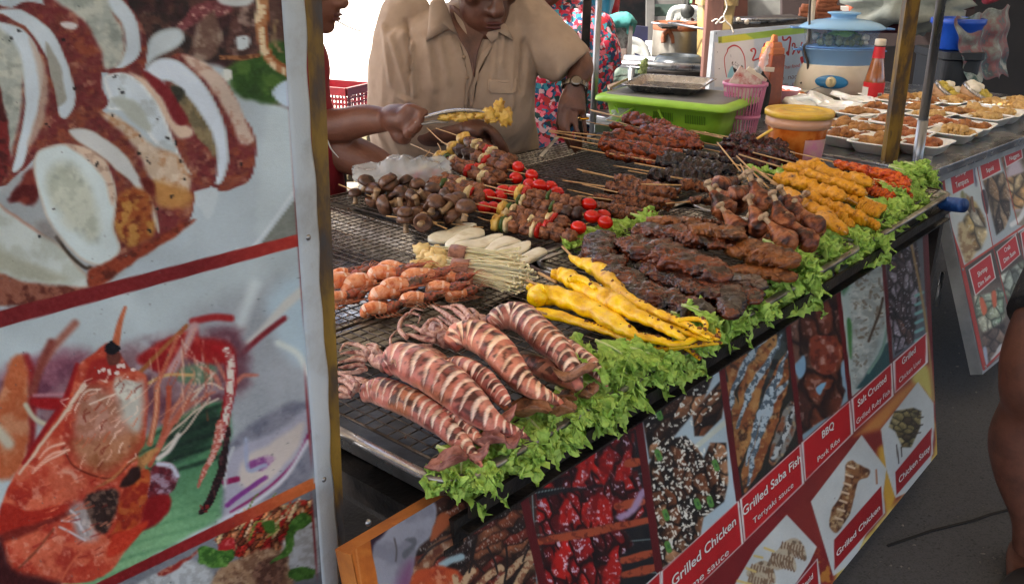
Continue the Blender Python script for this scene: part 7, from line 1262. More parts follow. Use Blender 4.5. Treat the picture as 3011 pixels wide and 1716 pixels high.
kb2 = [((1405,535),(1680,600),(2230,700),'PRMMGMMM',.875,.862,(2305,700),'top kebab of the front pile with a pale pineapple'),((1435,635),(1690,680),(2240,790),'GOMMMGMDD',.862,.85,(2330,805),'second kebab of the front pile with green pepper'),((1305,690),(1540,740),(2120,870),'PGOMMMORM',.852,.842,(2215,900),'kebab of the front pile starting with yellow squash'),((1330,760),(1580,800),(2060,930),'OMMOMRM',.842,.836,(2430,800),'third kebab from the front, half buried'),((1355,810),(1490,850),(2190,990),'PGOMMORMMM',.834,.828,None,'frontmost kebab beside the white slices, ending in brown meat'),((1500,600),(1800,640),(2200,760),'MPMMOM',.85,.845,(2445,855),'kebab underneath, its tomato beside the lettuce')]
for i, (s_, a, b, q, z0, z1, tm, l) in enumerate(kb2): kebab(s_, a, b, q, z0, z1, l, i+20, tm)
for i, (p, z) in enumerate((((1570,585),.85),((1665,590),.85),((1760,585),.862),((2030,600),.845))): q = P(T('K1', p), z); V, F = KB['T'][0]; tag(mk('tomato', V*1.15+q, F, km['T'], loc=q), 'loose cherry tomato, %s in the dark gap between kebab piles' % ['leftmost','second','third','rightmost'][i], 'tomato')
# ---------------------------------------------------------------- meat skewers
def mm(name, cols, **k): k.setdefault('contrast', .16); return M(name, cols, k.pop('scale', 60), k.pop('rough', .27), .9, 150, coat=k.pop('coat', .1), spec=.35, **k)
SM = dict(orange=mm('glazed_pork', [(24,9,5),(84,30,10),(140,58,18),(64,22,8)]), maroon=mm('dark_glazed_pork', [(12,5,5),(42,13,11),(76,26,20),(28,10,9)]), black=mm('blackened_liver', [(5,4,4),(20,11,10),(46,22,18),(12,8,8)]), brown=mm('grilled_pork_strip', [(22,10,6),(76,36,17),(130,74,40),(48,22,12)]), red=mm('red_chilli_chicken', [(96,18,2),(190,60,6),(220,104,22),(132,30,3)]), yellow=mm('turmeric_chicken', [(66,36,8),(192,128,14),(216,152,26),(202,134,16),(60,32,10)], coat=.12, rough=.45, contrast=.24))
def meat_skewer(kind, seed, chunky=0.3, wide=1., flat=.8, n=7, L=.15):
    t = thing('meat_skewer', 'x', 'skewer', (0,0,0)); rr = np.random.RandomState(seed); kx = np.linspace(.0, L, 9); pts = [(x, rr.randn()*.003, .0+rr.randn()*.0015) for x in kx]; ph = rr.rand()*6
    def dsp(U, TH, Q): return .82+chunky*(np.abs(np.sin(U*n*np.pi+ph+.5*np.sin(TH)))**.6)*.9+.38*nz(Q, 95, seed)+.22*nz(Q, 230, seed+3)-.2*(U > .95)-.15*(U < .04)
    mk('meat', *tube(pts, np.array([(.011,.0095*flat)]+[(.0135,.0115*flat)]*7+[(.009,.007)])*wide, 84, 18, up=(0,0,1), disp=dsp), SM[kind], t); mk('stick', *rod((-.085-.02*rr.rand(),0,0), (L+.004,0,0), .0016, 7), stick_m, t); return t
protos = {k: [meat_skewer(k, s_*7+len(k), *a) for s_ in range(3)] for k, a in dict(orange=(.3,1.25,.7,6), maroon=(.35,1.1,.8,9), black=(.4,1.15,.85,8), brown=(.25,1.15,.8,6), red=(.3,1.15,.8,7), yellow=(.22,1.25,.85,5)).items()}
sk = dict(
 orange=[((330,70),(800,190),.905,'topmost, against the green tub'),((300,60),(620,130),.91,'short one highest beside the clear bag'),((220,120),(620,205),.90,'second from the top on the left'),((165,180),(720,235),.892,'leftmost with dark edges'),((140,240),(600,330),.876,'front left one lying on the empty rack'),((150,210),(700,300),.884,'in the middle of the orange brown pile'),((480,150),(830,250),.895,'right end next to the crossing sticks'),((190,300),(560,375),.862,'lowest, nearest the black skewers'),((420,130),(780,220),.90,'under the topmost one')],
 maroon=[((980,200),(1440,300),.88,'back one in front of the sauce bucket'),((1010,190),(1400,260),.89,'topmost by the bucket'),((950,250),(1440,345),.87,'in the middle of its pile'),((960,290),(1380,375),.855,'nearest of its pile behind the lettuce leaf'),((1080,230),(1460,350),.875,'rightmost touching the bucket')],
 black=[((560,310),(1020,400),.87,'top one of the black pile'),((520,350),(1060,440),.862,'middle one of the black pile'),((700,300),(1100,380),.868,'back one of the black pile'),((480,420),(900,490),.845,'front left one of the black pile'),((640,410),(1090,490),.85,'front right one of the black pile'),((600,460),(1000,530),.835,'lowest one of the black pile')],
 brown=[((240,460),(680,560),.856,'back one between black pile and lettuce'),((180,520),(660,590),.846,'second of the centre pile'),((270,560),(640,645),.846,'pale one on top of the centre pile'),((230,610),(620,660),.835,'low one of the centre pile'),((110,580),(420,650),.838,'beside the tomatoes, upper'),((120,640),(500,700),.834,'flat glossy one beside the tomatoes'),((200,700),(460,745),.826,'nearest one behind the lettuce'),((750,620),(1000,600),.845,'short one beside the drumsticks'),((690,510),(1060,520),.87,'thick one on top near the crossing sticks'),((700,745),(980,790),.84,'charred fat one in front of the drumsticks')],
 yellow=[((1380,545),(1780,820),.868,'nearest and longest, speckled with char'),((1320,455),(1780,600),.876,'third from the front'),((1390,400),(1920,560),.882,'second from the back'),((1470,370),(1970,500),.878,'farthest back, in front of the red ones'),((1530,590),(1920,740),.858,'under the nearest one, browned'),((1780,590),(2060,670),.852,'short one at the right end'),((1660,710),(1840,790),.842,'stubby browned end at the front'),((1850,730),(2020,790),.838,'short one with a black burnt spot'),((1880,640),(2010,710),.848,'curled end beside the lettuce')],
 red=[((1720,360),(2220,480),.872,'topmost, glossy'),((1900,420),(2220,510),.862,'second of the red pile'),((1930,480),(2230,560),.85,'middle of the red pile'),((1920,530),(2120,600),.842,'front one behind the yellow ends'),((2020,500),(2230,590),.84,'lowest right by the lettuce')])
ad = dict(orange='orange brown glazed pork skewer, ', maroon='dark maroon glazed skewer, ', black='almost black glazed skewer, ', brown='brown grilled pork skewer, ', yellow='yellow turmeric chicken skewer, ', red='bright red chilli skewer, ')
gd = dict(orange='orange brown pork skewers', maroon='maroon skewers by the bucket', black='black skewers in the middle', brown='brown pork skewers', yellow='yellow chicken skewers', red='red chilli skewers')
for kind, lst in sk.items():
    for i, (a, b, z, l) in enumerate(lst):
        r = use(protos[kind][i % 3], ad[kind]+l, gd[kind]); A, B_ = P(T('K2', a), z), P(T('K2', b), z-.012); lay(r, A, B_, .15, roll=(i*1.3) % 6.28); Ls = np.linalg.norm(B_-A)/.15
        if Ls > 1.35 or Ls < .8: k = min(max(1.0, Ls*.8), 1.25) if Ls > 1 else .95; m_ = r.matrix_world.copy(); s_ = m_.to_scale(); r.matrix_world = m_ @ Matrix.Diagonal((1, k/Ls, k/Ls, 1))
# extra bare sticks crossing
for i, (a, b, z, l) in enumerate((((930,225),(1085,415),.915,'longest bare bamboo stick crossing over the black pile'),((1060,315),(1275,530),.905,'bamboo stick leaning over the drumsticks'),((1165,385),(1375,535),.90,'bamboo stick ending at the yellow skewers'),((620,455),(850,492),.89,'bamboo stick lying across the drumsticks, left'),((1085,370),(1150,500),.90,'short dark bamboo stick standing in the drumsticks'),((30,420),(260,462),.86,'bamboo stick lying over the empty rack'),((1525,310),(1730,360),.872,'burnt bamboo stick behind the red skewers'))): tag(mk('bamboo_stick', *rod(P(T('K2', a), z), P(T('K2', b), z-.03), .0021, 8), stick_m), l, 'stick')
# ---------------------------------------------------------------- drumsticks, chicken and ribs
dm = M('roasted_drumstick', [(12,6,5),(62,26,14),(120,60,32),(160,100,64),(44,20,12)], 26, .34, .7, 110, coat=.08, spec=.35, contrast=.18, detail=7); bone_m = M('cooked_bone', [(190,170,140),(120,80,50)], 40, .5)
def drum(seed):
    t = thing('drumstick', 'x', 'drumstick', (0,0,0)); mk('meat', *tube([(0,0,0),(.01,0,0),(.03,0,.002),(.05,0,.002),(.075,0,0),(.10,0,-.001)], [.006,.019,.026,.0235,.013,.008], 54, 26, disp=lambda U, TH, Q: 1+.24*nz(Q, 38, seed)+.1*nz(Q, 110, seed)), dm, t); mk('bone', *join([tube([(.095,0,0),(.125,0,0)], [.0055,.0052], 5, 10), blob((.128,.004,0), .0085, 1, .1), blob((.127,-.004,0), .0075, 3, .1)]), bone_m, t); return t
dps = [drum(k) for k in range(3)]
def dab(a, b, z):
    A = P(T('K2', a), z); B_ = PY(T('K2', b), A[1]+.035); L = np.linalg.norm(B_-A); B_ = A+(B_-A)*max(.095, min(L, .13))/L; return A, B_
for i, (a, b, z, l) in enumerate((((1240,700),(1150,440),.895,'big dark one standing on top, bone up'),((1010,740),(900,560),.868,'pale round one left of the biggest'),((1245,860),(1180,700),.862,'round one nearest the chicken breasts'),((1120,870),(1020,740),.85,'lowest left with cream knob'),((1400,840),(1330,640),.868,'reddish one in the middle right'),((1440,950),(1310,800),.85,'pale one nearest the lettuce'),((1570,960),(1460,800),.842,'rightmost low one by the lettuce'),((1010,620),(1180,520),.885,'upper left one'),((900,540),(1060,470),.885,'farthest upper left'),((1500,780),(1370,560),.872,'one with black charred joint'),((1630,850),(1500,700),.86,'right one with charred tip beside yellow meat'),((1340,700),(1480,600),.855,'one tucked under, beside the yellow skewers'),((1110,680),(1010,600),.86,'dark one filling the middle'),((1330,930),(1230,800),.842,'small one at the front edge'))):
    r = lay(use(dps[i % 3], 'roasted chicken drumstick, '+l, 'roasted drumsticks'), *dab(a, b, z), .125, roll=i*1.1); r.matrix_world = r.matrix_world @ Matrix.Diagonal((1, 1.4, 1.4, 1))
rib_m = M('sticky_pork_ribs', [(5,3,3),(24,10,7),(64,26,13),(100,46,22),(22,9,7)], 24, .24, 1, 80, coat=.2, contrast=.17, detail=8); rib2 = M('browned_ribs', [(14,6,5),(64,27,13),(118,56,28),(44,18,10)], 24, .27, 1, 80, coat=.15, contrast=.17, detail=8); tan_m = M('grilled_chicken_breast', [(8,5,4),(80,42,18),(136,82,40),(110,60,28),(30,14,8)], 18, .34, .7, 80, coat=.08, spec=.35, contrast=.17, detail=7)
def slabm(name, label, cat, pts, w, z, m, seed, flat=.5, lump=.2, bones=0, ribbed=.0, bend=0):
    path = pathz('K4', pts, z); rad = np.array([wpx_at(T('K4', p), .85)*ww*Z['K4'][2]/2 for p, ww in zip(pts, w)]); t = thing(name, label, cat, path[len(path)//2]*[1,1,0]+UP*.82)
    mk('meat', *tube(path, np.stack([rad*1.75, rad*flat*1.35], 1), 110, 48, up=(0,0,1), power=.8, disp=lambda U, TH, Q: 1+lump*nz(Q, 24, seed)*1.9-.45*np.exp(-(nz(Q*[1,1,1.6], 40, seed+1)/.05)**2)*.5+.26*nz(Q, 62, seed+2)+.2*nz(Q, 150, seed+5)+ribbed*np.sin(U*56)), m, t)
    rr = np.random.RandomState(seed)
    for k in range(bones): j = .15+.7*k/max(1, bones-1); c = cr(path, 40)[int(j*39)]; a = nrm(np.cross(UP, path[-1]-path[0])); mk('bone_end', *rod(c-a*rad.max()*1.15, c-a*rad.max()*1.42-UP*.004, .0042, 8), bone_m, t)
slabm('rib_rack', 'darkest glossy rib rack in front, next to the yellow squid', 'ribs', ((880,330),(960,440),(1120,520),(1320,580),(1500,640),(1690,690)), (120,190,215,205,180,90), .848, rib_m, 1, .62, .25, 0, .05)
slabm('rib_rack', 'dark rib rack lying second from the front', 'ribs', ((1040,290),(1180,320),(1400,400),(1600,470),(1740,530)), (90,150,160,150,90), .858, rib_m, 2, .5, .28, 0, .05)
slabm('rib_rack', 'wide browned rib rack across the middle of the pile', 'ribs', ((970,90),(1120,150),(1330,220),(1540,300),(1700,360),(1780,400)), (150,205,215,200,160,70), .872, rib2, 3, .55, .25, 0, .04)
slabm('rib_rack', 'browned rib rack at the back edge of the rib pile', 'ribs', ((1040,-30),(1250,10),(1500,50),(1720,90),(1880,130)), (110,170,180,160,90), .868, rib2, 4, .5, .25, 0, .03)
slabm('rib_rack', 'black curled rib end at the far left of the rib pile', 'ribs', ((760,30),(730,110),(760,210),(840,310),(880,380)), (110,170,180,170,90), .858, rib_m, 5, .6, .25)
slabm('rib_piece', 'hooked dark rib piece hanging down beside the front lettuce', 'ribs', ((1640,450),(1760,480),(1830,560),(1810,660),(1780,710)), (90,130,130,110,60), .852, rib_m, 6, .7, .25)
slabm('rib_piece', 'charred black rib piece on the right of the pile', 'ribs', ((1680,400),(1850,410),(2000,430),(2100,470)), (80,130,120,70), .852, M('charred_meat', [(8,7,7),(40,22,16),(84,46,30)], 26, .35, .8, 90, coat=.5), 7, .5, .3)
slabm('rib_piece', 'glossy red brown rib end by the lettuce', 'ribs', ((1820,500),(1900,510),(1980,560),(2010,590)), (110,150,120,60), .838, rib_m, 8, .55, .3)
slabm('rib_piece', 'small dark rib filling the gap under the front racks', 'ribs', ((1300,500),(1500,560),(1640,600),(1760,640)), (90,120,120,80), .83, rib_m, 12, .6, .25)
slabm('chicken_breast', 'golden grilled chicken breast with black edge on the right', 'chicken', ((1800,170),(1920,160),(2080,190),(2220,230),(2320,270)), (90,170,190,180,110), .862, tan_m, 9, .55, .14)
slabm('chicken_breast', 'tan grilled chicken breast against the lettuce', 'chicken', ((1800,330),(1950,340),(2130,350),(2260,370),(2310,400)), (90,120,130,120,60), .842, tan_m, 10, .5, .16)
slabm('chicken_breast', 'golden chicken piece behind the browned racks', 'chicken', ((1480,-10),(1640,-10),(1800,10),(1900,50)), (80,120,130,80), .888, tan_m, 11, .5, .16)
slabm('chicken_breast', 'browned chicken piece at the very back of the rib pile', 'chicken', ((1120,-90),(1300,-80),(1480,-60),(1560,-40)), (70,110,110,60), .86, tan_m, 13, .5, .16)
# ---------------------------------------------------------------- lettuce
let_m = MA('lettuce_leaf', .5, .7, 130, spec=.3, vary=.2, vscale=60, transl=.18)
def leaf(seed, droop=.5, frill=1.):
    rr = np.random.RandomState(seed); n, m = 50, 190; u = np.linspace(0, 1, n)[:, None]*np.ones((1, m)); v = np.linspace(-1, 1, m)[None]*np.ones((n, 1))
    ang = v*(1.25+.15*rr.rand()); r0 = .015+u*1.0*(1+.10*np.sin(v*5+seed)+.06*np.sin(v*11+seed*2)); x = r0*np.cos(ang*.75)*(1)-.0; y = r0*np.sin(ang)*.8
    f1, f3, p1, p2 = 8+rr.rand()*3, 34+rr.rand()*9, rr.rand()*6, rr.rand()*6; s = v*1.2; e3 = u**3.2; wv = p1+2.2*np.sin(s*4+seed)+1.2*np.sin(s*9+p2)
    am = (.55+.45*np.sin(s*13+p2))*frill; z = u**2*.07*np.sin(s*f1+p1)+e3*am*(.11*np.sin(s*f3+wv+u*5)+.06*np.sin(s*f3*2.1+wv*1.7))+.05*np.sin(x*13+y*9+seed)*u-droop*x*x*.55; x = x+e3*am*(.07*np.cos(s*f3+wv+u*5)+.045*np.cos(s*f3*2.1+wv)); y = y+e3*am*.06*np.sin(s*f3*1.1+p2)
    V = np.stack([x, y, z], -1).reshape(-1, 3)*.105; eu = (u.ravel()**1.5)[:, None]; V = V+eu*np.stack([nz(V, 75, seed+k) for k in (1,2,3)], 1)*.016+eu*np.stack([nz(V, 190, seed+k) for k in (4,5,6)], 1)*.007; vein = np.exp(-(np.abs(v)/.05)**2)*(1-u*.7)+.45*np.exp(-(np.abs((np.abs(v)*6) % 1-.5)/.10)**2)*(1-u)*(u > .15)
    vein = vein.ravel(); n1 = nz(V, 55, seed)*.5+.5; c = lin((140,190,70))[None]*(1-n1[:, None])+lin((204,232,124))[None]*n1[:, None]; vv = np.clip(vein, 0, 1)[:, None]*.7; c = c*(1-vv)+lin((186,206,130))*vv
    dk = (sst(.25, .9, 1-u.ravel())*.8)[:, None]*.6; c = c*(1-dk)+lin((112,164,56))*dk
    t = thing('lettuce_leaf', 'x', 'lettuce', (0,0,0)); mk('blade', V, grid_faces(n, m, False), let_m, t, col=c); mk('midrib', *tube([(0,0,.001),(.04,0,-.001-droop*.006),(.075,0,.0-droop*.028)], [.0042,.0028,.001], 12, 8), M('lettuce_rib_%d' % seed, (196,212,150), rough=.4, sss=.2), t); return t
LF = [leaf(k, (.5,.9,.7,.35,.8,.6)[k], (1,1.2,.9,1.1,1.3,1)[k]) for k in range(6)]
# (tip px, z, size, proto, turn in degrees, droop/tilt)
lp = [((1395,1450),.735,1.0,1,0,70),((1440,1370),.80,1.0,2,20,35),((1360,1415),.80,.8,4,-50,30),((1480,1400),.775,1.1,4,10,45),((1540,1370),.79,1.15,0,-10,40),((1590,1320),.79,1.2,3,15,35),((1640,1290),.80,1.1,4,-10,40),((1690,1260),.79,1.2,2,10,45),((1740,1230),.80,1.1,5,-15,30),((1780,1200),.79,1.15,1,5,40),((1810,1150),.81,1.0,4,20,30),((1840,1190),.79,1.1,4,-10,45),((1890,1130),.80,1.2,3,0,30),((1930,1110),.79,1.15,0,10,40),((1960,1080),.81,1.1,2,-15,30),((2010,1080),.78,1.2,4,5,50),((2050,1050),.79,1.1,1,15,45),((1800,1070),.83,1.1,3,60,5),((1880,1060),.83,1.0,5,10,10),((1960,1040),.825,1.0,4,40,10),((2090,1010),.81,.9,2,-20,25),
      ((2105,945),.83,.8,4,20,10),((2150,940),.80,1.1,2,-10,40),((2210,920),.80,1.2,4,0,40),((2260,880),.80,1.2,0,10,45),((2310,860),.79,1.25,3,-10,40),((2340,800),.82,1.15,5,0,20),((2390,830),.79,1.3,1,10,40),((2430,770),.80,1.3,2,-5,35),((2390,760),.83,1.1,3,20,10),((2470,730),.81,1.2,4,0,35),((2530,740),.79,1.2,0,10,40),((2570,700),.80,1.15,4,-5,40),((2600,720),.78,1.1,1,0,50),((2620,650),.81,1.2,2,10,30),((2660,640),.80,1.2,3,-10,40),((2700,610),.80,1.25,0,0,35),((2690,560),.83,1.1,5,20,15),((2730,580),.80,1.2,4,5,40),((2745,530),.82,1.1,1,-10,30),((2720,520),.84,1.0,2,10,10),
      ((2280,490),.855,1.0,3,120,0),((2310,500),.85,.9,0,60,0),((1720,700),.83,.7,2,20,20),((1760,690),.83,.8,4,0,20),((1820,680),.83,.9,0,20,15),((1870,660),.83,.85,4,10,20),((1940,635),.83,.8,3,30,15)]
where = ['drooping from the near tray corner, longest','curled just above the drooping corner leaf','lying left on the steel rim at the tray corner','under the tip of the nearest squid','below the largest squid tip','left of the browned squid fin','under the browned squid fin','wide flat one below the browned squid','behind the browned squid fin tip','hanging over the red wings picture','beside the short squid tip','frilly one hanging below the squid tips','bright one at the left end of the yellow squid','bright yellow green one catching light','under the yellow squid arms, left','hanging lowest under the yellow squid arms','under the yellow tips, right','dark salad leaf on the rack by the short squid','flat pale one behind the bright leaf','on the rack just in front of the yellow squid','between the two front trays',
         'small pale one between yellow tips and ribs','at the round corner of the rib tray','frilly one in front of the hooked rib','hanging over the saba picture','below the charred rib piece','inner one beside the tan chicken','large pale one in front of the tan chicken','large one beside the golden chicken breast','inner one touching the golden chicken breast','in front of the pale drumstick','frilly one over the salt fish picture','right of the rightmost drumstick','hanging lowest below the yellow skewers','in front of the nearest yellow skewer','below the short yellow skewer','over the liver picture','inner one by the red skewers','beside the blue handle','last one at the corner by the handle','upright one behind the red skewers',
         'behind the yellow sticks, left','behind the yellow sticks, right','beside the lowest tomato on the rack','second from the tomatoes on the rack','third from the tomatoes, under brown skewers','fourth from the tomatoes, frilly','last small one right of the brown skewers']
lp += [((q[0][0]+(14, -12, 6)[j % 3], q[0][1]+(8, 2, 14)[j % 3]), q[1]+.004, q[2]*.9, (q[3]+2) % 6, q[4]+25, q[5]) for j, q in enumerate(lp[21:41])]
where += ['tucked beside the one '+q for q in where[21:41]]
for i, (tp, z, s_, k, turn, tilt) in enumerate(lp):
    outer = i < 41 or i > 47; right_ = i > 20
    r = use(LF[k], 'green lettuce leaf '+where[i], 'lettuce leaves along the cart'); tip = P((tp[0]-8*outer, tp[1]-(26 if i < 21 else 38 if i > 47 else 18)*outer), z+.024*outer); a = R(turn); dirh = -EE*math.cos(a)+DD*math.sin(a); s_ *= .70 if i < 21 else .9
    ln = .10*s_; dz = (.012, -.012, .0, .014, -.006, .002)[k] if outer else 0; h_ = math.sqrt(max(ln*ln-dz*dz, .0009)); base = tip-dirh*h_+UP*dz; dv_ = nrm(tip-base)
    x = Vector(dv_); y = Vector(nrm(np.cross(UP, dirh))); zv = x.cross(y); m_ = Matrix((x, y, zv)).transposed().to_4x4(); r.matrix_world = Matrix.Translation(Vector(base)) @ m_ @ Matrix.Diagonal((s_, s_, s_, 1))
rr = np.random.RandomState(77); V, F = join([blob(DE(.70+rr.rand()*1.95, .70+rr.rand()*1.12, .8185), (.0015+.003*rr.rand(),.0015+.002*rr.rand(),.001+.001*rr.rand()), k, .3, n=5, m=6) for k in range(420)])
tag(mk('crumbs', V, F, M('burnt_crumbs', [(16,10,8),(70,40,22),(120,80,46)], 60, .7)), 'burnt crumbs and scraps scattered over the wire racks', 'crumbs', kind='stuff')
V, F = join([blob((.95+rr.rand()*2.2, .9+rr.rand()*3.2, .001), (.002+.005*rr.rand()**3,.002+.004*rr.rand()**3,.002), k, .3, n=5, m=6) for k in range(520)])
tag(mk('gravel', V, F, M('street_grit', [(40,40,42),(110,108,104),(160,150,136)], 9, .9)), 'loose grit and small stones on the asphalt', 'grit', kind='stuff')
# ================================================================ people
skin_d = M('dark_brown_skin', [(62,36,27),(92,57,43),(112,72,56)], 14, .42, .35, 240, rnd=False, sss=.06); skin_m = M('brown_skin', [(74,40,28),(104,62,44),(122,76,56)], 9, .5, .25, 240, rnd=False, sss=.06); hair_m = M('black_hair', (10,9,9), rough=.5, bump=.6, bscale=120, stretch=(1,1,.2))
lip_m = M('brown_lips', (92,48,44), rough=.45); eye_w = M('eye_white', (200,194,186), rough=.2); iris = M('dark_iris', (14,9,7), rough=.1)
def limb(pts, r, n=24, m=16): return tube(pts, r, n, m)
def hand(wr, tips, palm_n, s=1.0, thumb=None):
    """wr: wrist; tips: for each of four fingers a list of joint points; thumb likewise; returns primitives"""
    pr = []; kn = [np.asarray(t[0]) for t in tips]; kc = sum(kn)/4
    for k, t in enumerate(tips):
        r = (.0092,.0096,.0092,.0080)[k]*s; pr.append(limb([np.asarray(wr)*.35+np.asarray(t[0])*.65]+[np.asarray(q) for q in t], [r*1.05,r*1.12,r,r*.95,r*.82][:len(t)+1], 26, 12)); pr.append(blob(t[-1], r*.84, 1, .0, n=8, m=10))
        pr.append(tube([wr, (np.asarray(wr)+t[0])/2, t[0]], [(.017*s,.013*s),(.013*s,.012*s),(.0105*s,.011*s)], 14, 12))
    if thumb is not None: pr.append(limb([np.asarray(wr)*.55+kc*.45-0*palm_n]+[np.asarray(q) for q in thumb], [.014*s,.0128*s,.0105*s,.0088*s][:len(thumb)+1], 24, 12)); pr.append(blob(thumb[-1], .0088*s, 1, 0, n=8, m=10))
    return pr
def headp(c, s, face, up, skin, parent_name, hair=True):
    """head primitives around centre c (m), face direction, returns prims and frame"""
    f = nrm(face); u = nrm(np.asarray(up)-f*(np.asarray(up)@f)); l = np.cross(u, f); Rm = np.stack([f, l, u], 1); q = lambda a, b, d: np.asarray(c)+(f*a+l*b+u*d)*s
    pr = [blob(q(-.01,0,.035), np.array([.098,.076,.098])*s, 1, .0, R3=Rm, n=20, m=26), blob(q(.028,0,-.035), np.array([.062,.058,.075])*s, 2, 0, R3=Rm, n=18, m=22), blob(q(.062,0,-.082), np.array([.026,.027,.022])*s, 3, 0, R3=Rm),
          tube([q(.078,0,.028), q(.094,0,.0), q(.106,0,-.018), q(.092,0,-.026)], [(.009*s,.009*s),(.012*s,.011*s),(.016*s,.012*s),(.013*s,.008*s)], 14, 12), blob(q(.092,.014,-.02), .0085*s), blob(q(.092,-.014,-.02), .0085*s),
          blob(q(.084,0,-.046), np.array([.013,.025,.007])*s, 4, 0, R3=Rm), blob(q(.082,0,-.058), np.array([.013,.022,.008])*s, 5, 0, R3=Rm), blob(q(.045,.045,.0), np.array([.03,.022,.022])*s, 6, 0, R3=Rm), blob(q(.045,-.045,.0), np.array([.03,.022,.022])*s, 6, 0, R3=Rm),
          blob(q(.074,.034,.043), np.array([.014,.026,.008])*s, 7, 0, R3=Rm), blob(q(.074,-.034,.043), np.array([.014,.026,.008])*s, 7, 0, R3=Rm)]
    for sg in (1, -1): pr.append(blob(q(-.006,sg*.078,.0), np.array([.018,.008,.032])*s, 8, .05, R3=Rm))
    return pr, q, Rm
def face_bits(q, Rm, s, root, ew=None):
    for sg in (1, -1): mk('eye', *blob(q(.074,sg*.032,.022), np.array([.012,.0145,.008])*s, 1, 0, R3=Rm), ew or eye_w, root); mk('eyebrow', *tube([q(.086,sg*.016,.048), q(.084,sg*.034,.054), q(.070,sg*.052,.046)], .0032*s, 12, 6), hair_m, root)
    mk('lips', *blob(q(.0935,0,-.0475), np.array([.006,.022,.0042])*s, 1, .05, R3=Rm), lip_m, root); mk('lips', *blob(q(.092,0,-.0585), np.array([.006,.019,.0055])*s, 2, .05, R3=Rm), lip_m, root)
    V, F = blob(q(-.022,0,.052), np.array([.104,.083,.098])*s, 3, .03, 3, n=26, m=34, R3=Rm); L = (V-q(0,0,0))@Rm; kp = [f for f in F if not all(((L[i][0] > .045*s) & (L[i][2] < .095*s)) | (L[i][2] < -.02*s) for i in f)]; mk('hair', V, np.array(kp), hair_m, root)
# ---------------------------------------------------------------- the vendor in the tan shirt
YM = 3.02; pm = YM/FPX*1.0
m = lambda x, y, o=0.: PY(T('C', (x, y)), YM+o)
root = thing('person', 'man in tan short sleeved shirt leaning over the grill, watch on his wrist', 'person', m(1280, 900, .1)*[1,1,0])
ch = m(1480, 200, -.06); sH = .93; face = nrm([.40,-.82,-.34]); hc = m(1450, -112, -.07); 
hp_, hq, hR = headp(hc, 1.34, face, UP, skin_d, 'x')
bp_ = hp_+[tube([m(1280,330,.06), m(1290,180,.04), m(1300,60,.03)], [(.085,.07),(.078,.07),(.075,.07)], 20, 20)]                       # neck
bp_ += [tube([m(1290,300,.07), m(1300,480,.04), m(1330,700,.03), m(1300,900,.05)], [(.13,.07),(.16,.09),(.16,.09),(.16,.09)], 20, 24, up=(0,-1,0))]
# left arm (viewer's right): shoulder, elbow hidden by the sleeve, wrist, hand pointing down
sh_r, el_r, wr_r = m(1800,170,.03), m(2230,470,-.04), m(2215,690,-.10)
bp_ += [limb([m(1600,200,.05), sh_r, m(2050,330,.0), el_r], [.065,.062,.052,.045]), limb([el_r, m(2260,580,-.07), wr_r, m(2195,800,-.11)], [.044,.042,.033,.034])]
kx = [m(2090,930,-.14), m(2150,950,-.15), m(2215,950,-.145), m(2275,920,-.13)]
tp_ = [[kx[0], m(2100,1040,-.15), m(2135,1130,-.15), m(2175,1215,-.14)], [kx[1], m(2150,1060,-.165), m(2185,1150,-.165), m(2215,1245,-.155)], [kx[2], m(2225,1060,-.16), m(2255,1150,-.16), m(2262,1225,-.15)], [kx[3], m(2290,1010,-.14), m(2300,1090,-.14), m(2300,1160,-.135)]]
bp_ += hand(wr_r, tp_, UP, 1.0, [m(2120,880,-.14), m(2080,1000,-.12), m(2090,1080,-.1)]); bp_ += [tube([m(2210,740,-.10), m(2195,830,-.125), m(2185,910,-.14)], [(.034,.025),(.044,.02),(.048,.015)], 14, 18, up=(0,-1,0))]
# right arm (viewer's left): forearm behind the tongs, hand low over the kebabs
bp_ += [limb([m(1000,300,.05), m(830,330,.02), m(760,650,.0), m(830,960,-.03)], [.07,.06,.055,.05]), limb([m(830,960,-.03), m(980,1080,-.08), m(1150,1090,-.11), m(1330,1060,-.13)], [.052,.05,.042,.036])]
wl_ = m(1340,1050,-.13); ky_ = [m(1440,1040,-.17), m(1500,1060,-.165), m(1540,1090,-.155), m(1560,1130,-.145)]
tl_ = [[ky_[0], m(1520,1080,-.19), m(1560,1150,-.19), m(1590,1210,-.185)], [ky_[1], m(1570,1110,-.18), m(1610,1180,-.18), m(1640,1240,-.17)], [ky_[2], m(1600,1150,-.17), m(1640,1220,-.165), m(1660,1290,-.16)], [ky_[3], m(1610,1190,-.15), m(1650,1260,-.15), m(1670,1330,-.145)]]
bp_ += hand(wl_, tl_, UP, 1.25, [m(1420,1130,-.16), m(1500,1190,-.17), m(1560,1230,-.175)]); bp_ += [tube([m(1330,1055,-.13), m(1410,1060,-.155), m(1480,1080,-.165)], [(.036,.03),(.05,.028),(.052,.025)], 14, 18)]
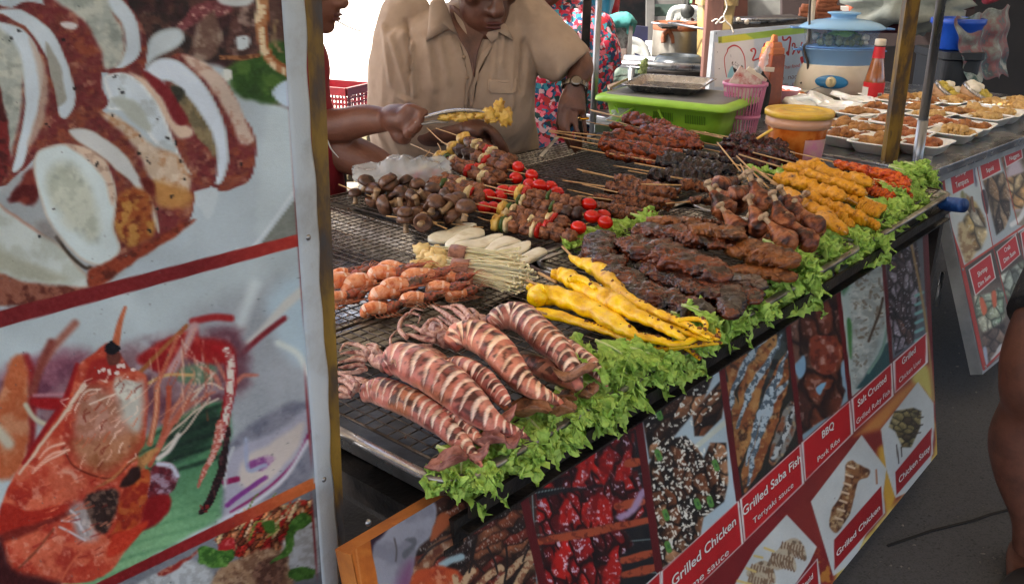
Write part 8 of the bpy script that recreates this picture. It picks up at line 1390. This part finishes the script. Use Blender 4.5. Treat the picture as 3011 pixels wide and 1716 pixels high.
# legs (hidden behind the cart)
for sg in (-.09, .09): bp_ += [limb([m(1290+0*sg,1300,.14)+[sg,0,-.05], m(1290,1300,.16)*[1,1,0]+[sg,0,.45], m(1290,1300,.18)*[1,1,0]+[sg,0,.06]], [.085,.06,.045]), blob(m(1290,1300,.10)*[1,1,0]+[sg,-.03,.035], (.05,.12,.035), 1, 0)]
bp_ += [blob(m(1290,1150,.10), (.17,.10,.16), 2, 0)]
remesh(bp_, 'body', skin_d, root, .0055, 4); face_bits(hq, hR, 1.34, root, skin_d)
shirt_c = M('tan_cotton_shirt', [(148,126,108),(172,150,130),(160,138,120)], 7, .85, .35, 420, rnd=False)
def folds(V, N):
    X, Y = proj(V); ln = lambda x0, y0, x1, y1, w_, a: (lambda d: a*np.exp(-(d/w_)**2))(np.abs((X-(900+x0*.357))*(-(y1-y0))+(Y-y0*.357)*(x1-x0))/math.hypot(x1-x0, y1-y0))*sst(0, 25, np.minimum(Y-min(y0, y1)*.357+12, max(y0, y1)*.357-Y+12))
    r = .007*nz(V*[1,1,.5], 9, 3)+.005*(.5-np.abs(nz(V*[1,1,.4], 15, 5))*2)+.0025*nz(V*[1,1,.5], 36, 7)
    for a in ((830,170,860,620,5,-.010),(860,350,890,800,6,.010),(1000,330,1060,760,9,.006),(1090,300,1180,700,8,.007),(1180,300,1380,660,7,.008),(1250,420,1370,640,5,-.006),(1620,300,1600,560,7,.007),(1560,330,1540,640,6,.006),(1790,330,1770,760,6,-.011),(1850,350,1980,700,8,.006),(1700,330,1690,900,7,.005),(700,300,840,780,8,.006),(780,800,900,860,6,.008),(640,200,700,700,8,.006),(1340,700,1330,1000,4,-.007),(2080,640,2100,560,5,.006)): r = r+ln(*a)*1.7
    return r
st_p = [tube([m(1180,40,.05), m(1220,130,.04), m(1260,330,.0), m(1220,600,-.02), m(1190,850,-.01), m(1200,1060,.04), m(1260,1290,.1)], [(.16,.07),(.25,.10),(.265,.13),(.265,.14),(.275,.145),(.28,.15),(.28,.15)], 40, 40, up=(0,-1,0), power=.85),
        tube([m(1500,110,.04), m(1740,160,.02), m(1950,330,-.01), m(2110,470,-.04), m(2190,560,-.05)], [(.10,.09),(.10,.10),(.095,.09),(.088,.08),(.084,.076)], 30, 28), tube([m(1000,90,.05), m(840,170,.03), m(790,420,.0), m(755,680,-.02), m(775,860,-.03)], [(.10,.09),(.092,.10),(.09,.10),(.096,.10),(.102,.10)], 30, 28)]
sm = remesh(st_p, 'shirt', shirt_c, root, .008, 6, disp=folds)
# open neck: the collar, placket, pocket and seams as cloth pieces on the shirt front
def cloth_piece(name, pts, off, th=.004, mt=shirt_c, zc='C', sub=True):
    W = []
    from mathutils.bvhtree import BVHTree
    global _bvh
    for p in cpoly(pts, 3) if sub else pts:
        d = ray(*T(zc, p)); h = _bvh.ray_cast(Vector(CAMP), Vector(d)); q = np.array(h[0]) if h[0] else PY(T(zc, p), YM-.13)
        W.append(q-nrm(d)*off)
    W = np.array(W); k = len(W); c = W.mean(0); n = -nrm(c-CAMP); V = np.vstack([W-n*.012, W, c+(W-c)*.82+n*th, c[None]+n*th*1.2]); F = grid_faces(3, k).tolist()+[[2*k+i, 2*k+(i+1) % k, 3*k] for i in range(k)]; return mk(name, V, F, mt, root)
from mathutils.bvhtree import BVHTree
me_ = sm.data; wv = [Vector(v.co)+Vector(absloc(sm)) for v in me_.vertices]; _bvh = BVHTree.FromPolygons(wv, [list(p.vertices) for p in me_.polygons])
cloth_piece('open_neck', ((1180,40),(1330,120),(1480,180),(1475,270),(1425,400),(1400,520),(1386,640),(1366,570),(1330,440),(1235,270)), .011, .003, skin_d)
cloth_piece('collar', ((1020,20),(1060,-20),(1140,0),(1190,130),(1250,290),(1180,245),(1080,290),(985,345),(1000,250)), .012, .008, sub=False); cloth_piece('collar', ((1480,200),(1590,150),(1650,210),(1712,335),(1640,290),(1590,262),(1580,320),(1525,355),(1480,290)), .012, .008, sub=False)
cloth_piece('placket', ((1250,290),(1290,330),(1345,420),(1378,560),(1372,640),(1335,760),(1332,900),(1300,900),(1310,740),(1330,620),(1310,480)), .006, .004, sub=False); cloth_piece('placket', ((1525,355),(1440,430),(1400,560),(1385,650),(1350,760),(1340,900),(1372,890),(1378,760),(1410,660),(1440,520),(1530,390)), .005, .004, sub=False)
cloth_piece('pocket', ((1500,655),(1735,660),(1738,760),(1700,775),(1520,770),(1498,740)), .005, .003, sub=False)
mk('pocket_flap', *tube([np.array(_bvh.ray_cast(Vector(CAMP), Vector(ray(*T('C',p))))[0] or m(*p)) for p in ((1505,655),(1580,672),(1660,675),(1733,655))], .004, 20, 6), shirt_c, root)
for p in ((1300,470),(1330,640)): q = _bvh.ray_cast(Vector(CAMP), Vector(ray(*T('C',p))))[0]; mk('button', *lathe(np.array(q or m(*p)), [(.0001,.008),(.006,.008),(.0065,.004)], 14, ((1,0,0),(0,0,1),(0,-1,0))), M('shirt_button', (150,124,100)), root)
# trousers
V, F = join([tube([m(1260,1180,.12), m(1260,1400,.14), m(1260,1400,.14)*[1,1,0]+UP*.62], [(.26,.13),(.25,.13),(.22,.12)], 12, 30, up=(0,-1,0))]+[tube([m(1260,1300,.16)*[1,1,0]+[sg*.10,0,.66], m(1260,1300,.17)*[1,1,0]+[sg*.10,0,.1]], [.115,.085], 8, 20) for sg in (-1, 1)]); mk('trousers', V, F, M('khaki_trousers', [(120,96,74),(140,114,90)], 9, .85, .3, 300, rnd=False), root)
# watch and ring
wch = M('steel_watch', (120,112,104), rough=.25, metal=1); wa = nrm(m(2195,800,-.11)-el_r); wq = m(2212,705,-.10); e1 = nrm(np.cross(wa, (0,-1,0))); e2 = np.cross(wa, e1)
wt_ = thing('wristwatch', 'steel bracelet watch on the tan shirted man\'s wrist', 'watch', wq); lk = [box(wq+e1*math.cos(a)*.041+e2*math.sin(a)*.036, (.011,.018,.0045), (nrm(-e1*math.sin(a)*.041+e2*math.cos(a)*.036), wa, nrm(e1*math.cos(a)+e2*math.sin(a))), bev=.0015) for a in np.arange(20)/20*6.283]; mk('bracelet', *join(lk), wch, wt_); mk('case', *lathe(wq-e2*.038, [(.001,.005),(.014,.005),(.018,.001),(.018,-.006)], 24, (e1, wa, -e2)), wch, wt_)
mk('ring', *tube([kx[3]*.4+tp_[3][1]*.6+np.array([math.cos(a)*.0155, -math.sin(a)*.0155, 0]) for a in np.linspace(0, 6.283, 20)], .0032, 0, 8, cap=False), M('gold_ring', (206,150,50), rough=.25, metal=1), root)
# knife held by the hand
kn_ = thing('knife', 'long steel spatula held downward in the vendor\'s left hand', 'knife', m(2090,1110,-.15)); mk('blade', *bar(m(2110,1085,-.13), m(1930,1290,-.17), .012, .003, up=(0,-.5,.8), bev=.0008), tray_m, kn_); mk('handle', *rod(m(2075,1120,-.135), m(2320,890,-.10), .009, 12), M('black_handle', (20,18,18)), kn_)
# ---------------------------------------------------------------- person in red with tongs (mostly behind the banner)
YR = 2.5; r_ = lambda x, y, o=0.: PY(T('C', (x, y)), YR+o)
rt = thing('person', 'person in dark red shirt reaching in from behind the yellow post with tongs', 'person', r_(-120, 900, .1)*[1,1,0])
fp_, fq, fR = headp(r_(10, -120, -.0), 1.06, nrm([.93,-.28,-.22]), UP, skin_m, 'x')
pp = fp_+[tube([r_(-160,220,.04), r_(-110,60,.03), r_(-40,-60,.0)], [.075,.062,.06], 14, 18), limb([r_(-300,330,.05), r_(-220,700,.02), r_(60,1030,-.0), r_(170,1060,-.03)], [.06,.052,.05,.047]), limb([r_(90,1040,-.0), r_(300,1030,-.03), r_(480,990,-.06), r_(640,985,-.09), r_(700,970,-.10)], [(.043,.045),(.045,.047),(.040,.043),(.032,.034),(.031,.032)])]
kr = [r_(870,905,-.15), r_(905,960,-.155), r_(895,1020,-.155), r_(860,1070,-.15)]; wrr = r_(700,970,-.10)
fr_ = [[kr[0], r_(930,935,-.18), r_(945,960,-.20), r_(930,985,-.205)], [kr[1], r_(945,985,-.19), r_(930,1030,-.205), r_(890,1030,-.205)], [kr[2], r_(925,1050,-.19), r_(890,1080,-.205), r_(850,1065,-.205)], [kr[3], r_(880,1110,-.185), r_(840,1125,-.195), r_(805,1100,-.195)]]
pp += [blob(r_(830,985,-.175), (.03,.02,.032), 1, .0), blob(r_(870,1040,-.18), (.02,.015,.02), 1, 0)]; pp += hand(wrr, fr_, UP, 1.1, [r_(840,890,-.17), r_(920,905,-.185), r_(985,925,-.19)]); pp += [tube([r_(690,970,-.10), r_(770,970,-.125), r_(870,985,-.15)], [(.035,.034),(.036,.05),(.030,.052)], 16, 20, up=(0,-1,0)), tube([r_(720,1040,-.11), r_(790,1110,-.14), r_(850,1110,-.15)], [.02,.028,.02], 10, 12)]
# other forearm, lower
pp += [limb([r_(-100,1150,.1), r_(140,1200,.05), r_(330,1260,.02), r_(560,1350,.0), r_(700,1400,-.02)], [.06,.06,.058,.05,.034])]
w3 = r_(700,1400,-.02); k3 = [w3+[.07,-.02,.0], w3+[.075,-.02,-.02], w3+[.07,-.02,-.04], w3+[.06,-.01,-.055]]; pp += hand(w3, [[k, k+[.03,-.01,-.015], k+[.045,-.01,-.035], k+[.04,-.01,-.055]] for k in k3], UP, 1.1, [w3+[.04,-.05,.0], w3+[.07,-.06,-.01], w3+[.09,-.055,-.03]])
for sg in (-.1, .1): pp += [limb([r_(-320,900,.1)*[1,1,0]+[sg,0,.8], r_(-320,900,.1)*[1,1,0]+[sg,0,.45], r_(-320,900,.12)*[1,1,0]+[sg,0,.06]], [.08,.058,.045]), blob(r_(-320,900,.06)*[1,1,0]+[sg,-.03,.035], (.05,.12,.035), 1, 0)]
pp += [tube([r_(-320,250,.06), r_(-320,900,.06), r_(-320,900,.06)*[1,1,0]+UP*.78], [(.14,.08),(.13,.09),(.14,.09)], 12, 20, up=(0,-1,0))]
remesh(pp, 'body', skin_m, rt, .0062, 5); face_bits(fq, fR, 1.06, rt)
redsh = M('dark_red_shirt', [(110,12,24),(140,18,32)], 6, .8, .4, 300, rnd=False)
remesh([tube([r_(-330,200,.04), r_(-330,420,.02), r_(-330,800,.02), r_(-320,1200,.02), r_(-320,1600,.04)], [(.13,.09),(.165,.12),(.18,.13),(.205,.14),(.235,.14)], 30, 36, up=(0,-1,0)), tube([r_(-300,300,.03), r_(-220,600,.02), r_(-320,900,.0)], [.10,.09,.08], 16, 20)], 'shirt', redsh, rt, .008, 4, disp=lambda V, N: .005*nz(V, 12, 2)+.003*nz(V, 30, 3))
dots_ = M('pale_shirt_print', (196,150,140)); 
for p in ((185,720),(200,760),(180,800),(165,660),(160,760)): q = r_(p[0]-20, p[1], -.15); 
mk('trousers', *join([tube([r_(-320,900,.10)*[1,1,0]+[sg*.1,0,.85], r_(-320,900,.12)*[1,1,0]+[sg*.1,0,.1]], [.12,.09], 8, 20) for sg in (-1, 1)]), M('dark_trousers', (30,30,36), rough=.9), rt)
# tongs and the slices in them
tg = thing('tongs', 'steel tongs holding pale grilled slices above the kebabs', 'tongs', r_(1150, 960, -.19)); 
mk('upper_arm', *tube([r_(905,985,-.19), r_(1000,955,-.19), r_(1180,915,-.19), r_(1330,905,-.19), r_(1440,915,-.19), r_(1480,930,-.19)], [(.010,.004),(.011,.004),(.012,.005),(.011,.004),(.009,.003),(.007,.002)], 30, 10, up=(0,0,1)), tray_m, tg)
mk('lower_arm', *tube([r_(900,1000,-.20), r_(950,1018,-.20), r_(1060,1005,-.20), r_(1170,1005,-.20)], [(.010,.004),(.010,.004),(.010,.004),(.008,.003)], 20, 10, up=(0,0,1)), tray_m, tg)
py_m = km['P']
for i, (x, y, sx_, sz_) in enumerate(((1150,970,.018,.008),(1215,960,.016,.009),(1280,960,.015,.012),(1350,955,.012,.008),(1430,950,.014,.009),(1505,945,.016,.018),(1590,900,.014,.022),(1640,965,.017,.020),(1540,990,.012,.006))): tag(mk('grilled_slice', *blob(r_(x, y, -.19), (sx_,.008,sz_), i, .3, 2.5, .7, amp2=.15), py_m, loc=r_(x, y, -.19)), 'pale grilled slice in the tongs, %s from the hand' % ['first','second','third','fourth','fifth','sixth','tall upright one seventh','last','lowest one eighth'][i], 'food slice', 'slices held in the tongs')
# ---------------------------------------------------------------- woman in the floral shirt
YW = 4.0; w_ = lambda x, y, o=0.: PY(T('C', (x, y)), YW+o); rw = thing('person', 'person in bright floral blouse and dark trousers standing behind the vendor', 'person', w_(1990, 700, .1)*[1,1,0])
wp_, wq_, wR = headp(w_(1990, -230, .0), 1.15, nrm([-.25,-.9,-.1]), UP, skin_m, 'x'); wp_ += [tube([w_(1990,300,.05), w_(1980,100,.03), w_(1985,-120,.02)], [(.10,.06),(.075,.065),(.065,.06)], 16, 18), tube([w_(2000,200,.08), w_(2000,600,.08), w_(1980,1100,.1)], [(.17,.08),(.15,.09),(.17,.10)], 14, 22, up=(0,-1,0)), limb([w_(2260,200,.06), w_(2420,500,.04), w_(2440,680,.0), w_(2380,800,-.05)], [.055,.048,.042,.034]), limb([w_(1780,200,.06), w_(1720,500,.04), w_(1760,760,.0)], [.055,.045,.036])]
k4 = w_(2380,800,-.05); wp_ += hand(k4, [[k4+[-.03+.02*j,-.02,-.07], k4+[-.03+.02*j,-.03,-.10], k4+[-.03+.02*j,-.03,-.12], k4+[-.028+.02*j,-.025,-.14]] for j in range(4)], UP, 1., [k4+[-.045,-.02,-.03], k4+[-.055,-.03,-.06], k4+[-.05,-.035,-.08]])
for sg in (-.09, .09): wp_ += [limb([w_(1990,900,.1)*[1,1,0]+[sg,0,.75], w_(1990,900,.1)*[1,1,0]+[sg,0,.42], w_(1990,900,.12)*[1,1,0]+[sg,0,.06]], [.08,.055,.04]), blob(w_(1990,900,.06)*[1,1,0]+[sg,-.03,.035], (.045,.11,.035), 1, 0)]
remesh(wp_, 'body', skin_m, rw, .008, 5); face_bits(wq_, wR, 1.15, rw)
flo, N_, L_, b0 = nodes('floral_cotton'); tc = N_.new('ShaderNodeTexCoord'); vo = N_.new('ShaderNodeTexVoronoi'); vo.inputs['Scale'].default_value = 62; no = N_.new('ShaderNodeTexNoise'); no.inputs['Scale'].default_value = 30; vm = N_.new('ShaderNodeVectorMath'); vm.operation = 'MULTIPLY_ADD'; vm.inputs[1].default_value = (.04,.04,.04)
L_.new(tc.outputs['Object'], no.inputs['Vector']); L_.new(no.outputs['Color'], vm.inputs[0]); L_.new(tc.outputs['Object'], vm.inputs[2]); L_.new(vm.outputs[0], vo.inputs['Vector']); rp2 = N_.new('ShaderNodeValToRGB'); rp2.color_ramp.interpolation = 'CONSTANT'; sp = N_.new('ShaderNodeSeparateColor'); L_.new(vo.outputs['Color'], sp.inputs[0]); L_.new(sp.outputs[0], rp2.inputs[0]); e = rp2.color_ramp.elements
for i, c in enumerate(((20,50,90),(190,40,70),(60,140,160),(226,110,130),(24,60,60),(170,24,50),(206,170,180),(30,90,130),(160,40,40))):
    el = e[i] if i < 2 else e.new(i/9); el.position = i/9; el.color = (*lin(c), 1)
L_.new(rp2.outputs[0], b0.inputs['Base Color']); b0.inputs['Roughness'].default_value = .8
remesh([tube([w_(1990,20,.05), w_(2000,200,.03), w_(2030,500,.0), w_(2040,760,.0), w_(1990,1000,.02), w_(1980,1130,.04)], [(.13,.07),(.27,.11),(.27,.14),(.25,.14),(.22,.15),(.20,.15)], 34, 34, up=(0,-1,0), power=.85), tube([w_(2180,120,.03), w_(2380,350,.0), w_(2440,580,.0)], [.10,.095,.09], 18, 20), tube([w_(1830,100,.03), w_(1740,350,.02), w_(1720,500,.0)], [.09,.09,.085], 16, 20)], 'blouse', flo, rw, .01, 5, disp=lambda V, N: .006*nz(V, 10, 6)+.003*nz(V, 24, 7))
mk('trousers', *join([tube([w_(1985,1020,.08), w_(1985,1150,.08), w_(1985,1150,.08)*[1,1,0]+UP*.62], [(.20,.13),(.20,.13),(.19,.12)], 10, 26, up=(0,-1,0))]+[tube([w_(1985,1150,.08)*[1,1,0]+[sg*.09,0,.66], w_(1985,1150,.1)*[1,1,0]+[sg*.09,0,.1]], [.10,.075], 8, 20) for sg in (-1, 1)]), M('speckled_navy', [(18,20,30),(30,34,46),(70,74,84)], 160, .9, 0, rnd=False), rw)
# ---------------------------------------------------------------- passer-by at the right edge
YP = 1.86; q_ = lambda x, y, o=0.: PY((x, y), YP+o); rp3 = thing('person', 'bare legged passer-by in black shorts and dark sandal at the right edge', 'person', q_(2985, 1690)*[1,1,0])
ft = q_(2985, 1690)*[1,1,0]; kneez = q_(3010, 1150)[2]
lp_ = [limb([q_(3350,700,.2), q_(3150,900,.05), q_(3060,1040,.0), q_(3032,1130,-.01), q_(3030,1190,.01), q_(3005,1290,.03), q_(3010,1400,.02), q_(3030,1520,.0), q_(3034,1610,.0)], [(.10,.10),(.095,.095),(.08,.082),(.066,.07),(.062,.066),(.072,.076),(.062,.065),(.042,.046),(.042,.048)], 50, 26)]
hl = q_(3034,1615,.0); lp_ += [tube([hl+[.02,.06,-.03], hl+[.0,.02,-.045], hl+[-.03,-.06,-.055], hl+[-.05,-.13,-.06]], [(.034,.036),(.04,.034),(.045,.026),(.044,.016)], 20, 20, up=(0,0,1))]+[blob(hl+[-.075+.018*k,-.155-.004*k,-.065], (.009,.024,.009), k, 0) for k in range(5)]
l2 = [limb([q_(3480,700,.25), q_(3400,900,.2), q_(3380,1150,.2), q_(3370,1300,.25), q_(3400,1500,.3)], [.1,.09,.062,.07,.04], 30, 20), blob(q_(3400,1540,.25), (.045,.12,.03), 1, 0)]
top = q_(3460, 640, .25); tor = [tube([top+UP*.0, top+UP*.35, top+UP*.62], [(.16,.11),(.17,.11),(.18,.10)], 12, 22, up=(0,-1,0)), tube([top+UP*.62, top+UP*.78], [.055,.055], 6, 16), limb([top+[-.19,0,.58], top+[-.23,.02,.3], top+[-.2,-.06,.08]], [.05,.042,.03]), limb([top+[.19,0,.58], top+[.23,.02,.3], top+[.2,-.06,.08]], [.05,.042,.03])]
for sg in (-1, 1):
    wv_ = top+[sg*.2,-.06,.08]; tor += hand(wv_, [[wv_+[.012*(j-1.5),-.02,-.06], wv_+[.012*(j-1.5),-.03,-.09], wv_+[.012*(j-1.5),-.03,-.11], wv_+[.012*(j-1.5),-.025,-.13]] for j in range(4)], UP, .95, [wv_+[-.03*sg,-.02,-.03], wv_+[-.035*sg,-.03,-.06], wv_+[-.03*sg,-.03,-.08]])
hd, hq2, hR2 = headp(top+UP*.88, 1.0, nrm([-.2,-1,-.1]), UP, skin_m, 'x'); leg_m = M('dim_brown_skin', [(70,40,30),(98,60,46),(60,34,26)], 12, .55, .3, 300, rnd=False)
remesh(lp_+l2+tor+hd, 'body', leg_m, rp3, .0075, 4); face_bits(hq2, hR2, 1., rp3)
blk_c = M('black_cloth', [(10,10,13),(20,20,24)], 12, .9, .4, 200, rnd=False)
mk('shorts', *join([tube([top+UP*.06, q_(3220,800,.08), q_(3098,965,.0)], [(.15,.12),(.13,.12),(.105,.11)], 16, 26), tube([top+[.05,.05,.04], q_(3330,960,.2)], [.15,.12], 8, 24)]), blk_c, rp3); remesh([tube([top-UP*.02, top+UP*.35, top+UP*.64], [(.19,.13),(.20,.13),(.17,.11)], 14, 26, up=(0,-1,0))], 't_shirt', blk_c, rp3, .012, 3)
snd = thing('sandal', 'dark rubber sandal on the passer-by\'s foot', 'sandal', hl*[1,1,0]); mk('sole', *tube([hl+[.03,.085,-.085], hl+[.0,.02,-.082], hl+[-.035,-.07,-.085], hl+[-.06,-.19,-.085]], [(.036,.014),(.044,.014),(.052,.014),(.040,.012)], 24, 20, up=(0,0,1)), M('dark_rubber', (16,16,18), rough=.7), snd); mk('strap', *tube([hl+[.02,-.06,-.075], hl+[.0,-.055,-.035], hl+[-.035,-.065,-.022], hl+[-.075,-.075,-.04], hl+[-.09,-.08,-.075]], [(.026,.004)]*5, 24, 8, up=(0,0,1)), M('dark_leather', (24,22,24), rough=.5), snd)
